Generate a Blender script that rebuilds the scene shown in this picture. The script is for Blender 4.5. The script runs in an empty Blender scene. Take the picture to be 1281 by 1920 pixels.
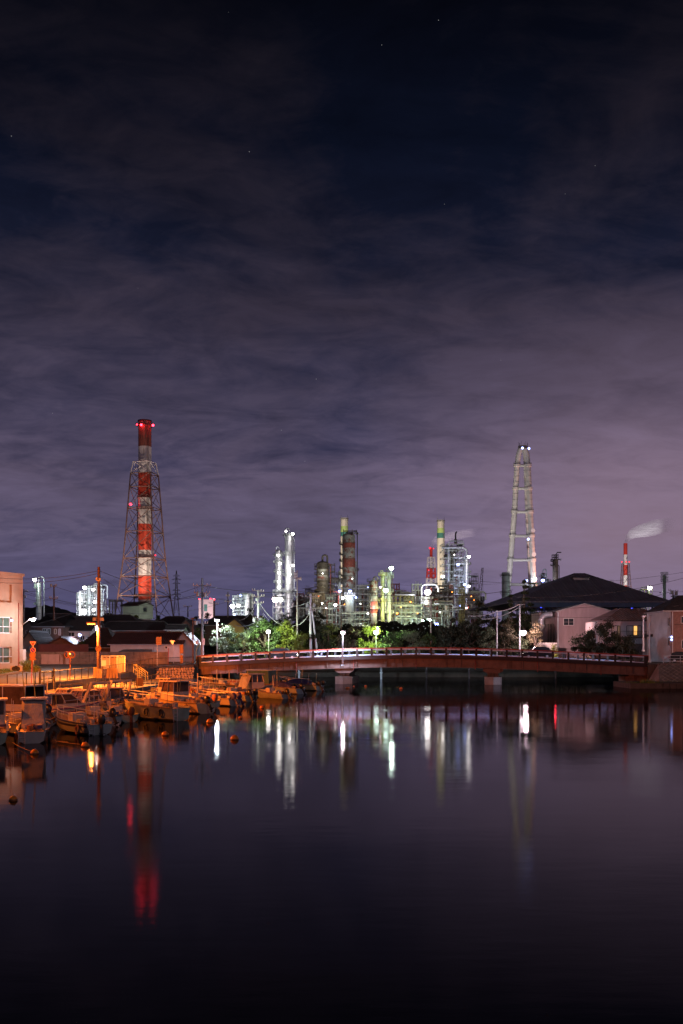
import bpy, math, random
from mathutils import Vector, Matrix
R = math.radians
sc = bpy.context.scene
col = sc.collection
# ---------------------------------------------------------------- camera (level, shifted up)
F, CX, HY, CAMZ = 1867.0, 640.5, 1217.0, 4.7      # focal length in photo pixels, principal column, horizon row, eye height
cam_d = bpy.data.cameras.new("camera"); cam = bpy.data.objects.new("camera", cam_d); col.objects.link(cam)
cam.location = (0, 0, CAMZ); cam.rotation_euler = (R(90), 0, 0)
cam_d.sensor_fit = 'VERTICAL'; cam_d.sensor_height = 36; cam_d.lens = 36 * F / 1920
cam_d.shift_y = (HY - 960) / 1920; cam_d.clip_start = 0.5; cam_d.clip_end = 20000
sc.camera = cam
# ---------------------------------------------------------------- night sky
w = bpy.data.worlds.new("World"); sc.world = w; w.use_nodes = True
nt = w.node_tree; nt.nodes.clear(); N = nt.nodes.new; Lk = nt.links.new
def wmath(op, a, b=None, clamp=False):
    n = N('ShaderNodeMath'); n.operation = op; n.use_clamp = clamp
    for i, v in enumerate((a, b)):
        if v is None: continue
        if isinstance(v, (int, float)): n.inputs[i].default_value = v
        else: Lk(v, n.inputs[i])
    return n.outputs[0]
def wramp(fac, stops):
    n = N('ShaderNodeValToRGB'); cr = n.color_ramp
    while len(cr.elements) < len(stops): cr.elements.new(0.5)
    for e, (p, c) in zip(cr.elements, stops):
        e.position = p; e.color = tuple(c) + (1,) if len(c) == 3 else c
    Lk(fac, n.inputs[0]); return n.outputs[0]
def wmix(fac, a, b, bt='MIX'):
    n = N('ShaderNodeMix'); n.data_type = 'RGBA'; n.blend_type = bt
    for s, v in ((0, fac), (6, a), (7, b)):
        if isinstance(v, (int, float)): n.inputs[s].default_value = v
        elif isinstance(v, tuple): n.inputs[s].default_value = v
        else: Lk(v, n.inputs[s])
    return n.outputs[2]
tc = N('ShaderNodeTexCoord'); sx = N('ShaderNodeSeparateXYZ'); Lk(tc.outputs['Generated'], sx.inputs[0])
X_, Y_, Z_ = sx.outputs
zc = wmath('MAXIMUM', Z_, 0.0)
CL = [(0, (.090,.085,.182)), (.05, (.104,.094,.196)), (.11, (.132,.109,.190)), (.17, (.114,.090,.150)), (.22, (.068,.056,.098)),
      (.31, (.036,.029,.050)), (.40, (.021,.0170,.028)), (.45, (.0125,.0100,.0165)), (.55, (.0052,.0044,.0070)), (1, (.003,.003,.005))]
DK = [(0, (.078,.078,.170)), (.06, (.080,.078,.172)), (.14, (.074,.068,.144)), (.22, (.036,.036,.080)), (.31, (.016,.0185,.044)),
      (.40, (.0060,.0080,.0210)), (.45, (.0034,.0050,.0135)), (.55, (.0018,.0022,.0052)), (1, (.001,.0012,.003))]
cl = wramp(zc, CL); dk = wramp(zc, DK)
den = wmath('ADD', zc, 0.20)
cx_ = wmath('DIVIDE', X_, den); cy_ = wmath('DIVIDE', Y_, den)
cv = N('ShaderNodeCombineXYZ'); Lk(cx_, cv.inputs[0]); Lk(cy_, cv.inputs[1]); cv.inputs[2].default_value = 3.7
def wnoise(scale, detail, rough, dist, mapscale=(1,1,1), rot=0):
    m = N('ShaderNodeMapping'); Lk(cv.outputs[0], m.inputs[0]); m.inputs['Scale'].default_value = mapscale; m.inputs['Rotation'].default_value = (0,0,rot)
    n = N('ShaderNodeTexNoise'); Lk(m.outputs[0], n.inputs['Vector']); n.inputs['Scale'].default_value = scale
    n.inputs['Detail'].default_value = detail; n.inputs['Roughness'].default_value = rough; n.inputs['Distortion'].default_value = dist
    return n.outputs[0]
n1 = wnoise(1.7, 7, .56, .5, (1, .9, 1), .35); n2 = wnoise(5.0, 6, .60, .7, (.8, 1.2, 1), -.3)
n3 = wnoise(14, 5, .60, .8, (.8, 1.1, 1), .2)
nn = wmath('ADD', wmath('ADD', wmath('MULTIPLY', n1, .56), wmath('MULTIPLY', n2, .28)), wmath('MULTIPLY', n3, .16))
hole = wramp(zc, [(0, (.14,.14,.14)), (.10, (.11,.11,.11)), (.20, (.05,.05,.05)), (.28, (.025,.025,.025)), (.36, (.0,.0,.0)), (.415, (-.0,0,0)), (1, (0,0,0))])
thin = wramp(zc, [(0, (0,0,0)), (.33, (0,0,0)), (.40, (.035,.035,.035)), (.46, (.035,.035,.035)), (.52, (0,0,0))])
nn = wmath('SUBTRACT', wmath('ADD', nn, hole), thin)
cm = wramp(nn, [(.40, (0,0,0)), (.49, (.55,.55,.55)), (.58, (1,1,1))])
sky = wmix(cm, dk, cl)
fa = wmath('ADD', wmath('MULTIPLY', zc, 3.6), .35)
fine = wmath('ADD', wmath('MULTIPLY', wmath('MULTIPLY', wmath('SUBTRACT', wmath('ADD', wmath('MULTIPLY', n2, .75), wmath('MULTIPLY', n3, .25)), .5), 1.5), wmath('MINIMUM', fa, 1.0)), 1.0)
sky = wmix(1.0, sky, fine, 'MULTIPLY')
# town glow to the right of the plant
gx = wmath('MULTIPLY', wmath('ADD', X_, -.02), 3.2)
gx = wmath('MAXIMUM', wmath('MINIMUM', gx, .75), -.16)
gl = wramp(zc, [(0, (.3,.3,.3)), (.06, (.85,.85,.85)), (.11, (1,1,1)), (.16, (.8,.8,.8)), (.24, (.28,.28,.28)), (.34, (0,0,0)), (1, (0,0,0))])
gf = wmath('ADD', wmath('MULTIPLY', wmath('MULTIPLY', gx, gl), 1.15), 1.0)
sky = wmix(1.0, sky, gf, 'MULTIPLY')
warm = wmath('MULTIPLY', wmath('MAXIMUM', gx, 0.0), gl)
sky = wmix(warm, sky, (.235, .155, .195, 1))
# stars between the clouds
vo = N('ShaderNodeTexVoronoi'); Lk(tc.outputs['Generated'], vo.inputs['Vector']); vo.inputs['Scale'].default_value = 85
sp = wmath('LESS_THAN', vo.outputs['Distance'], .034)
sc_ = N('ShaderNodeSeparateColor'); Lk(vo.outputs['Color'], sc_.inputs[0])
br = wmath('MULTIPLY', wmath('GREATER_THAN', sc_.outputs[0], .90), wmath('ADD', wmath('MULTIPLY', sc_.outputs[1], .8), .1))
st = wmath('MULTIPLY', wmath('MULTIPLY', sp, br), wmath('SUBTRACT', 1.0, wmath('MULTIPLY', cm, .75)))
st = wmath('MULTIPLY', st, wmath('GREATER_THAN', Z_, .12))
sky = wmix(1.0, sky, wmath('MULTIPLY', st, .40), 'ADD')
bg = N('ShaderNodeBackground'); Lk(sky, bg.inputs[0]); bg.inputs[1].default_value = 1.0
wo = N('ShaderNodeOutputWorld'); Lk(bg.outputs[0], wo.inputs[0])
# the moon is an added fill for the general town glow: very weak, wide
sun_d = bpy.data.lights.new("fill_sun", 'SUN'); sun_d.energy = 0.15; sun_d.angle = R(12); sun_d.color = (1, .80, .78)
sun = bpy.data.objects.new("fill_sun", sun_d); col.objects.link(sun); sun.rotation_euler = (R(62), 0, R(32))
vs = sc.view_settings; vs.view_transform = 'Standard'; vs.look = 'None'; vs.exposure = 0; vs.gamma = 1
sc.render.engine = 'CYCLES'; sc.cycles.use_denoising = True
try: sc.cycles.denoiser = 'OPENIMAGEDENOISE'
except Exception: pass
sc.cycles.max_bounces = 5; sc.cycles.diffuse_bounces = 2; sc.cycles.glossy_bounces = 3; sc.cycles.transmission_bounces = 3
sc.cycles.transparent_max_bounces = 6; sc.cycles.volume_bounces = 0
sc.cycles.use_light_tree = True; sc.cycles.sample_clamp_indirect = 4; sc.cycles.caustics_reflective = False; sc.cycles.caustics_refractive = False
sc.cycles.adaptive_threshold = 0.02
# ---------------------------------------------------------------- helpers
def W(px, py, Y): return Vector(((px - CX) * Y / F, Y, CAMZ + (HY - py) * Y / F))
def WZ(px, z, Y): return Vector(((px - CX) * Y / F, Y, z))
def PX(n, Y): return n * Y / F                       # metres that n photo pixels span at depth Y
class MB:
    def __init__(s): s.v = []; s.f = []
    def add(s, vs, fs):
        b = len(s.v); s.v += [tuple(v) for v in vs]; s.f += [tuple(i + b for i in f) for f in fs]; return s
    def box(s, c, d, rz=0, rx=0, ry=0):
        m = Matrix.Rotation(rz, 3, 'Z') @ Matrix.Rotation(ry, 3, 'Y') @ Matrix.Rotation(rx, 3, 'X'); c = Vector(c)
        vs = [c + m @ Vector((x * d[0] / 2, y * d[1] / 2, z * d[2] / 2)) for x in (-1, 1) for y in (-1, 1) for z in (-1, 1)]
        return s.add(vs, [(0,1,3,2), (4,6,7,5), (0,4,5,1), (2,3,7,6), (0,2,6,4), (1,5,7,3)])
    def tube(s, p, q, r, r2=None, n=6, cap=True):
        p = Vector(p); q = Vector(q); r2 = r if r2 is None else r2; d = q - p
        if d.length < 1e-6: return s
        d.normalize(); a = d.orthogonal().normalized(); b = d.cross(a)
        vs = []
        for c, rr in ((p, r), (q, r2)):
            for i in range(n):
                t = 2 * math.pi * (i + .5) / n; vs.append(c + a * (rr * math.cos(t)) + b * (rr * math.sin(t)))
        fs = [(i, (i + 1) % n, n + (i + 1) % n, n + i) for i in range(n)]
        if cap: fs += [tuple(range(n - 1, -1, -1)), tuple(range(n, 2 * n))]
        return s.add(vs, fs)
    def path(s, pts, r, n=6, r2=None):
        pts = [Vector(p) for p in pts]; k = len(pts); rings = []
        up = None
        for i, p in enumerate(pts):
            d = (pts[min(i + 1, k - 1)] - pts[max(i - 1, 0)]).normalized()
            a = d.orthogonal().normalized() if up is None else (up - d * up.dot(d)).normalized()
            up = a; b = d.cross(a); rr = r if r2 is None else r + (r2 - r) * i / (k - 1)
            rings.append([p + a * (rr * math.cos(2 * math.pi * j / n)) + b * (rr * math.sin(2 * math.pi * j / n)) for j in range(n)])
        vs = [v for rg in rings for v in rg]
        fs = [(i * n + j, i * n + (j + 1) % n, (i + 1) * n + (j + 1) % n, (i + 1) * n + j) for i in range(k - 1) for j in range(n)]
        fs += [tuple(range(n - 1, -1, -1)), tuple(range((k - 1) * n, k * n))]
        return s.add(vs, fs)
    def lathe(s, c, prof, n=16, cap=True):
        c = Vector(c); k = len(prof)
        vs = [c + Vector((r * math.cos(2 * math.pi * j / n), r * math.sin(2 * math.pi * j / n), z)) for r, z in prof for j in range(n)]
        fs = [(i * n + j, i * n + (j + 1) % n, (i + 1) * n + (j + 1) % n, (i + 1) * n + j) for i in range(k - 1) for j in range(n)]
        if cap: fs += [tuple(range(n - 1, -1, -1)), tuple(range((k - 1) * n, k * n))]
        return s.add(vs, fs)
    def sph(s, c, r, n=10, sz=1.0):
        k = max(4, n // 2); return s.lathe(c, [(max(r * math.sin(math.pi * i / k), r * .02), -r * sz * math.cos(math.pi * i / k)) for i in range(k + 1)], n)
    def quad(s, *p): return s.add(p, [tuple(range(len(p)))])
    def prism(s, poly, d):                       # poly: points, d: extrusion vector
        poly = [Vector(p) for p in poly]; d = Vector(d); n = len(poly)
        return s.add(poly + [p + d for p in poly], [tuple(range(n - 1, -1, -1)), tuple(range(n, 2 * n))] + [(i, (i + 1) % n, n + (i + 1) % n, n + i) for i in range(n)])
    def slab(s, poly, z0, z1): return s.prism([(p[0], p[1], z0) for p in poly], (0, 0, z1 - z0))
    def truss(s, p, q, r): return s.tube(p, q, r, n=4)
def mesh(name, mb, m, smooth=False, off=(0, 0, 0)):
    me = bpy.data.meshes.new(name); o = Vector(off)
    me.from_pydata([Vector(v) - o for v in mb.v], [], mb.f); me.update()
    import bmesh
    bm = bmesh.new(); bm.from_mesh(me); bmesh.ops.recalc_face_normals(bm, faces=bm.faces)
    bm.to_mesh(me); bm.free()
    if m: me.materials.append(m)
    if smooth:
        me.polygons.foreach_set('use_smooth', [True] * len(me.polygons)); me.set_sharp_from_angle(angle=R(42))
    return me
def obj(name, mb, m, parent=None, smooth=False, off=(0, 0, 0), label=None):
    o = bpy.data.objects.new(name, mesh(name, mb, m, smooth, off)); col.objects.link(o)
    if parent: o.parent = parent
    if label: o['label'] = label
    return o
PK, SK = .12, .38                                     # overall lamp levels
class Thing:
    """an Empty at the thing's base; parts are given in world metres (wr=True) or in the thing's own frame"""
    def __init__(s, name, label, cat, loc=(0, 0, 0), rz=0, group=None):
        s.e = bpy.data.objects.new(name, None); col.objects.link(s.e); s.e.location = loc; s.e.rotation_euler = (0, 0, rz)
        s.e['label'] = label; s.e['category'] = cat; s.e.empty_display_size = .3
        s.e['kind'] = 'thing'
        if group: s.e['group'] = group
        s.loc = Vector(loc)
    def part(s, name, mb, m, parent=None, smooth=False, wr=True, label=None):
        return obj(name, mb, m, parent or s.e, smooth, s.loc if wr else (0, 0, 0), label)
    def light(s, p, power, color=(1, 1, 1), r=.25, kind='POINT', aim=None, size=None, parent=None, wr=True):
        power *= (PK if kind == 'POINT' else SK) * (1 if s.loc.y > 300 else 8)
        d = bpy.data.lights.new('bulb', kind); d.energy = power; d.color = color; d.shadow_soft_size = r
        o = bpy.data.objects.new('bulb', d); col.objects.link(o); o.parent = parent or s.e
        o.location = Vector(p) - (s.loc if wr else Vector())
        if kind == 'SPOT':
            d.spot_size = R(size or 80); d.spot_blend = .6
            o.rotation_euler = (Vector(aim) - Vector(p)).to_track_quat('-Z', 'Y').to_euler()
        return o
def single(name, mb, m, label, cat, group=None, loc=None, smooth=False):
    lo = loc if loc is not None else tuple(sum(v[i] for v in mb.v) / len(mb.v) for i in range(3))
    o = obj(name, mb, m, None, smooth, lo); o.location = lo; o['kind'] = 'thing'; o['label'] = label; o['category'] = cat
    if group: o['group'] = group
    return o
def struct(name, mb, m, smooth=False, kind='structure'):
    o = obj(name, mb, m, None, smooth); o['kind'] = kind; return o
def copy_tree(o, loc=None, rz=None, label=None, parent=None):
    c = o.copy(); col.objects.link(c); c.parent = parent
    if loc is not None: c.location = loc
    if rz is not None: c.rotation_euler = (0, 0, rz)
    if label: c['label'] = label
    for ch in list(o.children): copy_tree(ch, parent=c)
    return c
# ---------------------------------------------------------------- materials
def mat(name, c, rough=.7, metal=0, var=.25, vs_=1.0, bump=0, streak=0, c2=None, c2t=.55, stretch=(1, 1, 1), spec=.5, wave=None, em=None, ems=0):
    """procedural surface: base colour broken by noise; c2 = stain/rust colour above threshold c2t; wave=(scale, axis, depth) = ribs"""
    m = bpy.data.materials.new(name); m.use_nodes = True; t = m.node_tree; b = t.nodes['Principled BSDF']
    b.inputs['Roughness'].default_value = rough; b.inputs['Metallic'].default_value = metal; b.inputs['Specular IOR Level'].default_value = spec
    tc = t.nodes.new('ShaderNodeTexCoord'); mp = t.nodes.new('ShaderNodeMapping'); t.links.new(tc.outputs['Object'], mp.inputs[0]); mp.inputs['Scale'].default_value = stretch
    n = t.nodes.new('ShaderNodeTexNoise'); t.links.new(mp.outputs[0], n.inputs['Vector']); n.inputs['Scale'].default_value = vs_; n.inputs['Detail'].default_value = 6; n.inputs['Roughness'].default_value = .62
    r = t.nodes.new('ShaderNodeValToRGB'); r.color_ramp.elements[0].position = .3; r.color_ramp.elements[1].position = .7
    r.color_ramp.elements[0].color = tuple(x * (1 - var) for x in c) + (1,); r.color_ramp.elements[1].color = tuple(min(1, x * (1 + var)) for x in c) + (1,)
    t.links.new(n.outputs[0], r.inputs[0]); out = r.outputs[0]
    if c2:
        n2 = t.nodes.new('ShaderNodeTexNoise'); mp2 = t.nodes.new('ShaderNodeMapping'); t.links.new(tc.outputs['Object'], mp2.inputs[0])
        mp2.inputs['Scale'].default_value = (1, 1, .12 if streak else 1); t.links.new(mp2.outputs[0], n2.inputs['Vector'])
        n2.inputs['Scale'].default_value = vs_ * 1.7; n2.inputs['Detail'].default_value = 8; n2.inputs['Roughness'].default_value = .7
        r2 = t.nodes.new('ShaderNodeValToRGB'); r2.color_ramp.elements[0].position = c2t; r2.color_ramp.elements[1].position = c2t + .08
        r2.color_ramp.elements[0].color = (0, 0, 0, 1); r2.color_ramp.elements[1].color = (1, 1, 1, 1)
        t.links.new(n2.outputs[0], r2.inputs[0]); mx = t.nodes.new('ShaderNodeMix'); mx.data_type = 'RGBA'
        t.links.new(r2.outputs[0], mx.inputs[0]); t.links.new(out, mx.inputs[6]); mx.inputs[7].default_value = tuple(c2) + (1,); out = mx.outputs[2]
    t.links.new(out, b.inputs['Base Color'])
    h = None
    if wave:
        wv = t.nodes.new('ShaderNodeTexWave'); wv.bands_direction = wave[1]; wv.inputs['Scale'].default_value = wave[0]; t.links.new(tc.outputs['Object'], wv.inputs['Vector'])
        bp = t.nodes.new('ShaderNodeBump'); bp.inputs['Distance'].default_value = wave[2]; bp.inputs['Strength'].default_value = 1; t.links.new(wv.outputs['Fac'], bp.inputs['Height']); h = bp
    if bump:
        bp = t.nodes.new('ShaderNodeBump'); bp.inputs['Distance'].default_value = bump; bp.inputs['Strength'].default_value = 1; t.links.new(n.outputs[0], bp.inputs['Height'])
        if h: t.links.new(h.outputs[0], bp.inputs['Normal'])
        h = bp
    if h: t.links.new(h.outputs[0], b.inputs['Normal'])
    if em: b.inputs['Emission Color'].default_value = tuple(em) + (1,); b.inputs['Emission Strength'].default_value = ems
    return m
def glow(name, c, s):
    m = bpy.data.materials.new(name); m.use_nodes = True; t = m.node_tree; b = t.nodes['Principled BSDF']
    b.inputs['Base Color'].default_value = (.02, .02, .02, 1); b.inputs['Emission Color'].default_value = tuple(c) + (1,); b.inputs['Emission Strength'].default_value = s
    n = t.nodes.new('ShaderNodeTexNoise'); n.inputs['Scale'].default_value = 3; t.links.new(n.outputs[0], b.inputs['Roughness'])
    m.cycles.emission_sampling = 'NONE' if s < 3 else 'AUTO'
    return m
WHITE = (1.0, .96, .88); GREENW = (.70, 1.0, .86); BLUEW = (.62, .72, 1.0); PINKW = (1, .74, .80); SOD = (1, .175, .011); SODY = (1, .27, .035); REDL = (1, .02, .04)
M = dict(
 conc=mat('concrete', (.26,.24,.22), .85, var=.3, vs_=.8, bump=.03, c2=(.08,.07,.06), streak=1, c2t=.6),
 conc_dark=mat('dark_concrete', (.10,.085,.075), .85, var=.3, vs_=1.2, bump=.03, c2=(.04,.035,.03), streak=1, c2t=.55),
 asphalt=mat('asphalt', (.17,.16,.15), .75, var=.3, vs_=1.5, bump=.01),
 ground=mat('earth', (.07,.065,.045), .95, var=.4, vs_=.5, bump=.05),
 grass=mat('grass', (.07,.13,.03), .9, var=.5, vs_=3, bump=.05),
 girder=mat('girder_paint', (.145,.085,.07), .6, var=.35, vs_=.9, c2=(.07,.035,.025), streak=1, c2t=.55, bump=.01),
 railing=mat('railing_paint', (.022,.012,.010), .5, var=.25, vs_=2),
 rail_red=mat('red_post_trail_paint', (.38,.06,.04), .4, var=.15, vs_=2),  # red posts; on the top rail the red stands in for tail-light trails
 galv=mat('galvanised_steel', (.58,.62,.68), .38, .4, var=.15, vs_=2),
 rail_trail=mat('headlight_trail_blue', (.62,.70,.95), .35, .1, var=.08, vs_=2),  # pale blue puts the headlight trails into the rail colour
 steel=mat('grey_steel', (.30,.30,.30), .5, .3, var=.3, vs_=1, c2=(.16,.08,.05), c2t=.6),
 dark=mat('dark_steel', (.045,.04,.04), .5, .3, var=.3, vs_=1),
 black=mat('black_plastic', (.018,.018,.02), .3, 0, var=.2, vs_=3),
 stack_red=mat('stack_red_paint', (.52,.055,.025), .6, var=.3, vs_=.35, stretch=(1,1,.2), c2=(.20,.025,.015), streak=1, c2t=.60),
 stack_dark=mat('stack_sooty_red', (.24,.075,.05), .7, var=.45, vs_=.4, stretch=(1,1,.12), c2=(.05,.03,.025), streak=1, c2t=.53),
 stack_white=mat('stack_white_paint', (.56,.53,.52), .6, var=.2, vs_=.4, stretch=(1,1,.15), c2=(.20,.14,.11), streak=1, c2t=.55),
 lattice=mat('lattice_red', (.12,.06,.05), .55, var=.45, vs_=.3, c2=(.22,.19,.17), c2t=.56),
 lattice_white=mat('lattice_white', (.70,.67,.66), .5, var=.2, vs_=.4),
 clean_red=mat('chimney_red', (.60,.05,.035), .5, var=.12, vs_=.2), clean_white=mat('chimney_white', (.72,.70,.68), .5, var=.1, vs_=.2),
 cream=mat('cream_paint', (.66,.60,.52), .5, var=.08, vs_=.15), lime=mat('lime_band', (.42,.56,.18), .5, var=.08), teal=mat('teal_band', (.06,.20,.18), .5, var=.1),
 apipe=mat('pale_pipe_paint', (.60,.57,.53), .5, var=.12, vs_=.08, c2=(.42,.38,.34), streak=1, c2t=.6),
 silver=mat('aluminium_cladding', (.70,.71,.74), .34, .55, var=.12, vs_=.6, wave=(.35, 'Z', .04)),
 rust=mat('rusty_cladding', (.32,.34,.32), .6, .2, var=.4, vs_=.35, c2=(.20,.055,.04), c2t=.50),
 rustred=mat('red_primer', (.26,.06,.045), .7, var=.35, vs_=.5, c2=(.32,.30,.28), c2t=.6),
 sooty=mat('sooty_steel', (.13,.115,.10), .6, .3, var=.45, vs_=.4, c2=(.30,.30,.27), c2t=.58),
 paleg=mat('pale_green_steel', (.45,.50,.46), .5, .2, var=.2, vs_=.5),
 yel=mat('yellow_steel', (.42,.40,.16), .5, .1, var=.2, vs_=.5),
 frame=mat('structure_steel', (.27,.27,.26), .55, .2, var=.4, vs_=.3, c2=(.15,.07,.05), c2t=.58),
 leaf=mat('leaf', (.055,.095,.025), .6, var=.5, vs_=.8), leaf_y=mat('leaf_yellow_green', (.14,.17,.02), .6, var=.45, vs_=.8),
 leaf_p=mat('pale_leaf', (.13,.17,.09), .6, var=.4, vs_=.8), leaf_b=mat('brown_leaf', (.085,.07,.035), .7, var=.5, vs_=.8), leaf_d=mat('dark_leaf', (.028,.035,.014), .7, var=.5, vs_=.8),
 bark=mat('bark', (.12,.09,.07), .9, var=.4, vs_=3, bump=.02),
 tile=mat('roof_tile', (.05,.045,.045), .7, var=.35, vs_=1.5, wave=(1.6, 'X', .06)),
 tile_y=mat('roof_tile_side', (.05,.045,.045), .7, var=.35, vs_=1.5, wave=(1.6, 'Y', .06)),
 tile_r=mat('brown_roof', (.085,.04,.032), .55, var=.3, vs_=1.0, wave=(1.1, 'X', .05)),
 roof_big=mat('warehouse_roof', (.19,.165,.21), .55, var=.22, vs_=.15, wave=(.28, 'X', .10)),
 corr=mat('corrugated_wall', (.36,.26,.27), .6, var=.22, vs_=.8, stretch=(1,1,.3), wave=(2.2, 'X', .05), c2=(.26,.18,.17), streak=1, c2t=.6),
 wall_w=mat('white_render', (.60,.56,.54), .8, var=.15, vs_=.8, c2=(.36,.32,.29), streak=1, c2t=.62), wall_g=mat('grey_render', (.20,.18,.18), .8, var=.2, vs_=.8),
 wall_b=mat('brown_wall', (.15,.09,.07), .8, var=.25, vs_=1), brick=mat('brick_tile', (.27,.15,.12), .75, var=.25, vs_=2.5, wave=(2.2, 'Z', .02)),
 facade=mat('school_render', (.36,.25,.18), .85, var=.18, vs_=.6, c2=(.44,.30,.24), streak=1, c2t=.63, bump=.01),
 block=mat('block_wall', (.20,.165,.145), .9, var=.3, vs_=1.6, wave=(.8, 'Z', .03), c2=(.09,.07,.06), streak=1, c2t=.58),
 sheet=mat('pink_sheet', (.46,.36,.36), .6, var=.15, vs_=.7, c2=(.14,.06,.02), streak=1, c2t=.52),
 redfence=mat('red_sheet_fence', (.14,.045,.035), .6, var=.2, wave=(2.5, 'X', .04)),
 glassd=mat('dark_glass', (.03,.035,.04), .12, var=.2, vs_=1), glassg=mat('green_glass', (.07,.11,.09), .2, var=.3, vs_=1.2),
 pole=mat('pole_concrete', (.42,.38,.35), .8, var=.2, vs_=2), pole_w=mat('painted_pole', (.60,.62,.64), .4, .2, var=.1), pole_r=mat('red_pole', (.085,.035,.025), .6, var=.3, vs_=1.5),
 wire=mat('cable_sheath', (.05,.045,.045), .6, var=.2), insul=mat('porcelain', (.62,.58,.52), .3, var=.1),
 hull=mat('fibreglass', (.42,.39,.36), .35, var=.15, vs_=1.5, c2=(.40,.34,.27), streak=1, c2t=.62), hull_b=mat('bluish_hull', (.28,.32,.34), .4, var=.2, vs_=1.5),
 hull_g=mat('green_grey_hull', (.27,.31,.27), .45, var=.25, vs_=1.5, c2=(.2,.14,.1), streak=1, c2t=.6), deck=mat('boat_deck', (.40,.31,.24), .6, var=.25, vs_=3),
 cabin=mat('boat_cabin', (.54,.48,.42), .4, var=.12, vs_=2), stripe_b=mat('navy_stripe', (.03,.035,.09), .4, var=.2), stripe_p=mat('purple_stripe', (.26,.08,.22), .4, var=.2), stripe_r=mat('brown_stripe', (.16,.07,.05), .5, var=.2),
 tarp_b=mat('blue_tarpaulin', (.05,.045,.16), .6, var=.3, vs_=2, bump=.05), tarp_g=mat('green_canvas', (.05,.10,.085), .8, var=.3, vs_=2, bump=.04), tarp_w=mat('grey_tarpaulin', (.34,.32,.32), .6, var=.25, vs_=2.5, bump=.08),
 tarp_o=mat('orange_tarpaulin', (.42,.15,.08), .6, var=.3, vs_=2, bump=.05), wscreen=mat('windscreen', (.09,.06,.045), .12, var=.4, vs_=2),
 buoy=mat('orange_buoy', (.75,.22,.02), .4, var=.15, vs_=3), rope=mat('rope', (.45,.30,.14), .9, var=.3, vs_=5), rubber=mat('rubber', (.02,.018,.018), .6, var=.2),
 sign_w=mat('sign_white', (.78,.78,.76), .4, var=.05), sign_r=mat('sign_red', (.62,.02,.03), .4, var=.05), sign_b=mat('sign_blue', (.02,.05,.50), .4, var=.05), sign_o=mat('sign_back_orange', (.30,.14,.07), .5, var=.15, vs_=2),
 mirror=mat('mirror_face', (.30,.30,.34), .15, .8, var=.3, vs_=4), orange_p=mat('orange_paint', (.34,.12,.03), .45, var=.15, vs_=3),
 board=mat('pale_board', (.50,.42,.36), .7, var=.12, vs_=1), plank=mat('timber_plank', (.44,.28,.14), .8, var=.3, vs_=2, stretch=(1,1,.2)),
 hill=mat('wooded_hill', (.018,.022,.018), .95, var=.5, vs_=.08, bump=1), car_w=mat('car_paint_dark', (.03,.03,.035), .25, .2, var=.1),
 curtain=mat('curtain', (.55,.45,.40), .8, var=.25, vs_=3, stretch=(1,1,.1)), moss=mat('bank_plants', (.03,.038,.012), .9, var=.5, vs_=2, bump=.05),
)
G = dict(w=glow('lamp_white', WHITE, 26), g=glow('lamp_green_white', GREENW, 22), b=glow('lamp_blue_white', (.30,.38,1.0), 9), p=glow('lamp_pink_white', PINKW, 26),
 r=glow('beacon_red', REDL, 18), rdim=glow('beacon_red_dim', REDL, 2.5), s=glow('lamp_sodium', SODY, 14), rf=glow('beacon_red_far', REDL, 2.2), bd=glow('blue_spark', (.05,.08,1.0), 4), o=glow('lit_room', (1,.50,.14), 1.3), bl=glow('blue_room', (.03,.04,.9), .6), dim=glow('dim_room', (.9,.55,.3), .12))
# ---------------------------------------------------------------- water
def water_mat():
    m = bpy.data.materials.new('water'); m.use_nodes = True; t = m.node_tree; t.nodes.clear(); n = t.nodes.new; l = t.links.new
    o = n('ShaderNodeOutputMaterial'); g = n('ShaderNodeBsdfAnisotropic'); d = n('ShaderNodeBsdfDiffuse'); mx = n('ShaderNodeMixShader'); fr = n('ShaderNodeFresnel')
    g.distribution = 'BECKMANN'; g.inputs['Color'].default_value = (.57, .55, .57, 1); d.inputs['Color'].default_value = (.003, .003, .004, 1); fr.inputs[0].default_value = 1.33
    tc = n('ShaderNodeTexCoord')
    def noise(sc_, det, mp):
        p = n('ShaderNodeMapping'); l(tc.outputs['Object'], p.inputs[0]); p.inputs['Scale'].default_value = mp
        q = n('ShaderNodeTexNoise'); l(p.outputs[0], q.inputs['Vector']); q.inputs['Scale'].default_value = sc_; q.inputs['Detail'].default_value = det; return q.outputs[0]
    # breeze patches: calm water close to the piers, ruffled further out
    pr = n('ShaderNodeMapRange'); l(noise(.05, 3, (.5, 1.6, 1)), pr.inputs[0]); pr.inputs[1].default_value = .38; pr.inputs[2].default_value = .62; pr.inputs[3].default_value = .055; pr.inputs[4].default_value = .12
    l(pr.outputs[0], g.inputs['Roughness'])
    b1 = n('ShaderNodeBump'); b1.inputs['Strength'].default_value = 1; b1.inputs['Distance'].default_value = .0016; l(noise(1.6, 5, (.55, 1.5, 1)), b1.inputs['Height'])
    b2 = n('ShaderNodeBump'); b2.inputs['Strength'].default_value = 1; b2.inputs['Distance'].default_value = .007; l(noise(.25, 3, (.7, 1.3, 1)), b2.inputs['Height']); l(b1.outputs[0], b2.inputs['Normal'])
    l(b2.outputs[0], g.inputs['Normal']); l(b2.outputs[0], fr.inputs['Normal'])
    l(fr.outputs[0], mx.inputs[0]); l(d.outputs[0], mx.inputs[1]); l(g.outputs[0], mx.inputs[2]); l(mx.outputs[0], o.inputs[0]); return m
mb = MB(); mb.quad((-90, -60, 0), (90, -60, 0), (90, 176, 0), (-90, 176, 0)); struct('water', mb, water_mat())
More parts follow.
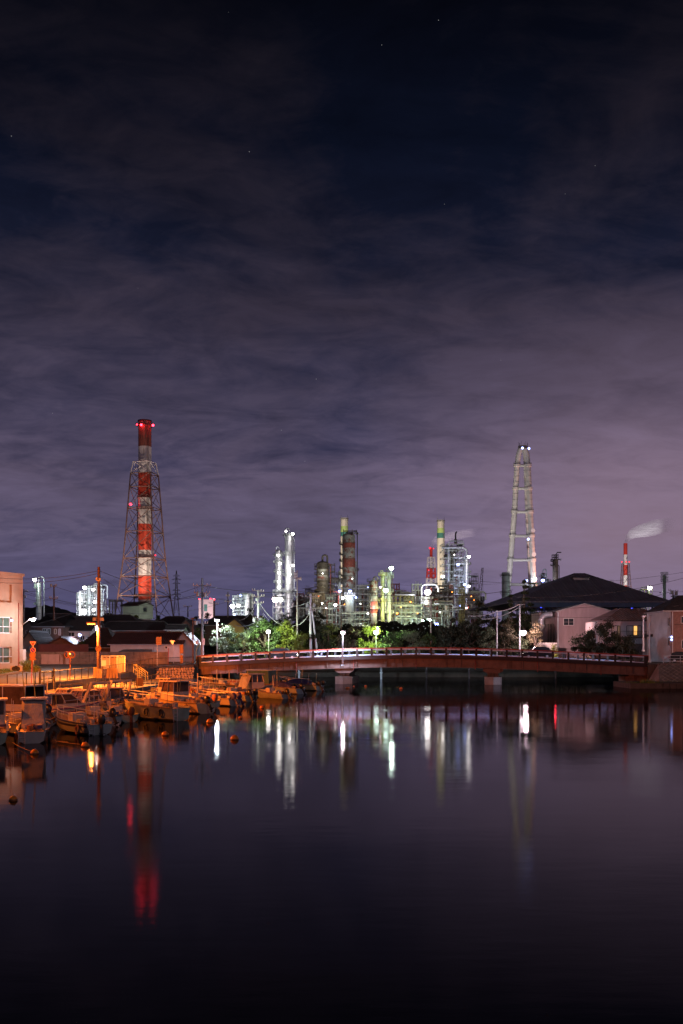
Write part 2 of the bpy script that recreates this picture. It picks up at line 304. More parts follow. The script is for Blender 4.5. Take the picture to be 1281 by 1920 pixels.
# ---------------------------------------------------------------- terrain
UP = [(-100, 1.0), (60, 1.1), (84, 1.25), (108, 1.5), (118, 1.85), (130, 2.35), (138, 2.6), (150, 2.7), (168, 3.0), (5000, 3.0)]
def upper(y):
    for (a, za), (b, zb) in zip(UP, UP[1:]):
        if y <= b: return za + (zb - za) * (y - a) / (b - a)
    return 3.0
FENCE = [(-36, 50), (-32.5, 66), (-28.8, 84), (-26.5, 108), (-25.2, 116), (-24.2, 129), (-20.4, 133.6)]
def fx(y):
    if y < 50: return -36 - (50 - y) * .2
    for (xa, a), (xb, b) in zip(FENCE, FENCE[1:]):
        if y <= b: return xa + (xb - xa) * (y - a) / (b - a)
    return -20.4
def land(x, y):
    if y >= 170: return upper(y)
    if y < 134 and x < fx(y) - .6: return upper(y)
    if y >= 134 and x < (-21 if y < 147 else -16): return upper(y)
    if x > 47 and y > 127: return 2.7
    if x > 52: return 1.2
    if y > 166: return 1.6
    return -1.5
xs = [-6000, -1500, -400, -150, -90] + list(range(-70, 71)) + [90, 150, 400, 1500, 6000]
ys = [-80, -20, 20] + list(range(40, 181)) + [200, 260, 400, 800, 2000, 9000]
mb = MB(); nx = len(xs)
mb.v = [(x, y, land(x, y)) for y in ys for x in xs]
mb.f = [(j * nx + i, j * nx + i + 1, (j + 1) * nx + i + 1, (j + 1) * nx + i) for j in range(len(ys) - 1) for i in range(nx - 1)]
struct('ground', mb, M['ground'])
# road on the left bank, sheet 12 mm above the ground
mb = MB(); yk = [40, 60, 84, 96, 108, 118, 124, 130, 134.2]
for a, b in zip(yk, yk[1:]):
    xr = lambda y: fx(y) - .25
    mb.quad((-38.5 if a < 130 else -60, a, upper(a) + .012), (xr(a), a, upper(a) + .012), (xr(b), b, upper(b) + .012), (-38.5 if a < 130 else -60, b, upper(b) + .012))
mb.quad((-60, 134.2, upper(134.2) + .012), (-20.2, 134.2, upper(134.2) + .012), (-20.2, 138, 2.612), (-60, 138, 2.612))
mb.quad((-30, 138, 2.612), (-20.2, 138, 2.612), (-20.2, 146, 2.69), (-30, 146, 2.69))
struct('road', mb, M['asphalt'])
# painted edge line along the road
mb = MB()
for a, b in zip(yk[1:], yk[2:]): mb.quad((fx(a) - 1.0, a, upper(a) + .017), (fx(a) - .85, a, upper(a) + .017), (fx(b) - .85, b, upper(b) + .017), (fx(b) - 1.0, b, upper(b) + .017))
struct('road_marking', mb, M['sign_w'])
# grass verge and kerb in front of the pink building
mb = MB(); ks = [100, 108, 118, 126]
for a, b in zip(ks, ks[1:]): mb.prism([(-46, a, upper(a) - .3), (-38.6, a, upper(a) - .3), (-38.6, b, upper(b) - .3), (-46, b, upper(b) - .3)], (0, 0, .48))
struct('verge', mb, M['grass'])
mb = MB()
for a, b in zip(ks, ks[1:]): mb.prism([(-38.58, a, upper(a) - .3), (-38.3, a, upper(a) - .3), (-38.3, b, upper(b) - .3), (-38.58, b, upper(b) - .3)], (0, 0, .50))
struct('kerb', mb, M['conc'])
# lower quay where the boats tie up
mb = MB(); mb.slab([(-36, 40), (-27, 40), (-22.3, 66), (-20.2, 100), (-18.6, 128.9), (-23.9, 129.2), (-25.0, 116), (-26.3, 108), (-28.6, 84), (-32.3, 66)], -1.4, .85)
struct('quay', mb, M['conc'])
# retaining wall below the road fence
mb = MB()
for (xa, a), (xb, b) in zip(FENCE[:5], FENCE[1:6]):
    mb.add([(xa, a, -1.3), (xa - .5, a, -1.3), (xa - .5, a, upper(a) + .12), (xa, a, upper(a) + .12), (xb, b, -1.3), (xb - .5, b, -1.3), (xb - .5, b, upper(b) + .12), (xb, b, upper(b) + .12)],
           [(0,1,2,3), (7,6,5,4), (0,4,5,1), (3,2,6,7), (0,3,7,4), (1,5,6,2)])
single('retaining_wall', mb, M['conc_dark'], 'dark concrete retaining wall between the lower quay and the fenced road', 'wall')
# rubble stone wall by the bridge: irregular stones set in a dark wall
t = Thing('stone_wall', 'orange-lit random rubble stone wall beside the left end of the bridge', 'wall', (-22, 131, 0))
a = Vector((-24.3, 129.3, 0)); b = Vector((-19.9, 134.1, 0)); d = (b - a); L_ = d.length; d.normalize(); nrm = Vector((d.y, -d.x, 0))
mb = MB(); mb.prism([a + Vector((0, 0, -.5)), b + Vector((0, 0, -.5)), b + Vector((0, 0, 2.55)), a + Vector((0, 0, 2.32))], -nrm * .7); t.part('wall', mb, M['conc_dark'])
rg = random.Random(5); mb = MB(); zz = .25; row = 0
while zz < 2.35:
    u = .1 + (row % 2) * .25; h = .30
    while u < L_ - .25:
        wd = rg.uniform(.34, .62); cc = a + d * (u + wd / 2) + Vector((0, 0, zz + rg.uniform(-.05, .05)))
        k = rg.choice((5, 6, 6, 7)); rr = []
        for j in range(k):
            an = 2 * math.pi * (j + rg.uniform(-.25, .25)) / k
            rr.append(cc + d * (math.cos(an) * wd * .50) + Vector((0, 0, math.sin(an) * h * rg.uniform(.5, .66))))
        o_ = nrm * .003; oo = nrm * rg.uniform(.07, .13); base = len(mb.v)
        mid = sum(rr, Vector()) / k
        mb.add([p + o_ for p in rr] + [mid + (p - mid) * .72 + oo for p in rr], [tuple(range(k, 2 * k))] + [(j, (j + 1) % k, k + (j + 1) % k, k + j) for j in range(k)])
        u += wd + .03
    zz += h; row += 1
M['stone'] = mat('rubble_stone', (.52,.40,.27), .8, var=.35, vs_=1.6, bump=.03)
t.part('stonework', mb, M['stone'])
# abutment shelf, gabion slope and far bank walls
mb = MB(); mb.slab([(34.4, 118.5), (62, 118.5), (62, 131), (34.4, 126)], -1.4, .62); struct('embankment', mb, M['conc_dark'])
t = Thing('slope_revetment', 'grey cross-ribbed stone slope right of the bridge end', 'slope', (43, 126, .6))
p = [Vector(q) for q in ((39.6, 124.0, .63), (60, 124.0, .63), (60, 128.6, 2.75), (40.9, 128.6, 2.75))]
mb = MB(); mb.add(p + [Vector((60, 131, 2.75)), Vector((40.9, 131, 2.75)), Vector((60, 131, .5)), Vector((39.6, 131, .5))], [(0,1,2,3), (3,2,4,5), (1,6,4,2), (0,3,5,7), (5,4,6,7)])
t.part('slope', mb, M['conc'])
mb = MB(); nn_ = Vector((0, -2.12, 4.6)).normalized() * .05
for i in range(-8, 34):
    for sg in (1, -1):
        pts = []
        for k in range(9):
            tt = k / 8; u = i * .75 + sg * tt * 3.6
            x0 = 39.6 + tt * 1.3 + u
            if x0 < 39.7 + tt * 1.3 or x0 > 59.9: continue
            pts.append(Vector((x0, 124 + 4.6 * tt, .63 + 2.12 * tt)) + nn_ * .6)
        if len(pts) > 1: mb.tube(pts[0], pts[-1], .045, n=4)
M['rib'] = mat('revetment_rib', (.36,.35,.31), .8, var=.4, vs_=1.5)
t.part('rib_grid', mb, M['rib'])
mb = MB(); mb.box((5, 167.3, .1), (140, .6, 3.0)); single('river_wall', mb, M['conc_dark'], 'low dark concrete river wall on the far bank behind the bridge', 'wall')
mb = MB()
rg = random.Random(3)
for i in range(3200):
    x = rg.uniform(-30, 60); y = rg.uniform(167.7, 171); z = 1.55 + (y - 167.5) * .42; h = rg.uniform(.25, .8)
    a = rg.uniform(0, 6.28); dx, dy = .16 * math.cos(a), .16 * math.sin(a)
    mb.quad((x - dx, y - dy, z), (x + dx, y + dy, z), (x + rg.uniform(-.25, .25), y + rg.uniform(-.3, .1), z + h))
struct('bank_plants', mb, M['moss'], kind='stuff')
# hills far away on the left
def hill(name, pts, Y, depth, label):
    rg = random.Random(name + label); mb = MB(); P = []
    for (xa, ya), (xb, yb) in zip(pts, pts[1:]):
        k = max(2, int(abs(xb - xa) / 3))
        for i in range(k): f = i / k; P.append((xa + (xb - xa) * f, ya + (yb - ya) * f + rg.uniform(-1.1, 1.1)))
    P.append(pts[-1])
    v = []
    for x, y in P:
        q = W(x, y, Y); v += [(q.x, Y - depth, 3.0), (q.x, Y - depth * .4, 3 + (q.z - 3) * .7), (q.x, Y, q.z), (q.x, Y + depth, 2.5)]
    mb.add(v, [(i * 4 + j, i * 4 + j + 1, i * 4 + 5 + j, i * 4 + 4 + j) for i in range(len(P) - 1) for j in range(3)])
    struct(name, mb, M['hill'])
hill('hill', [(-60, 1150), (0, 1141), (60, 1139), (85, 1134), (105, 1138), (130, 1146), (160, 1155), (185, 1163)], 900, 150, 'a')
hill('hill', [(150, 1160), (170, 1150), (192, 1147), (210, 1151), (235, 1158)], 2600, 300, 'b')
# ---------------------------------------------------------------- the bridge
B0 = Vector((-19.85, 137.0, 0)); B1 = Vector((39.8, 129.0, 0)); BD = (B1 - B0); BL = BD.length; BD.normalize(); BN = Vector((-BD.y, BD.x, 0)); BW = 7.5
def bz(u):                                            # top of the deck at fraction u
    pts = [(0, 2.63), (.12, 3.05), (.25, 3.42), (.38, 3.68), (.5, 3.80), (.62, 3.70), (.75, 3.44), (.88, 3.06), (1, 2.72)]
    for (a, za), (b, zb) in zip(pts, pts[1:]):
        if u <= b: return za + (zb - za) * (u - a) / (b - a)
    return 2.72
def bp(u, off=0, dz=0): q = B0 + BD * (BL * u) + BN * off; q.z = bz(u) + dz; return q
def strip(mb, o0, o1, z0, z1, k=48, u0=0, u1=1):
    v = []
    for i in range(k + 1):
        u = u0 + (u1 - u0) * i / k; v += [bp(u, o0, z0), bp(u, o1, z0), bp(u, o1, z1), bp(u, o0, z1)]
    f = [(i * 4 + j, i * 4 + (j + 1) % 4, i * 4 + 4 + (j + 1) % 4, i * 4 + 4 + j) for i in range(k) for j in range(4)]
    mb.add(v, f + [(0, 1, 2, 3), (k * 4 + 3, k * 4 + 2, k * 4 + 1, k * 4)])
bt = Thing('road_bridge', 'arched road bridge with a reddish steel girder and panelled railing crossing the water', 'bridge', (0, 134, 0))
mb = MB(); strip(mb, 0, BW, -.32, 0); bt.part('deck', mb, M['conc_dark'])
mb = MB(); strip(mb, .5, BW - .5, .004, .012); bt.part('roadway', mb, M['asphalt'])
for o_ in (.12, BW - .5):
    mb = MB(); strip(mb, o_, o_ + .28, -1.42, -.323)
    strip(mb, o_ - .10, o_ + .38, -1.50, -1.423)
    for i in range(1, 30, 2):
        u = i / 30; q = bp(u, o_ - .05, -.87); mb.box(q, (.05, .11, 1.08), math.atan2(BD.y, BD.x))
    gd = bt.part('girder', mb, M['girder'])
    if o_ < 1:
        for u in (.065, .2, .33, .47, .60, .735, .87):
            q = bp(u, .105, -.87); mb = MB(); mb.box(q, (.07, .05, 1.08), math.atan2(BD.y, BD.x)); bt.part('joint', mb, M['dark'], gd)
            q = bp(u + .03, .06, -.75); mb = MB(); mb.tube(q + Vector((0, 0, .5)), q - Vector((0, 0, .95)), .05, n=6); bt.part('drain_pipe', mb, M['rustred'], gd)
            for k in range(2):
                q = bp(u + .02 * (k * 2 - 1), .11, -1.1); mb = MB(); mb.box(q, (.5, .04, .5), math.atan2(BD.y, BD.x)); bt.part('splice_plate', mb, M['girder'], gd)
for o_, s_ in ((-.06, 1), (BW + .06, -1)):
    rl = MB(); strip(rl, o_, o_ + .14 * s_, -.36, .10, 48); rail = bt.part('railing', rl, M['railing'])
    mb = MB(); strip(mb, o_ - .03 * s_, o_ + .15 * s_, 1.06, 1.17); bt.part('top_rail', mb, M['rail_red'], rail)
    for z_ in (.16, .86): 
        mb = MB(); strip(mb, o_ + .03 * s_, o_ + .09 * s_, z_, z_ + (.15 if z_ > .5 else .10)); bt.part('pipe_rail', mb, M['rail_trail'], rail)
    nP = 31
    for i in range(nP):
        u = .004 + .992 * i / (nP - 1); q = bp(u, o_ + .06 * s_, .585); big = i in (0, nP - 1)
        mb = MB(); mb.box(q, (.26 if not big else .7, .17, .945), math.atan2(BD.y, BD.x)); bt.part('railing_post', mb, M['railing'], rail)
def pier(px, wcap, wcol, wfoot, u, name):
    q = bp(u); z = q.z - 1.5; an = math.atan2(BD.y, BD.x)
    p = Thing('bridge_pier', name, 'pier', (q.x, q.y, 0), group='bridge piers standing in the water')
    c = q + BN * (BW / 2)
    mb = MB(); mb.prism([c + BD * x + BN * (-BW / 2 + .1) + Vector((0, 0, zz - c.z)) for x, zz in ((-wcap / 2, z - .02), (wcap / 2, z - .02), (wcap / 2, z - .32), (wcol / 2, z - .62), (-wcol / 2, z - .62), (-wcap / 2, z - .32))], BN * (BW - .2)); p.part('cap', mb, M['girder'])
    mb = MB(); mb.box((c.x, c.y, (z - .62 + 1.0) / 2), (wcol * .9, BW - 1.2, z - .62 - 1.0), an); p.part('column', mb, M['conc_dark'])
    mb = MB(); o2 = [c + BD * x + BN * y for x, y in ((-wfoot / 2, -BW / 2 - .2), (0, -BW / 2 - .9), (wfoot / 2, -BW / 2 - .2), (wfoot / 2, BW / 2), (-wfoot / 2, BW / 2))]
    mb.slab([(v.x, v.y) for v in o2], -1.4, .998); p.part('footing', mb, M['conc'])
def u_at(px):
    k = (px - CX) / F; return ((k * B0.y - B0.x) / (BD.x - k * BD.y)) / BL
pier(643, 2.6, 1.5, 2.3, u_at(645), 'bridge pier with stepped cap, left of the two standing in the water')
pier(925, 2.6, 1.5, 2.2, u_at(925), 'bridge pier with stepped cap, right of the two standing in the water')
t = Thing('bridge_abutment', 'dark concrete abutment block under the right end of the bridge', 'abutment', (40, 129, 0))
mb = MB(); mb.slab([(bp(1, -.35).x - .15, bp(1, -.35).y), (bp(1, -.35).x + 1.7, bp(1, -.35).y - .2), (bp(1, 8).x + 2.5, bp(1, 8).y), (bp(1, 8).x - .15, bp(1, 8).y)], -1, 2.70); t.part('block', mb, M['conc_dark'])
mb = MB(); q = bp(.975, 4); mb.box((q.x, q.y, .6), (2.6, 6, 1.1), -.13); mb.box((q.x, q.y, 1.13), (1.9, 6.3, .36), -.13); t.part('bearing_seat', mb, M['girder'])
t = Thing('bridge_abutment', 'dark concrete abutment under the left end of the bridge beside the stone wall', 'abutment', (-20, 137, 0))
mb = MB(); a = bp(0, -.3); b = bp(0, 8); mb.slab([(a.x - .9, a.y - .1), (a.x + .1, a.y - .1), (b.x + .1, b.y), (b.x - .9, b.y)], -1, 2.60); t.part('block', mb, M['conc_dark'])
mb = MB(); q = bp(.02, 4); mb.box((q.x, q.y, .3), (1.4, 6, 1.6), -.13); t.part('bearing_seat', mb, M['girder'])
# road right of the bridge, guard rail
mb = MB(); mb.quad((40.2, 129.2, 2.735), (75, 129.2, 2.735), (75, 138.5, 2.735), (40.9, 138.5, 2.735)); struct('road', mb, M['asphalt'])
mb = MB(); mb.slab([(40.95, 128.4), (75, 128.4), (75, 129.05), (40.95, 129.05)], 2.3, 2.86); struct('kerb', mb, M['conc'])
mb = MB(); mb.slab([(40.95, 129.1), (75, 129.1), (75, 170), (41.5, 170)], 1.5, 2.72); struct('ground', mb, M['ground'])
t = Thing('guard_fence', 'pale pipe guard fence along the road right of the bridge', 'fence', (45, 128.7, 2.86))
mb = MB()
for z_ in (.25, .6, 1.0): mb.tube((41.6, 128.7, 2.86 + z_), (60, 128.7, 2.86 + z_), .035, n=6)
t.part('rail', mb, M['pole_w'])
for i in range(9):
    mb = MB(); mb.tube((41.6 + i * 2.2, 128.72, 2.85), (41.6 + i * 2.2, 128.72, 3.9), .05, n=6); t.part('post', mb, M['pole_w'])
# pale pipe piles of an older crossing behind
for i, (px, top, y) in enumerate(((715, 1246, 155), (561, 1249, 155), (880, 1246, 158), (1042, 1250, 158), (800, 1247, 160))):
    q = W(px, top, y); mb = MB(); mb.tube((q.x, y, -1.3), (q.x, y, q.z + .4), .17 if i in (0, 1) else .12, n=10); mb.tube((q.x, y, .9), (q.x, y, 1.15), .24 if i in (0, 1) else .17, n=10)
    single('pipe_pile', mb, M['paleg'] if i in (0, 1) else M['conc_dark'], ['pale steel pile standing in the water right of the left pier', 'pale steel pile under the bridge beside the last outboard boats', 'thin dark pile just left of the right pier', 'thin dark pile right of the right pier', 'thin dark pile midway between the two piers'][i], 'pile', 'piles behind the bridge', smooth=True)
t = Thing('pipe_bridge', 'dark pipe bridge crossing low behind the road bridge', 'pipe bridge', (10, 157, 3))
mb = MB(); mb.tube((-24, 157, 3.05), (46, 157, 3.05), .22, n=8); t.part('pipe', mb, M['dark'])
mb = MB()
mb.box((11, 157, 2.66), (70, .5, .34)); t.part('support_beam', mb, M['dark'])
# ---------------------------------------------------------------- builders for the plant
def lattice(t, px, Y, levels, m, n=4, rot=33, r=.28, base_pt=None, sub='leg', wm=None, brace=True):
    """four-legged steel cage: levels = [(py, halfwidth_px)...] top first; adds legs, rings and bracing parts"""
    cx = (px - CX) * Y / F; rings = []
    for py, hw in levels:
        z = CAMZ + (HY - py) * Y / F; R_ = PX(hw, Y) / math.cos(R(min(rot, 90 - rot)))
        rings.append([Vector((cx + R_ * math.cos(R(rot + 90 * k)), Y + R_ * math.sin(R(rot + 90 * k)), z)) for k in range(4)])
    for k in range(4):
        mb = MB()
        for a, b in zip(rings, rings[1:]): mb.tube(a[k], b[k], r, r, 5)
        t.part(sub, mb, m)
    mb = MB()
    for rg_ in rings:
        for k in range(4): mb.truss(rg_[k], rg_[(k + 1) % 4], r * .6)
    t.part('ring_beams', mb, wm or m)
    mb = MB()
    if brace:
        for a, b in zip(rings, rings[1:]):
            for k in range(4):
                j = (k + 1) % 4; mb.truss(a[k], b[j], r * .42); mb.truss(a[j], b[k], r * .42)
    t.part('cross_bracing', mb, wm or m)
    return rings
def bands(t, px, Y, stops, rpx, mats, n=28, name='shell_band', taper=0):
    cx = (px - CX) * Y / F; k = len(stops) - 1
    for i in range(k):
        z0 = CAMZ + (HY - stops[i + 1]) * Y / F; z1 = CAMZ + (HY - stops[i]) * Y / F
        r0 = PX(rpx + taper * (i + 1) / k, Y); r1 = PX(rpx + taper * i / k, Y)
        mb = MB(); mb.lathe((cx, Y, 0), [(r0, z0), (r1, z1)], n, cap=i == 0); t.part(name, mb, mats[i], smooth=True)
def beacon(t, px, py, Y, r=.5, m=None, p=0, c=REDL, name='beacon', dy=0, lift=0):
    q = W(px, py, Y); q.y += dy
    mb = MB(); mb.sph(q, r, 8); o = t.part(name, mb, m or G['r'], smooth=True)
    if p: t.light(q + Vector((0, -r * 1.6, lift)), p, c, r * .8)
    return o
def platform(t, cx, cy, z, r, a0, a1, m, wd=1.3, name='platform', rail=.9, parent=None, k=8):
    mb = MB()
    A = [R(a0 + (a1 - a0) * i / k) for i in range(k + 1)]
    P = lambda rr, a, zz: Vector((cx + rr * math.cos(a), cy + rr * math.sin(a), zz))
    vs = []
    for a in A: vs += [P(r, a, z), P(r + wd, a, z), P(r + wd, a, z + .18), P(r, a, z + .18)]
    mb.add(vs, [(i * 4 + j, i * 4 + (j + 1) % 4, i * 4 + 4 + (j + 1) % 4, i * 4 + 4 + j) for i in range(k) for j in range(4)] + [(0,1,2,3), (k*4+3,k*4+2,k*4+1,k*4)])
    for i in range(k):
        mb.truss(P(r + wd, A[i], z + 1.1), P(r + wd, A[i + 1], z + 1.1), .07); mb.truss(P(r + wd, A[i], z + .6), P(r + wd, A[i + 1], z + .6), .05)
    for a in A: mb.truss(P(r + wd, a, z), P(r + wd, a, z + 1.15), .06)
    mb.truss(P(r + wd * .8, A[0], z), P(r, A[0], z - 1.3), .08); mb.truss(P(r + wd * .8, A[-1], z), P(r, A[-1], z - 1.3), .08)
    return t.part(name, mb, m, parent)
def vessel(label, px, top, bot, wpx, Y, m, plats=(), pm=None, dome=.5, group='refinery columns', extra=(), bands_=(), skirt=None, ladder=1, name='refinery_column', rings=4, ps=(-200, 20)):
    """vertical column: dome top, insulation rings, part-circle platforms at rows `plats`, ladder, overhead pipe"""
    r = PX(wpx / 2, Y); q = W(px, top, Y); zb = min(3.0, CAMZ + (HY - bot) * Y / F); zt = q.z
    t = Thing(name, label, 'column', (q.x, Y, zb), group=group)
    pm = pm or M['frame']
    mb = MB(); hd = r * dome; prof = [(r * (1.0 if not skirt else skirt), zb), (r, zb + (zt - zb) * (.10 if skirt else .02)), (r, zt - hd)]
    for i in range(1, 6): a = math.pi / 2 * i / 6; prof.append((r * math.cos(a), zt - hd + hd * math.sin(a)))
    prof.append((r * .12, zt)); mb.lathe((q.x, Y, 0), prof, 22); t.part('shell', mb, m, smooth=True)
    mb = MB()
    for i in range(rings):
        z = zb + (zt - hd - zb) * (i + .6) / rings; mb.lathe((q.x, Y, 0), [(r + .01, z), (r + .14, z), (r + .14, z + .25), (r + .01, z + .25)], 22, cap=False)
    if rings: t.part('stiffener_rings', mb, pm)
    for (y0, y1, mm) in bands_:
        z0 = CAMZ + (HY - y1) * Y / F; z1 = CAMZ + (HY - y0) * Y / F
        mb = MB(); mb.lathe((q.x, Y, 0), [(r + .01, z0), (r + .05, z0), (r + .05, z1), (r + .01, z1)], 22, cap=False); t.part('painted_band', mb, mm, smooth=True)
    for i, py in enumerate(plats):
        z = CAMZ + (HY - py) * Y / F
        a0, a1 = ps if isinstance(ps[0], (int, float)) else ps[i % len(ps)]
        platform(t, q.x, Y, z, r, a0, a1, pm, wd=max(1.1, r * .45))
    if ladder:
        mb = MB(); x = q.x - r * .75 * ladder; y = Y - r * .75
        for s_ in (-.25, .25): mb.truss((x + s_, y, zb), (x + s_, y, zt - hd * .6), .06)
        z = zb
        while z < zt - hd: mb.truss((x - .25, y, z), (x + .25, y, z), .04); z += 1.2
        t.part('ladder', mb, pm)
    for kind, *a in extra:
        mb = MB()
        if kind == 'goose':     # inverted-U vapour pipe from the top, down the side to row a[2]; a = (dx_px, radius_px, end_py, rise_px, material)
            dx, rr, end, rise, mm = a; rr = PX(rr, Y); dx = PX(dx, Y); rise = PX(rise, Y); ze = CAMZ + (HY - end) * Y / F
            pts = [Vector((q.x, Y, zt - .2))] + [Vector((q.x + dx * (1 - math.cos(R(g))) / 2, Y, zt + rise - abs(dx) / 2 * 0 + math.sin(R(g)) * min(abs(dx) / 2, rise))) for g in range(0, 181, 20)] + [Vector((q.x + dx, Y, ze))]
            mb.path(pts, rr, 9); t.part('vapour_pipe', mb, mm, smooth=True)
        elif kind == 'side':   # pipe running down one side; a = (dx_px, radius_px, y0, y1, material)
            dx, rr, y0, y1, mm = a; x = q.x + PX(dx, Y); z0, z1 = (CAMZ + (HY - v) * Y / F for v in (y0, y1))
            mb.path([Vector((q.x + (r * .8 if dx > 0 else -r * .8), Y - .3, z0)), Vector((x - (x - q.x) * .15, Y - .3, z0)), Vector((x, Y - .3, z0 - PX(2, Y))), Vector((x, Y - .3, z1))], PX(rr, Y), 8); t.part('side_pipe', mb, mm, smooth=True)
    return t
def flood(label, px, py, Y, r, g, p, c, post=None, group='refinery lamps', cat='lamp', light_off=None, name='floodlight', omni=False, back=False):
    """industrial lamp: bowl housing, glass ball, optional post down to row `post`"""
    r *= .78 if Y > 300 else .9
    q = W(px, py, Y); t = Thing(name, label, cat, q, group=group)
    mb = MB(); mb.lathe(q, [(r * .25, r * 1.15), (r * .9, r * .75), (r * 1.0, r * .5)], 10); t.part('housing', mb, M['dark'])
    mb = MB(); mb.sph(q, r, 12); t.part('lamp_glass', mb, g, smooth=True)
    if post is not None:
        zb = CAMZ + (HY - post) * Y / F; mb = MB(); mb.tube((q.x, Y + r * 1.1, zb), (q.x, Y + r * 1.1, q.z + r * .6), max(.07, r * .12), n=6); mb.tube((q.x, Y + r * 1.1, q.z + r * .6), (q.x, Y, q.z + r * 1.0), max(.05, r * .1), n=5); t.part('post', mb, M['frame'])
    if p:
        o = light_off or (0, -r * 1.8, -r * .3); a = q + Vector(o)
        if back or (Y > 300 and not omni): t.light(a + Vector((0, -1.5 if Y > 300 else 0, 0)), p * (.12 / .38 if back else .6), c, max(.3, r * .7), 'SPOT', a + Vector((0, 10, -1.5)), 165)   # floodlight turned towards the plant
        else: t.light(a, p, c, max(.3, r * .7))
    return t
def added_uplight(label, px, py, Y, aim, power, color, size=60, group='added ground floodlights'):  # spot lamps put in where stacks, steam and walls need light
    q = W(px, py, Y) if not isinstance(px, Vector) else px
    t = Thing('floodlight', label, 'lamp', q, group=group)
    mb = MB(); mb.box(q + Vector((0, 0, -.5)), (1.4, .9, .7)); mb.tube(q + Vector((0, 0, -3)), q + Vector((0, 0, -.8)), .12); t.part('housing', mb, M['dark'])
    t.light(q + Vector((0, 0, .2)), power, color, .6, 'SPOT', aim, size); return t
def frame(label, px0, px1, py0, py1, Y, depth, nb, nl, m, seed=0, pipes=6, drums=2, name='pipe_rack', decks=True, brace=.5, cat='steel structure', group='steel structures of the refinery', pm=None, skip_top=0):
    """open steel structure: posts, floor beams, decks, X-bracing, pipes and small drums on the decks"""
    rg = random.Random(seed); a = W(px0, py1, Y); b = W(px1, py0, Y); t = Thing(name, label, cat, ((a.x + b.x) / 2, Y, a.z), group=group)
    X = [a.x + (b.x - a.x) * i / nb for i in range(nb + 1)]; Z = [a.z + (b.z - a.z) * (i + 1) / nl for i in range(nl)]; YS = (Y, Y + depth)
    s = max(.14, PX(.45, Y)) 
    for x in X:
        mb = MB()
        for y in YS: mb.truss((x, y, 3.0 if py1 > 1125 else a.z), (x, y, b.z + rg.uniform(0, .6)), s)
        t.part('post_pair', mb, m)
    for z in Z:
        mb = MB()
        for y in YS: mb.box(((a.x + b.x) / 2, y, z), (b.x - a.x, s * 1.4, s * 1.8))
        for x in X: mb.box((x, Y + depth / 2, z), (s * 1.2, depth, s * 1.6))
        t.part('floor_beams', mb, m)
        if decks and rg.random() < .7:
            i = rg.randrange(nb); j = rg.randint(i + 1, nb); mb = MB(); mb.box(((X[i] + X[j]) / 2, Y + depth / 2, z + s * .9 + .05), (X[j] - X[i], depth + .8, .08))
            for yy in (Y - .4,):
                for zz in (.6, 1.1): mb.truss((X[i], yy, z + s * .9 + zz), (X[j], yy, z + s * .9 + zz), .055)
                x = X[i]
                while x <= X[j] + .01: mb.truss((x, yy, z + s * .9), (x, yy, z + s * .9 + 1.1), .05); x += max(1.2, (X[j] - X[i]) / 8)
            t.part('walkway', mb, m)
    mb = MB(); zz = [a.z] + Z
    for i in range(nb):
        for j in range(nl):
            if rg.random() < brace:
                mb.truss((X[i], Y, zz[j]), (X[i + 1], Y, zz[j + 1]), s * .5)
                if rg.random() < .6: mb.truss((X[i + 1], Y, zz[j]), (X[i], Y, zz[j + 1]), s * .5)
    if mb.v: t.part('bracing', mb, m)
    pmats = pm or [M['galv'], M['steel'], M['silver'], M['frame'], M['paleg']]
    for k in range(pipes):
        mb = MB(); rr = rg.uniform(.10, .42) * max(1, PX(.5, Y) * 1.2); mm = rg.choice(pmats); z = rg.choice(zz) + rr + s; y = Y + rg.uniform(-.2, depth * .8)
        if rg.random() < .45:
            x = rg.uniform(a.x, b.x); mb.path([(x, y, a.z), (x, y, z), (x + rr * 2, y, z + rr * 3), (x + rg.uniform(2, (b.x - a.x) * .5 + 2), y, z + rr * 3)], rr, 7)
        else:
            x0 = rg.uniform(a.x - 2, b.x - 3); x1 = rg.uniform(x0 + 3, b.x + 2); mb.path([(x0, y, z), (x1, y, z), (x1 + rr * 2, y, z - rr * 2), (x1 + rr * 2, y, max(a.z, z - rg.uniform(3, 10)))], rr, 7)
        t.part('pipe', mb, mm, smooth=True)
    for k in range(drums):
        z = rg.choice(zz[:-1] if len(zz) > 1 else zz) + s; x = rg.uniform(a.x + 1, b.x - 1); rr = min((Z[0] - a.z) * .32, rg.uniform(.8, 1.6)); mb = MB(); y = Y + depth / 2
        if rg.random() < .5: mb.lathe((x, y, z), [(rr * .5, 0), (rr, .4), (rr, rr * 2.4), (rr * .5, rr * 2.9)], 14)
        else:
            l = rr * 2.2
            for i_ in (-1, 1): mb.tube((x, y, z + rr), (x + i_ * l, y, z + rr), rr, rr, 12); mb.tube((x + i_ * l, y, z + rr), (x + i_ * (l + rr * .5), y, z + rr), rr, rr * .4, 12)
        t.part('drum', mb, rg.choice(pmats), smooth=True)
    return t
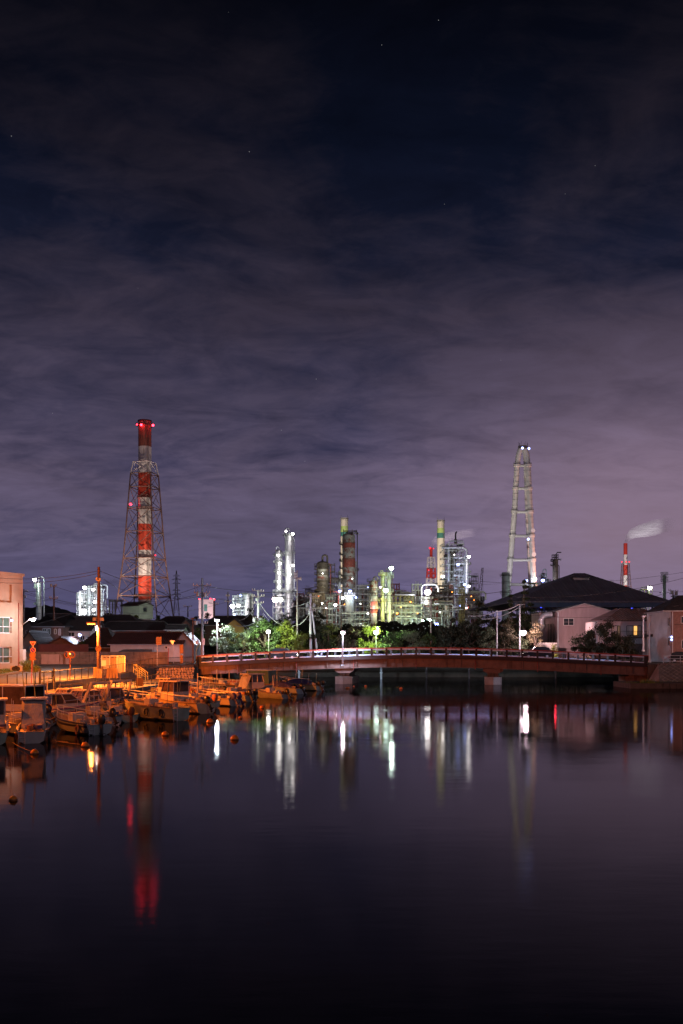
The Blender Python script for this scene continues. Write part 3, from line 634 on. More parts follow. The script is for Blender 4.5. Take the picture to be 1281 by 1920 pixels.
# ---------------------------------------------------------------- the big striped chimney in its lattice tower
Y = 450
t = Thing('striped_chimney', 'tall red and white chimney standing inside a red lattice tower, left in the plant', 'chimney', WZ(271, 3, Y))
bands(t, 271.8, Y, [789, 838, 867.5, 887, 934, 953, 983, 1032, 1048, 1079, 1125, 1165, 1222], 12.2, [M['stack_dark'], M['stack_white'], M['clean_white'], M['stack_red'], M['stack_white'], M['stack_white'], M['stack_red'], M['stack_white'], M['stack_white'], M['stack_red'], M['stack_white'], M['stack_white']])
lattice(t, 271.5, Y, [(867.5, 19), (889, 23)], M['lattice_white'], r=.26, sub='upper_leg')
lattice(t, 271.5, Y, [(889, 23), (915, 25), (954, 28), (998, 31), (1048, 35), (1082, 39), (1118, 43.5), (1165, 50), (1222, 57)], M['lattice'], r=.33)
cx = (271.6 - CX) * Y / F
for py, hw in ((934, 16), (956, 19), (1046, 21), (1119, 24)):
    platform(t, cx, Y, CAMZ + (HY - py) * Y / F, PX(12.3, Y), 0, 360, M['lattice'], wd=PX(hw - 12.3, Y) * .6, k=18)
platform(t, cx, Y, CAMZ + (HY - 798) * Y / F, PX(12.3, Y), 0, 360, M['dark'], wd=1.0, k=18, name='top_platform')
mb = MB(); mb.lathe((cx, Y, 0), [(PX(12.3, Y), W(0, 790.5, Y).z), (PX(13.2, Y), W(0, 790.5, Y).z), (PX(13.2, Y), W(0, 788.5, Y).z), (PX(11, Y), W(0, 788.5, Y).z)], 28); t.part('rim', mb, M['dark'])
mb = MB()
for s_ in (-.3, .3): mb.truss((cx + 2 + s_, Y - PX(12.6, Y), W(0, 1150, Y).z), (cx + 2 + s_, Y - PX(12.6, Y), W(0, 800, Y).z), .08)
t.part('ladder', mb, M['dark'])
for px, py, pw in ((257, 796, 0), (265, 796.5, 4200), (287, 797.5, 4200)):
    beacon(t, px, py, Y - 3.4, .55 if pw else .3, p=pw * .6)
beacon(t, 245, 945.5, Y, .6, p=3500); beacon(t, 291.5, 1041, Y, .38, G['rdim'])
for px, nm in ((192, 'left'), (352, 'right')):
    added_uplight('added floodlight hidden on a short post behind the roofs, %s of the striped chimney foot' % nm, px, 1172, 424, W(271, 1000, Y), 250000, (1, .74, .58), 64, 'added floodlights at the chimney foot')  # hidden spots added solely to light the chimney
# ---------------------------------------------------------------- the pale A-shaped pipe stack
Y = 750
t = Thing('tripod_stack', 'very tall pale A-shaped stack of three leaning pipes tied by collars, with two dishes', 'stack', WZ(980, 3, Y))
LL = [(976.5, 840), (972.5, 853), (969.6, 873), (967.3, 916), (965, 960), (961.2, 1005), (957.6, 1050), (953.5, 1096), (943, 1215)]
RL = [(984.5, 840), (988, 853), (990, 873), (992, 916), (994, 960), (996.3, 1005), (998.5, 1050), (1000.5, 1096), (1004, 1215)]
bk = [(983, 840), (986, 853), (987, 873), (988.5, 916), (990, 960), (992, 1005), (994, 1050), (996, 1096), (999, 1215)]
def seg(ps, dy): return [W(x, y, Y + dy * (y - 838) / 380.0) for x, y in ps]
for ps, dy, rr in ((LL, 4, 4.9), (RL, -14, 5.2), (bk, 30, 4.9)):
    mb = MB(); mb.path(seg(ps, dy), PX(rr, Y), 20); t.part('leaning_pipe', mb, M['apipe'], smooth=True)
Lp, Rp, Bp = seg(LL, 4), seg(RL, -14), seg(bk, 30)
for i in range(2, 8):
    mb = MB()
    for P_ in (Lp, Rp, Bp):
        mb.lathe(P_[i], [(PX(5.4, Y), -1.0), (PX(6.8, Y), -.9), (PX(6.8, Y), .9), (PX(5.4, Y), 1.0)], 18)
        if i < 7:
            for g in (.25, .5, .75):
                c_ = P_[i].lerp(P_[i + 1], g); mb.lathe(c_, [(PX(5.2, Y), -.2), (PX(5.7, Y), -.2), (PX(5.7, Y), .2), (PX(5.2, Y), .2)], 16)
    t.part('collar', mb, M['apipe'], smooth=True)
    mb = MB(); mb.tube(Lp[i], Rp[i], PX(2.6, Y), n=12); mb.tube(Rp[i], Bp[i], PX(2.2, Y), n=10); mb.tube(Lp[i], Bp[i], PX(2.2, Y), n=10); t.part('tie_duct', mb, M['apipe'], smooth=True)
    if i in (5, 2, 4, 6):
        for P_, nm in ((Lp, 'l'), (Rp, 'r')): platform(t, P_[i].x, P_[i].y, P_[i].z + 1.0, PX(5.2, Y), 0, 360, M['frame'], wd=PX(1.5, Y), k=14)
for x, y in ((999.6, 994.6), (1001.4, 1039.5)):
    q = W(x, y, Y - 12 * (y - 838) / 380 - 5); mb = MB(); 
    mb.add([q + Vector((PX(4, Y) * math.cos(R(a)), -.2, PX(4, Y) * math.sin(R(a)))) for a in range(0, 360, 20)] + [q + Vector((PX(3, Y) * math.cos(R(a)), .9, PX(3, Y) * math.sin(R(a)))) for a in range(0, 360, 20)],
           [tuple(range(18)), tuple(range(35, 17, -1))] + [(j, (j + 1) % 18, 18 + (j + 1) % 18, 18 + j) for j in range(18)])
    mb.tube(q + Vector((0, .8, 0)), q + Vector((0, 3.0, 0)), .5); t.part('dish_antenna', mb, M['clean_white'], smooth=True)
mb = MB(); c_ = W(980.5, 839, Y); mb.lathe(c_, [(3.6, -1), (3.6, 1)], 16)
for a in range(0, 360, 60): mb.truss(c_ + Vector((3.2 * math.cos(R(a)), 3.2 * math.sin(R(a)), 1)), c_ + Vector((3.2 * math.cos(R(a)), 3.2 * math.sin(R(a)), 4.2)), .09)
t.part('stack_head', mb, M['sooty'])
mb = MB(); mb.truss(W(974.5, 838, Y), W(974.5, 831, Y), .15); mb.truss(W(989.5, 838, Y), W(989.5, 831, Y), .15); t.part('lightning_rods', mb, M['dark'])
for x, y in ((979.7, 840), (992, 841), (990.7, 1011)): beacon(t, x, y, Y - 18, .85, G['b'])
added_uplight('assumed floodlight at the left foot of the pale stack behind the roofs', 925, 1150, 690, W(975, 980, Y), 430000, (.98, .94, .98), 60, 'assumed floodlights at the pale stack foot')  # unseen spot assumed from the whitish light on the stack's left side
added_uplight('assumed pinkish floodlight at the right foot of the pale stack behind the warehouse', 1090, 1150, 720, W(992, 1000, Y), 800000, (1, .46, .38), 60, 'assumed floodlights at the pale stack foot')  # likewise assumed out of view, giving the pinkish right side
flood('blue-white lamp at the base of the pale stack, left one of two', 987, 1088.6, 735, 1.5, G['b'], 9000, BLUEW, 1125)
flood('blue-white lamp at the base of the pale stack, right one of two', 1003, 1085.6, 735, 1.7, G['w'], 3000, BLUEW, 1125)
# ---------------------------------------------------------------- other chimneys
Y = 1100
t = Thing('striped_chimney', 'slim red and white chimney with a steam plume at the far right', 'chimney', WZ(1173, 3, Y))
bands(t, 1173, Y, [1018.7, 1040, 1059.4, 1078.8, 1098, 1118, 1214], 3.6, [M['clean_red'], M['clean_white'], M['clean_red'], M['clean_white'], M['clean_red'], M['clean_white']], 20)
lattice(t, 1173, Y, [(1057, 5.5), (1078, 6.7), (1100, 8.2), (1140, 10.5), (1214, 16)], M['lattice'], rot=45, r=.35)
platform(t, (1173 - CX) * Y / F, Y, W(0, 1056, Y).z, PX(3.7, Y), 0, 360, M['clean_white'], wd=PX(2.6, Y), k=14)
for x in (1166, 1174.5, 1180): beacon(t, x, 1053.5, Y - 6, .8, G['rf'])
Y = 1000
t = Thing('striped_chimney', 'red and white chimney in a white-red cage beside the cream chimney', 'chimney', WZ(808.6, 3, Y))
bands(t, 808.6, Y, [1026.7, 1045, 1065, 1084, 1096, 1110, 1214], 2.8, [M['clean_red'], M['clean_white'], M['clean_red'], M['clean_white'], M['clean_red'], M['clean_white']], 18)
lattice(t, 808.6, Y, [(1045, 6.0), (1055, 6.6), (1065, 7.1)], M['lattice_white'], rot=45, r=.5, sub='upper_leg')
lattice(t, 808.6, Y, [(1065, 7.1), (1075, 7.6), (1084, 8)], M['clean_red'], rot=45, r=.5, sub='middle_leg')
lattice(t, 808.6, Y, [(1084, 8), (1094, 8.4), (1110, 9.2), (1140, 10), (1214, 15)], M['lattice_white'], rot=45, r=.5)
beacon(t, 806.4, 1027.7, Y - 4, 1.1, G['rf']); beacon(t, 813, 1028.5, Y - 4, .6, G['rf']); beacon(t, 804, 1069, Y - 8, .6, G['rf'])
for (px, top, rp, y_, lab) in ((826.7, 975.4, 6.6, 700, 'tall cream chimney with lime and teal bands beside the striped one'), (646, 971.5, 6.7, 700, 'tall cream chimney with a lime band standing behind the dark twin-band column')):
    t = Thing('cream_chimney', lab, 'chimney', WZ(px, 3, y_)); cxx = (px - CX) * y_ / F
    off = 0 if px > 800 else 1
    st_ = [top, 990.6, 999.7, 1009.5, 1220] if px > 800 else [top, 987, 998, 1006, 1220]
    bands(t, px, y_, st_, rp, [M['cream'], M['lime'], M['teal'], M['cream']], 24, taper=.9)
    platform(t, cxx, y_, W(0, top + 3, y_).z, PX(rp, y_), 0, 360, M['frame'], wd=PX(.9, y_), k=16)
    mb = MB()
    for s_ in (-1, 1): mb.truss((cxx + s_ * PX(rp - .5, y_), y_, W(0, top, y_).z), (cxx + s_ * PX(rp - .5, y_), y_, W(0, top - 5.5, y_).z), .12)
    for s_ in (-.5, .5): mb.truss((cxx + PX(3, y_) + s_, y_ - PX(rp, y_), W(0, 1200, y_).z), (cxx + PX(3, y_) + s_, y_ - PX(rp, y_), W(0, top + 3, y_).z), .12)
    t.part('ladder_and_rods', mb, M['frame'])
    added_uplight('added floodlight behind the trees lighting %s cream chimney' % ('the right' if px > 800 else 'the left'), px - 20, 1170, 640, W(px, 1050, y_), 1100000, (1, .86, .66), 50, 'added floodlights at the cream chimneys')  # out-of-sight spot added to brighten the cream shaft
# ---------------------------------------------------------------- columns
sv, ru, so, pg, fr, yl = M['silver'], M['rust'], M['sooty'], M['paleg'], M['frame'], M['yel']
vessel('bright silver column, shorter left one of the floodlit pair', 523, 1031, 1128, 13, 550, sv, [1042, 1055, 1072, 1092, 1110], pg, extra=[('goose', -5.2, 1.2, 1125, 3, M['galv'])])
vessel('bright silver column, taller right one of the floodlit pair', 542.5, 1000, 1128, 16, 548, sv, [1004.5, 1038, 1079, 1112], pg, extra=[('goose', -7, 1.3, 1030, 6, M['galv']), ('side', 9.5, .9, 1010, 1120, M['galv'])], rings=8)
for i, (x, y, l, pw) in enumerate(((522, 1041, 'at the top of the shorter silver column', 30000), (525, 1056, 'second from the top on the shorter silver column', 30000), (523.5, 1073.5, 'midway down the shorter silver column', 30000), (523, 1090, 'low on the shorter silver column', 30000), (523.5, 1100.5, 'lowest on the shorter silver column', 20000),
        (549.5, 1060, 'on the right side of the taller silver column', 26000), (543, 1077, 'midway down the taller silver column', 34000), (549, 1001, 'at the head of the taller silver column', 20000), (536.5, 996, 'on the vapour pipe atop the taller silver column', 9000))):
    flood('white floodlight ' + l, x, y, 541, .95 if i not in (8,) else .6, G['w'], pw * .13, (1, .97, .95), group='floodlights on the silver columns', light_off=(0, -2.6, 0))
flood('very bright pinkish floodlight at the foot of the silver columns', 517, 1123.5, 535, 2.3, G['p'], 14000, (1, .9, .9), 1140)
flood('smaller white floodlight right of the bright one at the silver column foot', 526, 1124, 536, 1.6, G['w'], 7000, (1, .95, .9), 1140)
frame('white-lit platform stack around the foot of the silver columns', 512, 556, 1106, 1160, 545, 8, 4, 5, M['galv'], 4, 10, 3)
vessel('stubby rusty column with an arched gooseneck pipe', 604.8, 1052, 1155, 21.6, 430, so, [1062, 1068, 1078, 1090, 1100], so, extra=[('goose', 9, 1.9, 1066, 6.5, M['sooty']), ('side', 15, .9, 1057, 1120, M['rustred'])], bands_=[(1068, 1076, ru), (1079, 1088, ru)], ps=(-230, 50))
vessel('broad dark column base below the gooseneck', 605, 1103, 1165, 31, 432, so, [1108, 1120], so, dome=.25, extra=[], rings=3)
vessel('large rust-patched column with two red bands', 654, 999.6, 1170, 24.2, 450, ru, [1021, 1040, 1052.5, 1066, 1080, 1094], so, extra=[('side', 16, 1.0, 996, 1105, M['dark']), ('side', 13.5, .5, 1066, 1165, M['steel'])], bands_=[(1018.4, 1027.8, M['rustred']), (1047, 1064, M['rustred'])], ps=(140, 215), rings=7)
vessel('slim grey column joined to the right of the rust-patched column', 665.5, 1052, 1160, 6, 456, pg, [1070], so)
frame('dark head platform with piping on top of the rust-patched column', 644, 669, 995, 1001, 450, 4, 3, 1, so, 2, 3, 0, decks=False)
frame('rusty service tower between the gooseneck and rust-patched columns', 610, 628, 1058, 1165, 436, 6, 3, 8, M['sooty'], 9, 8, 2, pm=[M['sooty'], M['rustred'], M['steel']])
t = Thing('pipe_bridge', 'dark duct bridge joining the gooseneck column to the rust-patched column', 'pipe bridge', WZ(635, 3, 440)); mb = MB(); mb.tube(W(618, 1087, 440), W(648, 1088, 446), 1.1, n=10); mb.tube(W(618, 1092, 440), W(648, 1091.5, 446), .4, n=8); t.part('duct', mb, so, smooth=True); mb = MB(); mb.truss(W(633, 1087, 442), W(633, 1150, 442), .4); t.part('support', mb, so)
vessel('mottled red column left in the yellow-lit group', 700.5, 1087.5, 1182, 14.2, 400, ru, [1091, 1112, 1142], so, extra=[('goose', 7.5, 1.2, 1140, 3, so), ('side', -8.5, .5, 1092, 1165, so)], bands_=[(1128, 1150, M['rustred'])], ps=(150, 400))
vessel('yellow-green column in the middle of the yellow-lit group', 718, 1075.5, 1160, 6.6, 402, mat('lime_cladding', (.36,.40,.24), .45, .2, var=.2, vs_=.5), [1079, 1107, 1128], yl, extra=[('goose', -4, .5, 1080, 4, yl), ('side', 5.3, .5, 1078, 1150, sv)], ps=(150, 400))
vessel('tall grey column with a lamp on top in the yellow-lit group', 729.5, 1073.5, 1182, 8.2, 404, pg, [1079, 1084, 1110, 1150], pg, extra=[('goose', -5, .5, 1080, 4.5, yl), ('side', 6.5, .6, 1080, 1175, so)], ps=(150, 400))
flood('brightest greenish-white floodlight high on the grey column of the yellow-lit group', 734, 1064.8, 398, 1.15, G['g'], 20000, (.75, 1, .80), 1079, omni=True)
flood('greenish-white floodlight halfway up the yellow-green column', 723.5, 1106.5, 396, 1.2, G['g'], 17000, (.92, 1, .50), light_off=(0, -4, 0))
flood('small pink obstruction lamp on the mottled red column group', 713.5, 1100.5, 396, .45, G['p'], 2500, (1, .6, .55))
flood('tiny white lamp at the top of the pipe rack left of the mottled column', 690, 1101, 420, .3, G['b'], 0, WHITE)
# tall lattice structure right of the cream chimney
Y = 480
frame('tall open steel tower with diagonal bracing right of the cream chimney', 829, 870, 1020, 1162, Y, 10, 4, 11, pg, 21, 16, 5, name='steel_tower', brace=.75, pm=[M['sooty'], M['paleg'], M['galv'], M['rustred'], M['frame']])
frame('narrow ladder-braced stair tower on the right of the tall steel tower', 852, 871, 1046, 1160, Y - 3, 4, 2, 10, M['galv'], 7, 3, 0, name='stair_tower', brace=1)
vessel('dark reactor column inside the tall steel tower', 848, 1032, 1158, 13, 485, so, [1050, 1072], so)
vessel('rust-brown column in front of the tall steel tower', 846, 1096, 1160, 9, 470, M['stack_dark'], [1112], so, rings=5)
vessel('silver ringed column hugging the right side of the tall steel tower', 875, 1045, 1098, 8, 478, sv, [1059, 1074, 1083], pg, rings=9, extra=[], ps=(-60, 90))
t = Thing('flare_pipe', 'dark bent vent pipe on top of the tall steel tower', 'vent pipe', W(855, 1020, Y)); mb = MB(); mb.path([W(854.5, 1020, 484), W(854.5, 1003, 484), W(855, 999, 484), W(857, 997, 484)], PX(1.5, Y), 9); t.part('pipe', mb, M['dark'], smooth=True); mb = MB(); mb.tube(W(854.5, 1021, 484), W(854.5, 1011, 484), PX(3, Y), n=10); t.part('collar', mb, so)
t = Thing('overhead_duct', 'pale overhead duct bending down on the right of the tall steel tower', 'duct', W(850, 1027, Y)); mb = MB(); mb.path([W(828, 1027, Y - 2), W(868, 1027, Y - 2), W(873, 1029, Y - 2), W(875.5, 1034, Y - 2), W(875, 1041, Y - 2), W(870, 1045, Y - 2)], PX(1.9, Y), 12); t.part('duct', mb, M['galv'], smooth=True)
frame('open steel structure right of the silver ringed column', 880, 897, 1080, 1160, 490, 8, 2, 6, M['frame'], 31, 8, 2, brace=.8)
for x, y, l, g, p, c in ((859, 1058.3, 'in the middle of the tall steel tower', G['b'], 14000, BLUEW), (830.5, 1080.5, 'on the left edge of the tall steel tower', G['w'], 16000, (.85,.88,1)), (879, 1043.5, 'at the top right of the tall steel tower', G['w'], 12000, (1, .85, .8)), (871.5, 1096, 'low on the right of the tall steel tower', G['b'], 16000, BLUEW), (879, 1099, 'beside the pipework below the silver ringed column', G['w'], 16000, BLUEW), (862.5, 1135.5, 'small one near the foot of the tall steel tower', G['b'], 3000, BLUEW), (875, 1140, 'pinkish one near the foot of the structure', G['p'], 4000, (1,.5,.35))):
    flood('lamp ' + l, x, y, 470, .9 if y < 1130 else .55, g, p * .5, c, group='lamps on the tall steel tower', light_off=(0, -3, 0))
# crane
t = Thing('tower_crane', 'reddish lattice crane jib rising behind the steel structures', 'crane', WZ(900, 3, 620)); mb = MB()
pa, pb = W(899.5, 1120, 620), W(905, 1064.5, 620)
for o_ in (-.9, .9):
    mb.truss(pa + Vector((o_, 0, 0)), pb + Vector((o_ * .5, 0, 0)), .16)
for i in range(14):
    f, g = i / 14, (i + 1) / 14; mb.truss(pa.lerp(pb, f) + Vector((-.9 if i % 2 else .9, 0, 0)), pa.lerp(pb, g) + Vector((.8 if i % 2 else -.8, 0, 0)), .10)
t.part('jib', mb, M['lattice']); mb = MB(); mb.truss(pb, W(906, 1118, 622), .08); t.part('cable', mb, M['dark']); mb = MB(); mb.box(W(899, 1123, 620), (6, 4, 3)); t.part('cab', mb, M['dark'])
# tank and drums in the middle
vessel('white-lit squat tank below the looped pipe', 798, 1118, 1158, 19, 430, sv, [1123], pg, dome=.3, rings=2)
t = Thing('pipe_loop', 'thick pale inverted-U pipe loop above the squat tank', 'pipe', WZ(805, 3, 428)); mb = MB(); mb.path([W(790.5, 1150, 428), W(790.5, 1104, 428), W(792, 1098.5, 428), W(797, 1096, 428), W(815, 1096, 428), W(820, 1098.5, 428), W(822, 1104, 428), W(822, 1110, 428)], PX(1.7, 428), 12); t.part('pipe', mb, M['galv'], smooth=True)
flood('large white-blue floodlight beside the squat tank', 802, 1110, 424, 1.7, G['w'], 26000, (.85,.88,1), light_off=(0, -2, .6))
t = Thing('horizontal_drum', 'long pale horizontal drum with a rusty top on the pipe rack', 'drum', W(807, 1144, 425)); 
mb = MB(); mb.tube(W(778, 1141, 425), W(805, 1141, 425), PX(3, 425), n=16); t.part('shell', mb, M['galv'], smooth=True); mb = MB(); mb.box(W(791, 1136, 425), (PX(28, 425), 2.4, .6)); t.part('walkway', mb, M['rustred'])
t = Thing('elbow_duct', 'fat silver duct with a downward elbow beside the horizontal drum', 'duct', W(830, 1140, 424)); mb = MB(); mb.path([W(814, 1134, 424), W(829, 1134, 424), W(834, 1136, 424), W(836, 1139, 424), W(836, 1150, 424)], PX(2.7, 424), 12); t.part('duct', mb, M['galv'], smooth=True)
vessel('dark purple drum above the elbow duct', 817, 1122, 1136, 9, 440, M['stack_dark'], [], so, dome=.3, rings=1, ladder=0)
for i, (a_, b_, c_, d_, yy, nb, nl, mm, lab) in enumerate((
    (560, 600, 1118, 1165, 470, 5, 4, so, 'dark pipe rack behind the H-shaped utility pole'), (628, 692, 1103, 1172, 445, 7, 6, fr, 'dense dark pipe rack right of the rust-patched column'), (668, 695, 1100, 1172, 470, 4, 6, pg, 'grey pipe rack beside the tall dark side pipe'),
    (735, 775, 1117, 1182, 430, 5, 5, yl, 'yellow-lit pipe rack right of the yellow-lit columns'), (742, 790, 1136, 1184, 410, 5, 4, pg, 'pale grey pipe rack in front of the yellow-lit one'), (776, 842, 1134, 1186, 415, 8, 4, fr, 'wide pipe rack carrying the horizontal drum'),
    (806, 850, 1098, 1165, 455, 5, 6, so, 'rusty rack behind the looped pipe and squat tank'), (560, 640, 1140, 1185, 415, 9, 3, M['steel'], 'low pipe rack in front of the gooseneck column'), (640, 700, 1150, 1186, 412, 7, 3, pg, 'low pipe rack at the foot of the rust-patched column'), (862, 900, 1112, 1160, 460, 4, 5, fr, 'pipe rack at the foot of the silver ringed column'))):
    frame(lab, a_, b_, c_, d_, yy, 7, nb, nl, mm, 40 + i, 12, 4)
for x, y, l, g, p, c, r_ in ((637, 1108, 'blue-white strip lamp on the platform in front of the rust-patched column', G['b'], 9000, BLUEW, .8), (656.5, 1108, 'blue lamp above the white service platform', G['b'], 9000, BLUEW, .9), (643, 1121, 'white lamp on the small lit platform left of the white service platform', G['w'], 9000, WHITE, .8), (629, 1134, 'white lamp low in the pipe rack left of the service platform', G['w'], 8000, WHITE, .7), (667.5, 1120, 'white lamp strip on the right side pipe of the rust-patched column', G['b'], 7000, BLUEW, .6),
        (795.6, 1164.7, 'green-white floodlight under the wide pipe rack, left one of two', G['g'], 24000, (.6, 1, .8), 1.35), (805, 1162.8, 'green-white floodlight under the wide pipe rack, right one of two', G['g'], 24000, (.6, 1, .8), 1.35), (819, 1170, 'blue-white lamp right of the two green-white floodlights', G['b'], 9000, BLUEW, .9),
        (745, 1150, 'small yellowish lamp in the pale grey pipe rack', G['s'], 15000, (.95, 1, .45), .4), (770, 1128, 'small warm lamp at the top of the yellow-lit rack', G['s'], 14000, (1, .85, .35), .35), (690, 1150, 'small white lamp in the dense dark pipe rack', G['w'], 9000, WHITE, .4), (604, 1131, 'small white lamp at the base of the gooseneck column', G['w'], 9000, (.85, 1, .9), .4), (582, 1128, 'small greenish lamp in the rack left of the gooseneck column', G['g'], 8000, GREENW, .4)):
    flood(l, x, y, 405 if y > 1125 else 438, r_, g, p * .42, c, light_off=(0, -3.5, -.5))
t = Thing('service_platform', 'small bright white service platform in front of the rust-patched column', 'platform', W(656, 1130, 436)); q = W(656, 1117, 436)
mb = MB(); mb.box(q, (4.6, 2.6, .3)); 
for x in (-2.2, -1.1, 0, 1.1, 2.2): mb.truss(q + Vector((x, -1.3, 0)), q + Vector((x, -1.3, 1.2)), .07)
for z_ in (.6, 1.2): mb.truss(q + Vector((-2.2, -1.3, z_)), q + Vector((2.2, -1.3, z_)), .07)
t.part('deck', mb, M['clean_white']); mb = MB(); mb.lathe((q.x, 437, W(0, 1185, 436).z), [(1.9, 0), (1.9, q.z - W(0, 1185, 436).z - .2)], 14); t.part('drum', mb, pg, smooth=True)
# dark sphere tanks behind the tree line
for px, py, rr, yy, l in ((570, 1128, 24, 520, 'dark domed storage tank behind the silver columns'),):
    q = W(px, 1150, yy); t = Thing('storage_tank', l, 'tank', q); mb = MB(); R_ = PX(rr, yy); mb.lathe(q, [(R_, -4), (R_, 2.5), (R_ * .8, 6.0), (R_ * .45, 8.0), (R_ * .1, 8.8)], 26); t.part('shell', mb, M['dark'], smooth=True); mb = MB(); mb.lathe(q, [(R_ + .1, 2.4), (R_ + .5, 2.4), (R_ + .5, 2.9), (R_ + .1, 2.9)], 26, cap=False); t.part('rim_walkway', mb, so)
# ---------------------------------------------------------------- left clusters
vessel('small grey-white column with a looped pipe at the far left', 73, 1091, 1160, 9, 500, sv, [1100, 1103, 1134], pg, rings=10, extra=[('goose', 9.6, .9, 1160, 5, M['galv'])], ps=(100, 260))
flood('greenish-white floodlight on the looped column at the far left', 65, 1086.5, 495, 1.2, G['w'], 15000, GREENW, 1104)
vessel('dull grey column in the middle of the overexposed left unit', 167.5, 1097, 1160, 8, 520, M['steel'], [1104, 1120, 1134], pg, rings=9)
frame('white overexposed process unit right of the dull grey column at the far left', 172, 191, 1098, 1160, 524, 10, 4, 8, M['clean_white'], 61, 16, 5, name='process_unit', cat='process unit', pm=[M['clean_white'], M['silver'], M['galv']])
frame('white overexposed process unit left of the dull grey column at the far left', 144, 163, 1113, 1160, 522, 10, 4, 6, M['clean_white'], 62, 14, 5, name='process_unit', cat='process unit', pm=[M['clean_white'], M['silver'], M['galv']])
vessel('slim white column at the left edge of the overexposed unit', 150, 1109, 1150, 4, 518, M['clean_white'], [1118], pg, rings=3)
vessel('white column behind the tall orange pole in the overexposed unit', 181, 1093, 1155, 8, 535, M['clean_white'], [1100, 1112, 1126], M['clean_white'], rings=5)
for x, y, l, r_, p in ((159, 1101.5, 'greenish-white floodlight on top of the overexposed left unit', 1.25, 30000), (157, 1146.5, 'large white floodlight at the foot of the overexposed left unit', 2.0, 50000), (175, 1105, 'blue-white floodlight high on the right half of the overexposed unit', 1.0, 36000), (178, 1128, 'blue-white floodlight midway on the right half of the overexposed unit', 1.0, 40000), (152, 1125, 'blue-white floodlight midway on the left half of the overexposed unit', .9, 36000), (186, 1116, 'small white floodlight beside the tall orange pole', .8, 30000), (176, 1143, 'white floodlight low on the right half of the overexposed unit', 1.0, 34000)):
    flood(l, x, y, 508, r_, G['w'], p * .7, (.80, .88, 1), group='floodlights of the overexposed unit', light_off=(0, -3, 0))
vessel('pale tank with a domed brown cap in the middle-left unit', 463, 1111, 1155, 13, 560, sv, [1116], pg, dome=.9, rings=3, bands_=[])
vessel('grey column right of the domed pale tank', 473, 1113, 1155, 6, 562, M['steel'], [], pg, rings=3)
frame('brightly lit process unit left of the domed pale tank', 436, 458, 1117, 1158, 558, 9, 5, 6, M['galv'], 71, 14, 4, name='process_unit', cat='process unit')
for x, y, l, g, r_, p in ((436, 1136.5, 'blue-white floodlight at the left of the middle-left unit', G['w'], 1.6, 40000), (447, 1135, 'white floodlight in the middle of the middle-left unit', G['w'], 1.3, 40000), (451, 1116.5, 'small blue lamp on top of the middle-left unit', G['b'], .7, 6000), (440, 1152, 'blue lamp at the foot of the middle-left unit', G['b'], .8, 12000), (462, 1133, 'faint blue lamp on the domed pale tank', G['b'], .5, 9000)):
    flood(l, x, y, 548, r_, g, p * .4, (.85, 1, .9), group='lamps of the middle-left unit', light_off=(0, -3, 0))
# far tower block with red beacons
Y = 1500
t = Thing('tower_block', 'far pale pinkish tower block with three red beacons on its roof', 'building', WZ(388, 3, Y)); a = W(374, 1160, Y); b = W(402.5, 1124, Y)
mb = MB(); mb.box(((a.x + b.x) / 2, Y, (a.z + b.z) / 2), (b.x - a.x, 14, b.z - a.z)); t.part('wall', mb, mat('tower_render', (.60,.50,.52), .7, var=.1, vs_=.05))
mb = MB(); mb.box((W(387, 0, Y).x, Y - 7.05, W(0, 1140, Y).z), (PX(6, Y), .3, PX(13, Y))); t.part('recess', mb, M['teal'])
for px, py in ((374.5, 1123.5), (394.5, 1123.2), (401.5, 1123.6)): beacon(t, px, py, Y - 4, 1.3, G['r'])
added_uplight('added floodlight in front of the far pale tower block', 385, 1175, 1440, W(388, 1140, Y), 600000, (1, .75, .75), 80, 'added spotlights')  # no lamp visible here; added to light the tower block
# white hut at the chimney foot, gantry left of it
Y = 405
t = Thing('metal_shed', 'grey-green gabled metal shed at the foot of the striped chimney', 'shed', WZ(254, 3, Y))
a, b, c_ = W(227.5, 1160, Y), W(262, 1134, Y), W(281, 1160, Y - 4); zt = W(0, 1135, Y).z; zr = W(0, 1130, Y).z
mb = MB(); gz = [Vector((b.x, Y, a.z)), Vector((c_.x, Y + 3, a.z)), Vector((c_.x, Y + 3, zt)), Vector(((b.x + c_.x) / 2, Y + 1.5, zr)), Vector((b.x, Y, zt))]
mb.prism(gz, (a.x - b.x, 2.5, 0)); t.part('wall', mb, mat('shed_sheet', (.42,.46,.42), .6, var=.12, wave=(1.2, 'X', .06), vs_=.3))
mb = MB(); off = Vector((0, 0, .12)); l_ = Vector((a.x - b.x - .6, 2.5, 0)); mb.prism([gz[4] + off + Vector((-.6, 0, -.4)), gz[3] + off, gz[3] + off + Vector((0, 0, .3)), gz[4] + off + Vector((-.6, 0, -.1))], l_); mb.prism([gz[3] + off, gz[2] + off + Vector((.6, 0, -.4)), gz[2] + off + Vector((.6, 0, -.1)), gz[3] + off + Vector((0, 0, .3))], l_); t.part('roof', mb, M['dark'])
mb = MB(); q = W(272, 1143.5, Y); mb.box(q + Vector((0, .6, 0)), (1.1, 2.2, 1.5)); t.part('window', mb, M['glassd'])
added_uplight('added floodlight low in front of the grey-green metal shed', 262, 1176, 385, W(256, 1144, Y), 14000, (.85, 1, .72), 80, 'added spotlights')  # extra spot added to light the shed wall
t = Thing('substation_gantry', 'dark substation gantry left of the metal shed', 'gantry', WZ(215, 3, 420)); 
for px in (205.5, 211.5, 216, 228):
    mb = MB(); mb.truss(W(px, 1165, 420), W(px, 1124.5, 420), .28); t.part('post', mb, M['frame'])
mb = MB(); 
for py in (1125, 1127.5): mb.truss(W(204, py, 420), W(232, py, 420), .2)
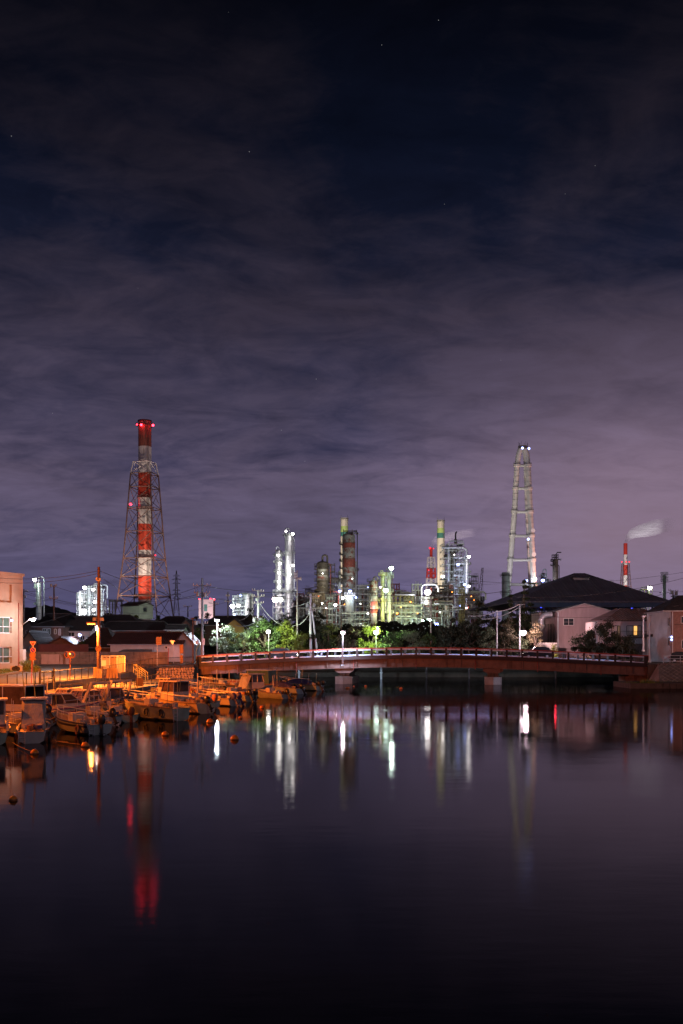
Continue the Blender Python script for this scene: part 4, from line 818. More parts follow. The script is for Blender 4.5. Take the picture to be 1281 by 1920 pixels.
for i in range(9): mb.truss(W(204 + i * 3, 1125, 420), W(205.5 + i * 3, 1127.5, 420), .12)
mb.truss(W(216, 1127, 420), W(226, 1150, 420), .12); mb.truss(W(204, 1140, 420), W(230, 1140, 420), .1); t.part('beam', mb, M['frame'])
# transmission pylon
t = Thing('transmission_pylon', 'thin grey transmission pylon with six arms right of the striped chimney', 'pylon', WZ(331, 3, 1300)); 
lattice(t, 331, 1300, [(1070, .6), (1080, 1.2), (1092, 1.6), (1108, 2.2), (1125, 3.2), (1155, 5.5)], M['steel'], rot=45, r=.28)
for i, (py, hw) in enumerate(((1080, 6), (1087, 8), (1094, 7), (1107, 7), (1115, 8.5), (1122, 7))):
    mb = MB(); mb.truss(W(331 - hw, py, 1300), W(331 + hw, py, 1300), .28); mb.truss(W(331 - hw, py, 1300), W(331, py - 4, 1300), .2); mb.truss(W(331 + hw, py, 1300), W(331, py - 4, 1300), .2); t.part('arm', mb, M['steel'])
# right-hand units
vessel('broad ringed grey column left of the pale stack', 948.5, 1073, 1130, 15, 600, pg, [1080, 1112], so, rings=12, dome=.1)
vessel('tall brown column with a side platform right of the pale stack', 1041.5, 1048, 1110, 10.5, 560, mat('brown_cladding', (.30,.22,.16), .6, .2, var=.3, vs_=.4), [1053, 1061], so, extra=[('side', 6.8, .8, 1060, 1100, so)], rings=3, dome=.3, ps=(120, 260))
frame('small head frame on the tall brown column', 1037, 1047, 1040, 1050, 560, 3, 2, 2, so, 3, 3, 0, decks=False)
vessel('short column with a looped pipe left of the tall brown column', 1018.5, 1074, 1112, 9, 565, so, [1082, 1092, 1098], M['clean_white'], extra=[('goose', 6, .8, 1090, 4, pg)], ps=(180, 360))
vessel('short grey column beside the looped-pipe column', 1027.5, 1085, 1112, 4, 566, so, [1090], so)
flood('blue-white lamp on the short looped-pipe column', 1018, 1088, 556, 1.3, G['b'], 16000, BLUEW)
flood('greenish lamp between the pale stack and the short column', 1007, 1102, 590, .6, G['g'], 6000, GREENW)
frame('greenish platform structure at the foot of the pale stack', 995, 1012, 1094, 1120, 600, 6, 3, 4, yl, 77, 6, 1)
frame('small railed platform peeping over the right slope of the warehouse roof', 1141, 1150, 1092, 1102, 520, 4, 2, 2, pg, 8, 1, 0)
vessel('thin greenish column standing right of the slim striped chimney', 1246, 1078, 1130, 6, 520, mat('green_cladding', (.30,.42,.34), .5, .2, var=.25, vs_=.4), [1077, 1084, 1090], pg, rings=10, dome=.15, extra=[], ps=(-180, 180), ladder=1)
frame('yellow steel unit under the bright lamp on the right', 1204, 1223, 1105, 1130, 540, 6, 4, 3, yl, 12, 6, 2)
flood('bright white-green floodlight on the yellow steel unit at the right', 1218.5, 1102, 532, 1.45, G['w'], 16000, GREENW, 1115, light_off=(0, -2, -1))
# ---------------------------------------------------------------- steam
def plume(label, pts, Y, dens, seed, wisp=3):
    """steam built as a closed soft volume swept along its drift"""
    m = bpy.data.materials.new('steam'); m.use_nodes = True; t_ = m.node_tree; t_.nodes.clear(); n = t_.nodes.new; l = t_.links.new
    o_ = n('ShaderNodeOutputMaterial'); v = n('ShaderNodeVolumePrincipled'); v.inputs['Color'].default_value = (.98, .96, 1, 1); v.inputs['Anisotropy'].default_value = .1
    v.inputs['Emission Color'].default_value = (1, .88, .95, 1); v.inputs['Emission Strength'].default_value = 0
    l(v.outputs[0], o_.inputs['Volume'])
    # density: smoke detail along the drift, thinning towards the hull and downwind
    at = n('ShaderNodeTexCoord'); sp_ = n('ShaderNodeSeparateXYZ'); l(at.outputs['Object'], sp_.inputs[0])
    P = [W(x, y, Y) for x, y, r in pts]; rad = [PX(r, Y) for x, y, r in pts]; o0 = P[0]
    L0 = abs(P[-1].x - P[0].x)
    ng = n('ShaderNodeTexNoise'); mp = n('ShaderNodeMapping'); l(at.outputs['Object'], mp.inputs[0]); an = math.atan2(P[-1].z - P[0].z, P[-1].x - P[0].x)
    mp.inputs['Rotation'].default_value = (0, an, 0); mp.inputs['Scale'].default_value = (.14, 1, 2.3); l(mp.outputs[0], ng.inputs['Vector']); ng.inputs['Scale'].default_value = 6 / max(rad) / 2; ng.inputs['Detail'].default_value = 4
    mr = n('ShaderNodeMapRange'); l(ng.outputs[0], mr.inputs[0]); mr.inputs[1].default_value = .36; mr.inputs[2].default_value = .62
    fx_ = n('ShaderNodeMapRange'); l(sp_.outputs[0], fx_.inputs[0]); fx_.inputs[1].default_value = L0 * .15; fx_.inputs[2].default_value = L0 * 1.02; fx_.inputs[3].default_value = 1; fx_.inputs[4].default_value = 0
    fx_.interpolation_type = 'SMOOTHSTEP'
    mu = n('ShaderNodeMath'); mu.operation = 'MULTIPLY'; l(mr.outputs[0], mu.inputs[0]); l(fx_.outputs[0], mu.inputs[1]); mu2 = n('ShaderNodeMath'); mu2.operation = 'MULTIPLY'; l(mu.outputs[0], mu2.inputs[0]); mu2.inputs[1].default_value = dens; l(mu2.outputs[0], v.inputs['Density'])
    mb = MB(); k = 14; vs_ = []; nn2 = []
    for i in range(len(P) - 1):
        for j in range(4): f = j / 4; nn2.append((P[i].lerp(P[i + 1], f), rad[i] + (rad[i + 1] - rad[i]) * f))
    nn2.append((P[-1], rad[-1]))
    for i, (p_, r_) in enumerate(nn2):
        d_ = (nn2[min(i + 1, len(nn2) - 1)][0] - nn2[max(0, i - 1)][0]).normalized(); u_ = Vector((0, 1, 0)); w_ = d_.cross(u_)
        vs_ += [p_ + u_ * (r_ * math.cos(2 * math.pi * j / k)) + w_ * (r_ * math.sin(2 * math.pi * j / k)) for j in range(k)]
    c = len(nn2); mb.add(vs_, [(i * k + j, i * k + (j + 1) % k, (i + 1) * k + (j + 1) % k, (i + 1) * k + j) for i in range(c - 1) for j in range(k)] + [tuple(range(k - 1, -1, -1)), tuple(range((c - 1) * k, c * k))])
    o = single('steam_plume', mb, m, label, 'steam', loc=o0, smooth=True); return o
plume('white steam plume streaming right from the slim far-right chimney', [(1172.5, 1019, 2.4), (1178, 1008, 6), (1188, 1000, 10), (1205, 995, 13), (1225, 990, 15), (1246, 985, 14), (1275, 980, 12)], 1100, .11, 1)
plume('soft pinkish steam plume drifting right behind the cream chimney', [(808.6, 1026, 1.8), (812, 1018, 5), (822, 1011, 8.5), (850, 1004, 9), (890, 998, 8), (935, 994, 6)], 1000, .07, 2)
plume('thin white steam plume rising right from the overexposed unit to the lattice tower', [(189, 1099.5, 1), (198, 1095, 4), (212, 1089.5, 6), (235, 1083, 7)], 560, .10, 3)
added_uplight('floodlight added below the far-right steam plume', 1238, 1110, 1080, W(1208, 993, 1100), 1500000, (1, .93, .97), 36, 'added spotlights')  # added lamp, there only to brighten the steam
added_uplight('floodlight added below the middle steam plume', 890, 1110, 980, W(850, 1004, 1000), 1300000, (1, .80, .88), 44, 'added spotlights')  # likewise added for the middle plume

added_uplight('floodlight added behind the plant lighting the caged striped chimney', 790, 1160, 930, W(809, 1070, 1000), 650000, (1, .84, .80), 50, 'added spotlights')  # added fill: the caged chimney needs light
added_uplight('floodlight added behind the warehouse lighting the slim far-right chimney', 1160, 1150, 1040, W(1173, 1060, 1100), 800000, (1, .86, .82), 60, 'added spotlights')  # added fill for the slim far chimney
# the thicket of narrow racks, risers and small vessels that fills the plant at low level
KIN = ['rusty narrow', 'grey narrow', 'sooty slim', 'pale slim', 'brown open', 'dark small', 'patchy grey', 'yellowish small']
BY = [(562, 'left of the gooseneck column base'), (577, 'beside the domed tank'), (592, 'at the foot of the gooseneck column'), (618, 'right of the gooseneck column base'), (632, 'left of the rust-patched column'), (676, 'right of the tall dark side pipe'), (684, 'between the side pipe and the mottled column'), (708, 'between the mottled and yellow-green columns'), (742, 'right of the tall grey lamp column'), (756, 'at the left end of the yellow-lit rack'), (768, 'at the right end of the yellow-lit rack'), (782, 'left of the pipe loop'), (812, 'under the pipe loop'), (826, 'at the foot of the cream chimney'), (840, 'at the left foot of the tall steel tower'), (866, 'at the right foot of the tall steel tower'), (886, 'right of the silver ringed column'), (650, 'in front of the rust-patched column foot'), (725, 'in front of the tall grey lamp column foot'), (798, 'in front of the squat tank')]
rgt = random.Random(12)
for i, (px, where) in enumerate(BY):
    k = i % 8; w_ = rgt.uniform(9, 20); top = rgt.uniform(1092, 1124) if i < 17 else 1140; mm = (M['rustred'], M['steel'], so, pg, M['stack_dark'], M['dark'], ru, yl)[k]
    frame('%s rack of pipes and walkways %s' % (KIN[k], where), px - w_ / 2, px + w_ / 2, top, 1184, rgt.uniform(408, 520), 5, rgt.choice((2, 3)), rgt.randint(6, 9), mm, 200 + i, 12, 3, brace=.35, pm=[so, M['steel'], M['rustred'], pg, ru, M['galv']])
for i, (px, top, w_, mm, where) in enumerate(((588, 1112, 5, so, 'left of the gooseneck column base'), (622, 1095, 4, ru, 'between the gooseneck and rust-patched columns'), (637, 1070, 3.5, pg, 'hugging the left of the rust-patched column'), (681, 1112, 6, M['rustred'], 'left of the mottled column'), (752, 1108, 4, pg, 'in the yellow-lit rack'), (764, 1120, 7, sv, 'in the pale grey rack'), (781, 1116, 3, so, 'left of the pipe loop'), (811, 1112, 5, ru, 'right of the squat tank'), (836, 1088, 4, so, 'inside the left edge of the tall steel tower'), (863, 1070, 4, pg, 'inside the right edge of the tall steel tower'), (889, 1100, 5, so, 'in the open structure at the right'), (784, 1098, 2.5, M['cream'], 'far behind the yellow-lit rack'))):
    vessel('slender process column ' + where, px, top, 1180, w_, 425 + i * 9, mm, [top + 8, top + 22], so, rings=4)
for i, (px, py, g, c, p, where) in enumerate(((598, 1118, G['s'], (1, .75, .4), 9000, 'at the foot of the gooseneck column'), (612, 1140, G['w'], WHITE, 6000, 'low right of the gooseneck column'), (646, 1133, G['s'], (1, .8, .5), 9000, 'in front of the rust-patched column'), (661, 1085, G['w'], (1, .92, .75), 9000, 'midway up the rust-patched column'), (676, 1132, G['w'], (.8, 1, .85), 7000, 'right of the tall dark side pipe'), (701, 1140, G['p'], (1, .75, .7), 7000, 'at the mottled column foot'), (716, 1140, G['s'], (.95, 1, .4), 12000, 'low on the yellow-green column'), (752, 1138, G['s'], (1, .95, .4), 9000, 'in the yellow-lit rack'), (783, 1150, G['s'], (1, .7, .35), 7000, 'left end of the horizontal drum'), (825, 1148, G['w'], (1, .9, .7), 7000, 'below the elbow duct'), (848, 1110, G['s'], (1, .8, .5), 9000, 'behind the rust-brown column'), (852, 1040, G['w'], (1, .9, .7), 9000, 'near the top of the tall steel tower'), (884, 1118, G['s'], (1, .6, .25), 5000, 'in the right-hand pipe rack, amber one'), (889, 1125, G['s'], (1, .55, .2), 4000, 'in the right-hand pipe rack, lower amber one'), (605, 1075, G['w'], (1, .9, .75), 9000, 'midway up the gooseneck column'))):
    flood('small process lamp ' + where, px, py, 402 if py > 1130 else 424, .22, g, p, c, group='small process lamps', light_off=(0, -4, 0))
# ---------------------------------------------------------------- houses
def window(t, c, w_, h_, m, face='y', panes=2, fm=None, proud=.05, sill=True):
    """framed window on a wall: face 'y' looks towards the camera, 'x' looks to +X"""
    fm = fm or M['pole_w']; c = Vector(c); ux = Vector((1, 0, 0)) if face == 'y' else Vector((0, 1, 0)); nr = Vector((0, -1, 0)) if face == 'y' else Vector((1, 0, 0))
    if isinstance(face, Vector): ux = face.normalized(); nr = Vector((ux.y, -ux.x, 0))
    up = Vector((0, 0, 1))
    def bar(mb, a, b, th, dp):
        d = (b - a); l = d.length; d.normalize(); s_ = nr.cross(d) * th / 2
        mb.prism([a - s_, a + s_, b + s_, b - s_], nr * dp)
    mb = MB(); a = c - ux * w_ / 2 - up * h_ / 2; mb.prism([a, a + ux * w_, a + ux * w_ + up * h_, a + up * h_], nr * .03); wd = t.part('window', mb, m)
    mb = MB(); b0 = c + nr * .031
    for sx_ in (-1, 1): bar(mb, b0 + ux * sx_ * w_ / 2 - up * h_ / 2, b0 + ux * sx_ * w_ / 2 + up * h_ / 2, .09, proud)
    for sz_ in (-1, 1): bar(mb, b0 - ux * (w_ / 2 - .05) + up * sz_ * (h_ / 2), b0 + ux * (w_ / 2 - .05) + up * sz_ * (h_ / 2), .09, proud)
    for i in range(1, panes): x = -w_ / 2 + w_ * i / panes; bar(mb, b0 + ux * x - up * (h_ / 2 - .05), b0 + ux * x + up * (h_ / 2 - .05), .06, proud * .8)
    t.part('frame', mb, fm, wd)
    return wd
def house(label, x0, x1, y0, y1, zb, ze, zr, wall, roof, axis='x', hip=0, ov=.5, wins=(), cat='house', name='house', tile_side=None, gutter=True, group='houses on the left bank'):
    t = Thing(name, label, cat, ((x0 + x1) / 2, y0, zb), group=group)
    mb = MB(); xm, ym = (x0 + x1) / 2, (y0 + y1) / 2
    if axis == 'x': prof = [(y0, zb), (y1, zb), (y1, ze), (ym, zr if not hip else ze), (y0, ze)]; mb.prism([(x0, a, b) for a, b in prof], (x1 - x0, 0, 0))
    else: prof = [(x0, zb), (x1, zb), (x1, ze), (xm, zr if not hip else ze), (x0, ze)]; mb.prism([(a, y0, b) for a, b in prof], (0, y1 - y0, 0))
    t.part('wall', mb, wall)
    th = .16; X0, X1, Y0, Y1 = x0 - ov, x1 + ov, y0 - ov, y1 + ov
    sl = (zr - ze) / ((y1 - y0) / 2 if axis == 'x' else (x1 - x0) / 2); zo = ze - sl * ov + .03
    mb = MB()
    if axis == 'x':
        R0 = [(X0, Y0, zo), (X1, Y0, zo), (X1, Y1, zo), (X0, Y1, zo)]; h_ = hip; ra, rb = (X0 + h_ * (ym - Y0), ym, zr + .03), (X1 - h_ * (ym - Y0), ym, zr + .03)
        F_ = [[R0[0], R0[1], rb, ra], [R0[2], R0[3], ra, rb]] + ([[R0[1], R0[2], rb], [R0[3], R0[0], ra]] if hip else [])
    else:
        R0 = [(X0, Y0, zo), (X1, Y0, zo), (X1, Y1, zo), (X0, Y1, zo)]; h_ = hip; ra, rb = (xm, Y0 + h_ * (xm - X0), zr + .03), (xm, Y1 - h_ * (xm - X0), zr + .03)
        F_ = [[R0[1], R0[2], rb, ra], [R0[3], R0[0], ra, rb]] + ([[R0[0], R0[1], ra], [R0[2], R0[3], rb]] if hip else [])
    for i_, f in enumerate(F_): mb = MB(); mb.prism(f, (0, 0, th)); rf = t.part('roof_slope', mb, (tile_side or roof) if (axis == 'x' and i_ > 1) or (axis == 'y' and i_ < 2) else roof)
    mb = MB(); mb.tube(Vector(ra) + Vector((0, 0, th)), Vector(rb) + Vector((0, 0, th)), .16, n=6)
    if hip:
        for a in (R0[0], R0[3]): mb.tube(Vector(a) + Vector((0, 0, th)), Vector(ra) + Vector((0, 0, th)), .11, n=5)
        for a in (R0[1], R0[2]): mb.tube(Vector(a) + Vector((0, 0, th)), Vector(rb) + Vector((0, 0, th)), .11, n=5)
    t.part('ridge', mb, roof)
    if gutter:
        mb = MB(); mb.tube((X0, Y0 - .05, zo + .02), (X1, Y0 - .05, zo + .02), .06, n=6) if axis == 'x' or hip else mb.tube((X1 + .05, Y0, zo), (X1 + .05, Y1, zo), .06, n=6); t.part('gutter', mb, M['galv'])
    for (cx_, cz_, ww, hh, m_, pn) in wins: window(t, (cx_, y0 - .003, cz_), ww, hh, m_, 'y', pn)
    return t
def hpx(label, a, b, pe, pr, Y, dep, wall, roof, axis='x', hip=0, wins=(), pb=1219, **k):
    """house given by its photo columns a..b, eave row pe, ridge row pr at depth Y; windows as (px, py, w px, h px, material, panes)"""
    x0, x1 = (a - CX) * Y / F, (b - CX) * Y / F; Yr = Y + (dep / 2 if axis == 'x' else 0)
    ww = [((p - CX) * Y / F, CAMZ + (HY - q) * Y / F, PX(w_, Y), PX(h_, Y), m_, pn) for p, q, w_, h_, m_, pn in wins]
    return house(label, x0, x1, Y, Y + dep, CAMZ + (HY - pb) * Y / F - 1.2, CAMZ + (HY - pe) * Y / F, CAMZ + (HY - pr) * Yr / F, wall, roof, axis, hip, wins=ww, **k)
g_, gg = M['glassd'], M['glassg']
hpx('two-storey house with a wide dark hipped roof and greenish lit window near the pink building', 66, 118, 1174, 1153, 172, 12, M['wall_b'], M['tile'], 'x', .8, [(84, 1184, 7, 11, gg, 2), (92, 1184, 6, 11, gg, 2), (104, 1184, 4, 9, G['dim'], 1), (112, 1185, 4, 12, M['curtain'], 1)])
hpx('small grey gabled house beside the pink building', 38, 72, 1208, 1185, 152, 9, M['wall_g'], M['tile'], 'y', 0, [(58, 1216, 5, 6, g_, 1)], pb=1224)
hpx('pale house wall rising behind the small grey gable', 44, 66, 1176, 1164, 186, 9, M['wall_g'], M['tile'], 'y', 0, [(52, 1186, 6, 8, g_, 2)])
hpx('dark-roofed house with a pale gable and bluish lit wall', 116, 168, 1182, 1158, 176, 11, M['wall_w'], M['tile'], 'x', 0, [(134, 1190, 12, 9, g_, 2), (155, 1196, 8, 8, g_, 2)])
hpx('house showing a small pale triangular gable above the dark roofs', 104, 122, 1168, 1156, 196, 9, M['wall_w'], M['tile'], 'y', 0)
hpx('long black-roofed house behind the tall orange pole', 160, 258, 1170, 1155, 205, 12, M['wall_b'], M['tile'], 'x', .5)
hpx('long dark roof in the second row right of the tall orange pole', 186, 306, 1182, 1167, 188, 11, M['wall_b'], M['tile'], 'x', .2)
hpx('house with a tiny pale gable tip in the third row', 290, 352, 1170, 1158, 212, 10, M['wall_g'], M['tile'], 'x', .4)
hpx('pale green shed with a low dark roof right of the tiny gable', 313, 341, 1181, 1173, 182, 7, M['hull_g'], M['tile'], 'x', 0)
hpx('dark house left of the utility pole with the transformer', 330, 368, 1182, 1163, 196, 10, M['wall_b'], M['tile'], 'y', 0)
hpx('small tiled house with a slanted gable between the orange pole and the long shed', 150, 214, 1212, 1180, 160, 10, M['wall_b'], M['tile'], 'x', .5, pb=1222)
hpx('long brown-roofed shed with a cream upper wall beyond the road', 207, 340, 1208, 1188, 152, 11, M['wall_w'], M['tile_r'], 'x', 0, [(312, 1214, 5, 5, g_, 1)], pb=1226, ov=.4)
hpx('dark grey gable end wall right of the long brown-roofed shed', 328, 361, 1205, 1187, 153.5, 9, M['wall_g'], M['tile_r'], 'y', 0, pb=1226, ov=.3)
hpx('low dark house with a deep roof behind the red sheet fence', 82, 146, 1214, 1196, 158, 9, M['wall_b'], M['tile_r'], 'y', 0, pb=1226)
hpx('yellow-green gabled house behind the white-lit tree', 421, 458, 1176, 1161.5, 196, 9, mat('yellow_render', (.46,.42,.13), .8, var=.12), M['tile'], 'y', 0, pb=1200)
hpx('low dark-roofed house between the two utility poles', 385, 500, 1172, 1157, 222, 12, M['wall_b'], M['tile'], 'x', .3, pb=1200)
t = Thing('corrugated_awning', 'sloping pale corrugated awning above the block wall', 'awning', W(260, 1222, 148)); mb = MB(); a, b = W(219, 1224, 147), W(286, 1223.5, 147); mb.prism([a, b, b + Vector((-.3, 1.4, .45)), a + Vector((.7, 1.4, .45))], (0, 0, .06)); t.part('sheet', mb, M['steel'])
# pink school-like building, left edge
P0 = Vector((-40.0, 125, 0)); fd = Vector((-1.7, -3.5, 0)).normalized(); fn = Vector((-fd.y, fd.x, 0)); fn = fn if fn.x > 0 else -fn
t = Thing('pink_building', 'orange-pink three-storey rendered building with ribbon windows at the left edge', 'building', (-41, 122, 2))
zt = W(0, 1075.5, 125).z; zb = 1.9; Lb = 14
mb = MB(); c = [P0, P0 + fd * Lb, P0 + fd * Lb - fn * 12, P0 - fn * 12]
z1, z2, z3, z4, z5, z6 = (W(0, v, 125).z for v in (1243, 1213, 1188, 1158, 1131, 1098))
def wall_piece(u0, u1, za, zb_, dp=0, th=.35, m=M['facade'], name='wall'):
    a = P0 + fd * u0; b = P0 + fd * u1; mb = MB(); mb.prism([a + Vector((0, 0, za)) - fn * dp, b + Vector((0, 0, za)) - fn * dp, b + Vector((0, 0, zb_)) - fn * dp, a + Vector((0, 0, zb_)) - fn * dp], -fn * th); return mb
mb = MB(); q = [P0 - fn * .36 + fd * .0, P0 + fd * Lb - fn * .36, P0 + fd * Lb - fn * 12, P0 - fn * 12]; mb.prism([v + Vector((0, 0, zb)) for v in q], (0, 0, zt - zb - .3)); t.part('wall', mb, M['facade'])
mb = MB()
for (u0, u1, za, zb_) in ((0, 1.3, zb, zt - .35), (1.3, Lb, zb, z1), (1.3, Lb, z2, z3), (1.3, Lb, z4, z5), (1.3, Lb, z6, zt - .35), (1.3, 1.9, z1, z2), (1.3, 1.9, z3, z4), (1.3, 1.9, z5, z6)):
    s_ = wall_piece(u0 + (.0 if u0 < 1 else .001), u1, za, zb_); mb.add(s_.v, s_.f)
t.part('facade', mb, M['facade'])
mb = MB(); mb.prism([P0 + fd * -.15 + fn * .12 + Vector((0, 0, zt - .345)), P0 + fd * Lb + fn * .12 + Vector((0, 0, zt - .345)), P0 + fd * Lb - fn * 12.2 + Vector((0, 0, zt - .345)), P0 + fd * -.15 - fn * 12.2 + Vector((0, 0, zt - .345))], (0, 0, .33)); t.part('cornice', mb, M['facade'])
for za, zc_ in ((z1, z2), (z3, z4)):
    u = 1.95
    for k in range(5):
        cc = P0 + fd * (u + 1.15) - fn * .33 + Vector((0, 0, (za + zc_) / 2)); 
        window(t, cc, 2.2, zc_ - za - .1, (M['glassg'], M['glassd'], M['glassg'], M['tarp_w'], M['glassg'])[k], -fd, 2, M['pole_w'], .10)
        u += 2.35
    mb = wall_piece(1.9, Lb, za + (zc_ - za) * .38, za + (zc_ - za) * .42, -.0, .3); t.part('transom', mb, M['pole_w'])
mb = wall_piece(.05, .55, zb, z2 - .3, -.55, .5); t.part('white_lit_pier', mb, M['wall_w'])  # white render carries the lamplight falling on this corner pier
mb = MB(); mb.tube(P0 + fd * .8 + fn * .08 + Vector((0, 0, zb)), P0 + fd * .8 + fn * .08 + Vector((0, 0, z5)), .06, n=6); t.part('downpipe', mb, M['rustred'])
for k, (u, l) in enumerate(((.9, 'left'), (.1, 'right'))):
    c_ = W(27 + 8 * k, 1251, 119); tt = Thing('air_conditioner', 'grey outdoor air conditioner unit by the pink building, %s one' % l, 'air conditioner', (c_.x, c_.y, 2.0), group='outdoor units by the pink building')
    mb = MB(); mb.box((c_.x, c_.y, 2.35), (.85, .35, .68)); tt.part('case', mb, M['board']); mb = MB(); mb.lathe((c_.x, c_.y - .19, 2.35), [(.26, -.01), (.26, .01)], 14); m_ = Matrix.Rotation(R(90), 3, 'X'); mb.v = [tuple(m_ @ (Vector(v) - Vector((c_.x, c_.y - .19, 2.35))) + Vector((c_.x, c_.y - .19, 2.35))) for v in mb.v]; tt.part('fan_grille', mb, M['dark'])
# walls along the far side of the road
mb = MB(); mb.slab([(-47, 138.6), (-24.2, 138.6), (-24.2, 138.9), (-47, 138.9)], 2.3, W(0, 1222.5, 138.6).z + .02); single('block_wall', mb, M['block'], 'long brown concrete-block garden wall beyond the road', 'wall')
t = Thing('sheet_gate', 'pale pink sheet gate streaked with rust in front of the block wall', 'gate', WZ(103, 2.4, 138)); 
for i in range(4):
    mb = MB(); a, b = W(77.5 + i * 13.2, 1251, 138), W(90.3 + i * 13.2, 1226.8 + (i == 1) * .3, 138); mb.box(((a.x + b.x) / 2, 138, (a.z + b.z) / 2), (b.x - a.x, .06, b.z - a.z)); t.part('panel', mb, M['sheet'])
mb = MB(); a, b = W(60, 1222, 147), W(166, 1208, 147); mb.box(((a.x + b.x) / 2, 147, (a.z + b.z) / 2 - .5), (b.x - a.x, .08, b.z - a.z + 1)); single('sheet_fence', mb, M['redfence'], 'dark red corrugated sheet fence above the block wall', 'fence')
# ---------------------------------------------------------------- right bank buildings
Y = 232
t = Thing('warehouse', 'huge dark pyramid-roofed storage hall with a pale vent box near its peak', 'warehouse', WZ(1100, 3, Y), group=None)
zE = W(0, 1129.5, Y).z; ax = W(1086.8, 1076.4, Y + 26); x0, x1 = W(962, 0, Y).x, W(1262, 0, Y).x
base = [Vector((x0, Y, zE)), Vector((x1, Y, zE)), Vector((x1 + 4, Y + 52, zE)), Vector((x0 - 4, Y + 52, zE))]; tip = [Vector((ax.x - 1.4, Y + 26, ax.z)), Vector((ax.x + 1.4, Y + 26, ax.z))]
for i_, f in enumerate(([base[0], base[1], tip[1], tip[0]], [base[1], base[2], tip[1]], [base[2], base[3], tip[0], tip[1]], [base[3], base[0], tip[0]])): mb = MB(); mb.prism(f, (0, 0, .25)); t.part('roof_slope', mb, M['roof_big'])
mb = MB()
for i in range(1, 44):
    f = i / 44; p0 = base[0].lerp(base[1], f); x = p0.x; g = (x - base[0].x) / (tip[0].x - base[0].x) if x < tip[0].x else (base[1].x - x) / (base[1].x - tip[1].x) if x > tip[1].x else 1
    e = Vector((x, Y + 26 * min(1, g), zE + (ax.z - zE) * min(1, g))); mb.tube(p0 + Vector((0, 0, .27)), e + Vector((0, 0, .27)), .05, n=4)
t.part('standing_seams', mb, M['frame'])
sl = (ax.z - zE) / 26.0; yv = Y + 19.5; zv = zE + sl * 19.5; a, b = W(1076, 1093, yv), W(1105, 1083.5, yv)
mb = MB(); mb.box(((a.x + b.x) / 2, yv + 2.5, (a.z + b.z) / 2), (b.x - a.x, 5, b.z - a.z)); vb = t.part('vent_box', mb, mat('vent_sheet', (.75,.62,.62), .7, var=.15, vs_=.3)); mb = MB(); mb.box(((a.x + b.x) / 2, yv + 2.3, b.z + .07), (b.x - a.x + .5, 5.4, .14)); t.part('cap', mb, M['dark'], vb); mb = MB()
for k in range(5): mb.box(((a.x + b.x) / 2, yv - .04, a.z + .2 + k * .2), (b.x - a.x - .5, .06, .07))
t.part('louvre', mb, M['frame'], vb)
M['eave_blue'] = mat('blue_fascia', (.05,.08,.16), .5, var=.2)
mb = MB(); mb.box(((x0 + x1) / 2, Y + .3, zE - .55), (x1 - x0, .3, 1.1)); t.part('fascia', mb, M['eave_blue'])
for i in range(12):
    x = x0 + 1.2 + (x1 - x0 - 2.4) * i / 11; mb = MB(); mb.box((x, Y + 1.5, (zE - 1.0 + 3) / 2), (.35, .35, zE - 4.0)); mb.truss((x, Y + 1.5, zE - 4), (x + 1.6, Y + 1.5, zE - 1.1), .08); mb.truss((x, Y + 1.5, zE - 4), (x - 1.6, Y + 1.5, zE - 1.1), .08); t.part('post', mb, M['eave_blue'])
mb = MB(); mb.box(((x0 + x1) / 2, Y + 9, 7.5), (x1 - x0 - 3, .4, 9.5)); t.part('back_wall', mb, M['dark'])
for x, y, l in ((1014.7, 1138, 'left of the corrugated shed'), (1186.5, 1136, 'above the tiled house, upper of two'), (1185, 1141, 'above the tiled house, lower of two')):
    flood('tiny vivid blue lamp under the warehouse eave ' + l, x, y, Y + 1, .28, G['bd'], 0, BLUEW, group='blue lamps under the warehouse')
# corrugated shed
Y = 182
t = Thing('corrugated_shed', 'pinkish corrugated gabled shed with a small window and downpipe', 'shed', WZ(1095, 2.7, Y))
a, b, c_ = W(1047.6, 1146.3, Y), W(1143, 1145.5, Y), W(1096, 1132.6, Y); zb = 2.4
mb = MB(); mb.prism([Vector((a.x, Y, zb)), Vector((b.x, Y, zb)), Vector((b.x, Y, b.z)), Vector((c_.x, Y, c_.z)), Vector((a.x, Y, a.z))], (0, 18, 0)); t.part('wall', mb, M['corr'])
for p_, q_ in ((a, c_), (c_, b)):
    d_ = (q_ - p_).normalized(); e0, e1 = (p_ - d_ * .45, q_) if p_ is a else (p_, q_ + d_ * .45); mb = MB(); mb.prism([e0 + Vector((0, -.3, .02)), e1 + Vector((0, -.3, .02)), e1 + Vector((0, -.3, .17)), e0 + Vector((0, -.3, .17))], (0, 18.6, 0)); t.part('roof_slope', mb, M['steel'])
window(t, (W(1066.3, 0, Y).x, Y - .003, W(0, 1166, Y).z), PX(19, Y), PX(13, Y), M['glassd'], 'y', 2, M['wall_w'])
mb = MB(); 
for k in range(6): mb.box(((a.x + b.x) / 2, Y - .03, W(0, 1156 + k * 10.3, Y).z), (b.x - a.x - .1, .05, .05))
t.part('sheet_lap', mb, M['corr'])
mb = MB(); mb.tube((a.x - .12, Y - .12, zb), (a.x - .12, Y - .12, a.z - .1), .11, n=8); t.part('downpipe', mb, M['pole_w'])
t = Thing('machine_annex', 'low pinkish annex with a dust duct left of the corrugated shed', 'annex', WZ(1035, 2.7, 186)); a, b = W(1012, 1216, 186), W(1046.5, 1149, 186)
mb = MB(); mb.box(((a.x + b.x) / 2, 190, (2.4 + b.z) / 2), (b.x - a.x, 8, b.z - 2.4)); t.part('wall', mb, M['corr']); mb = MB(); mb.box(((a.x + b.x) / 2, 190, b.z + .1), (b.x - a.x + .4, 8.5, .2)); t.part('roof', mb, M['dark'])
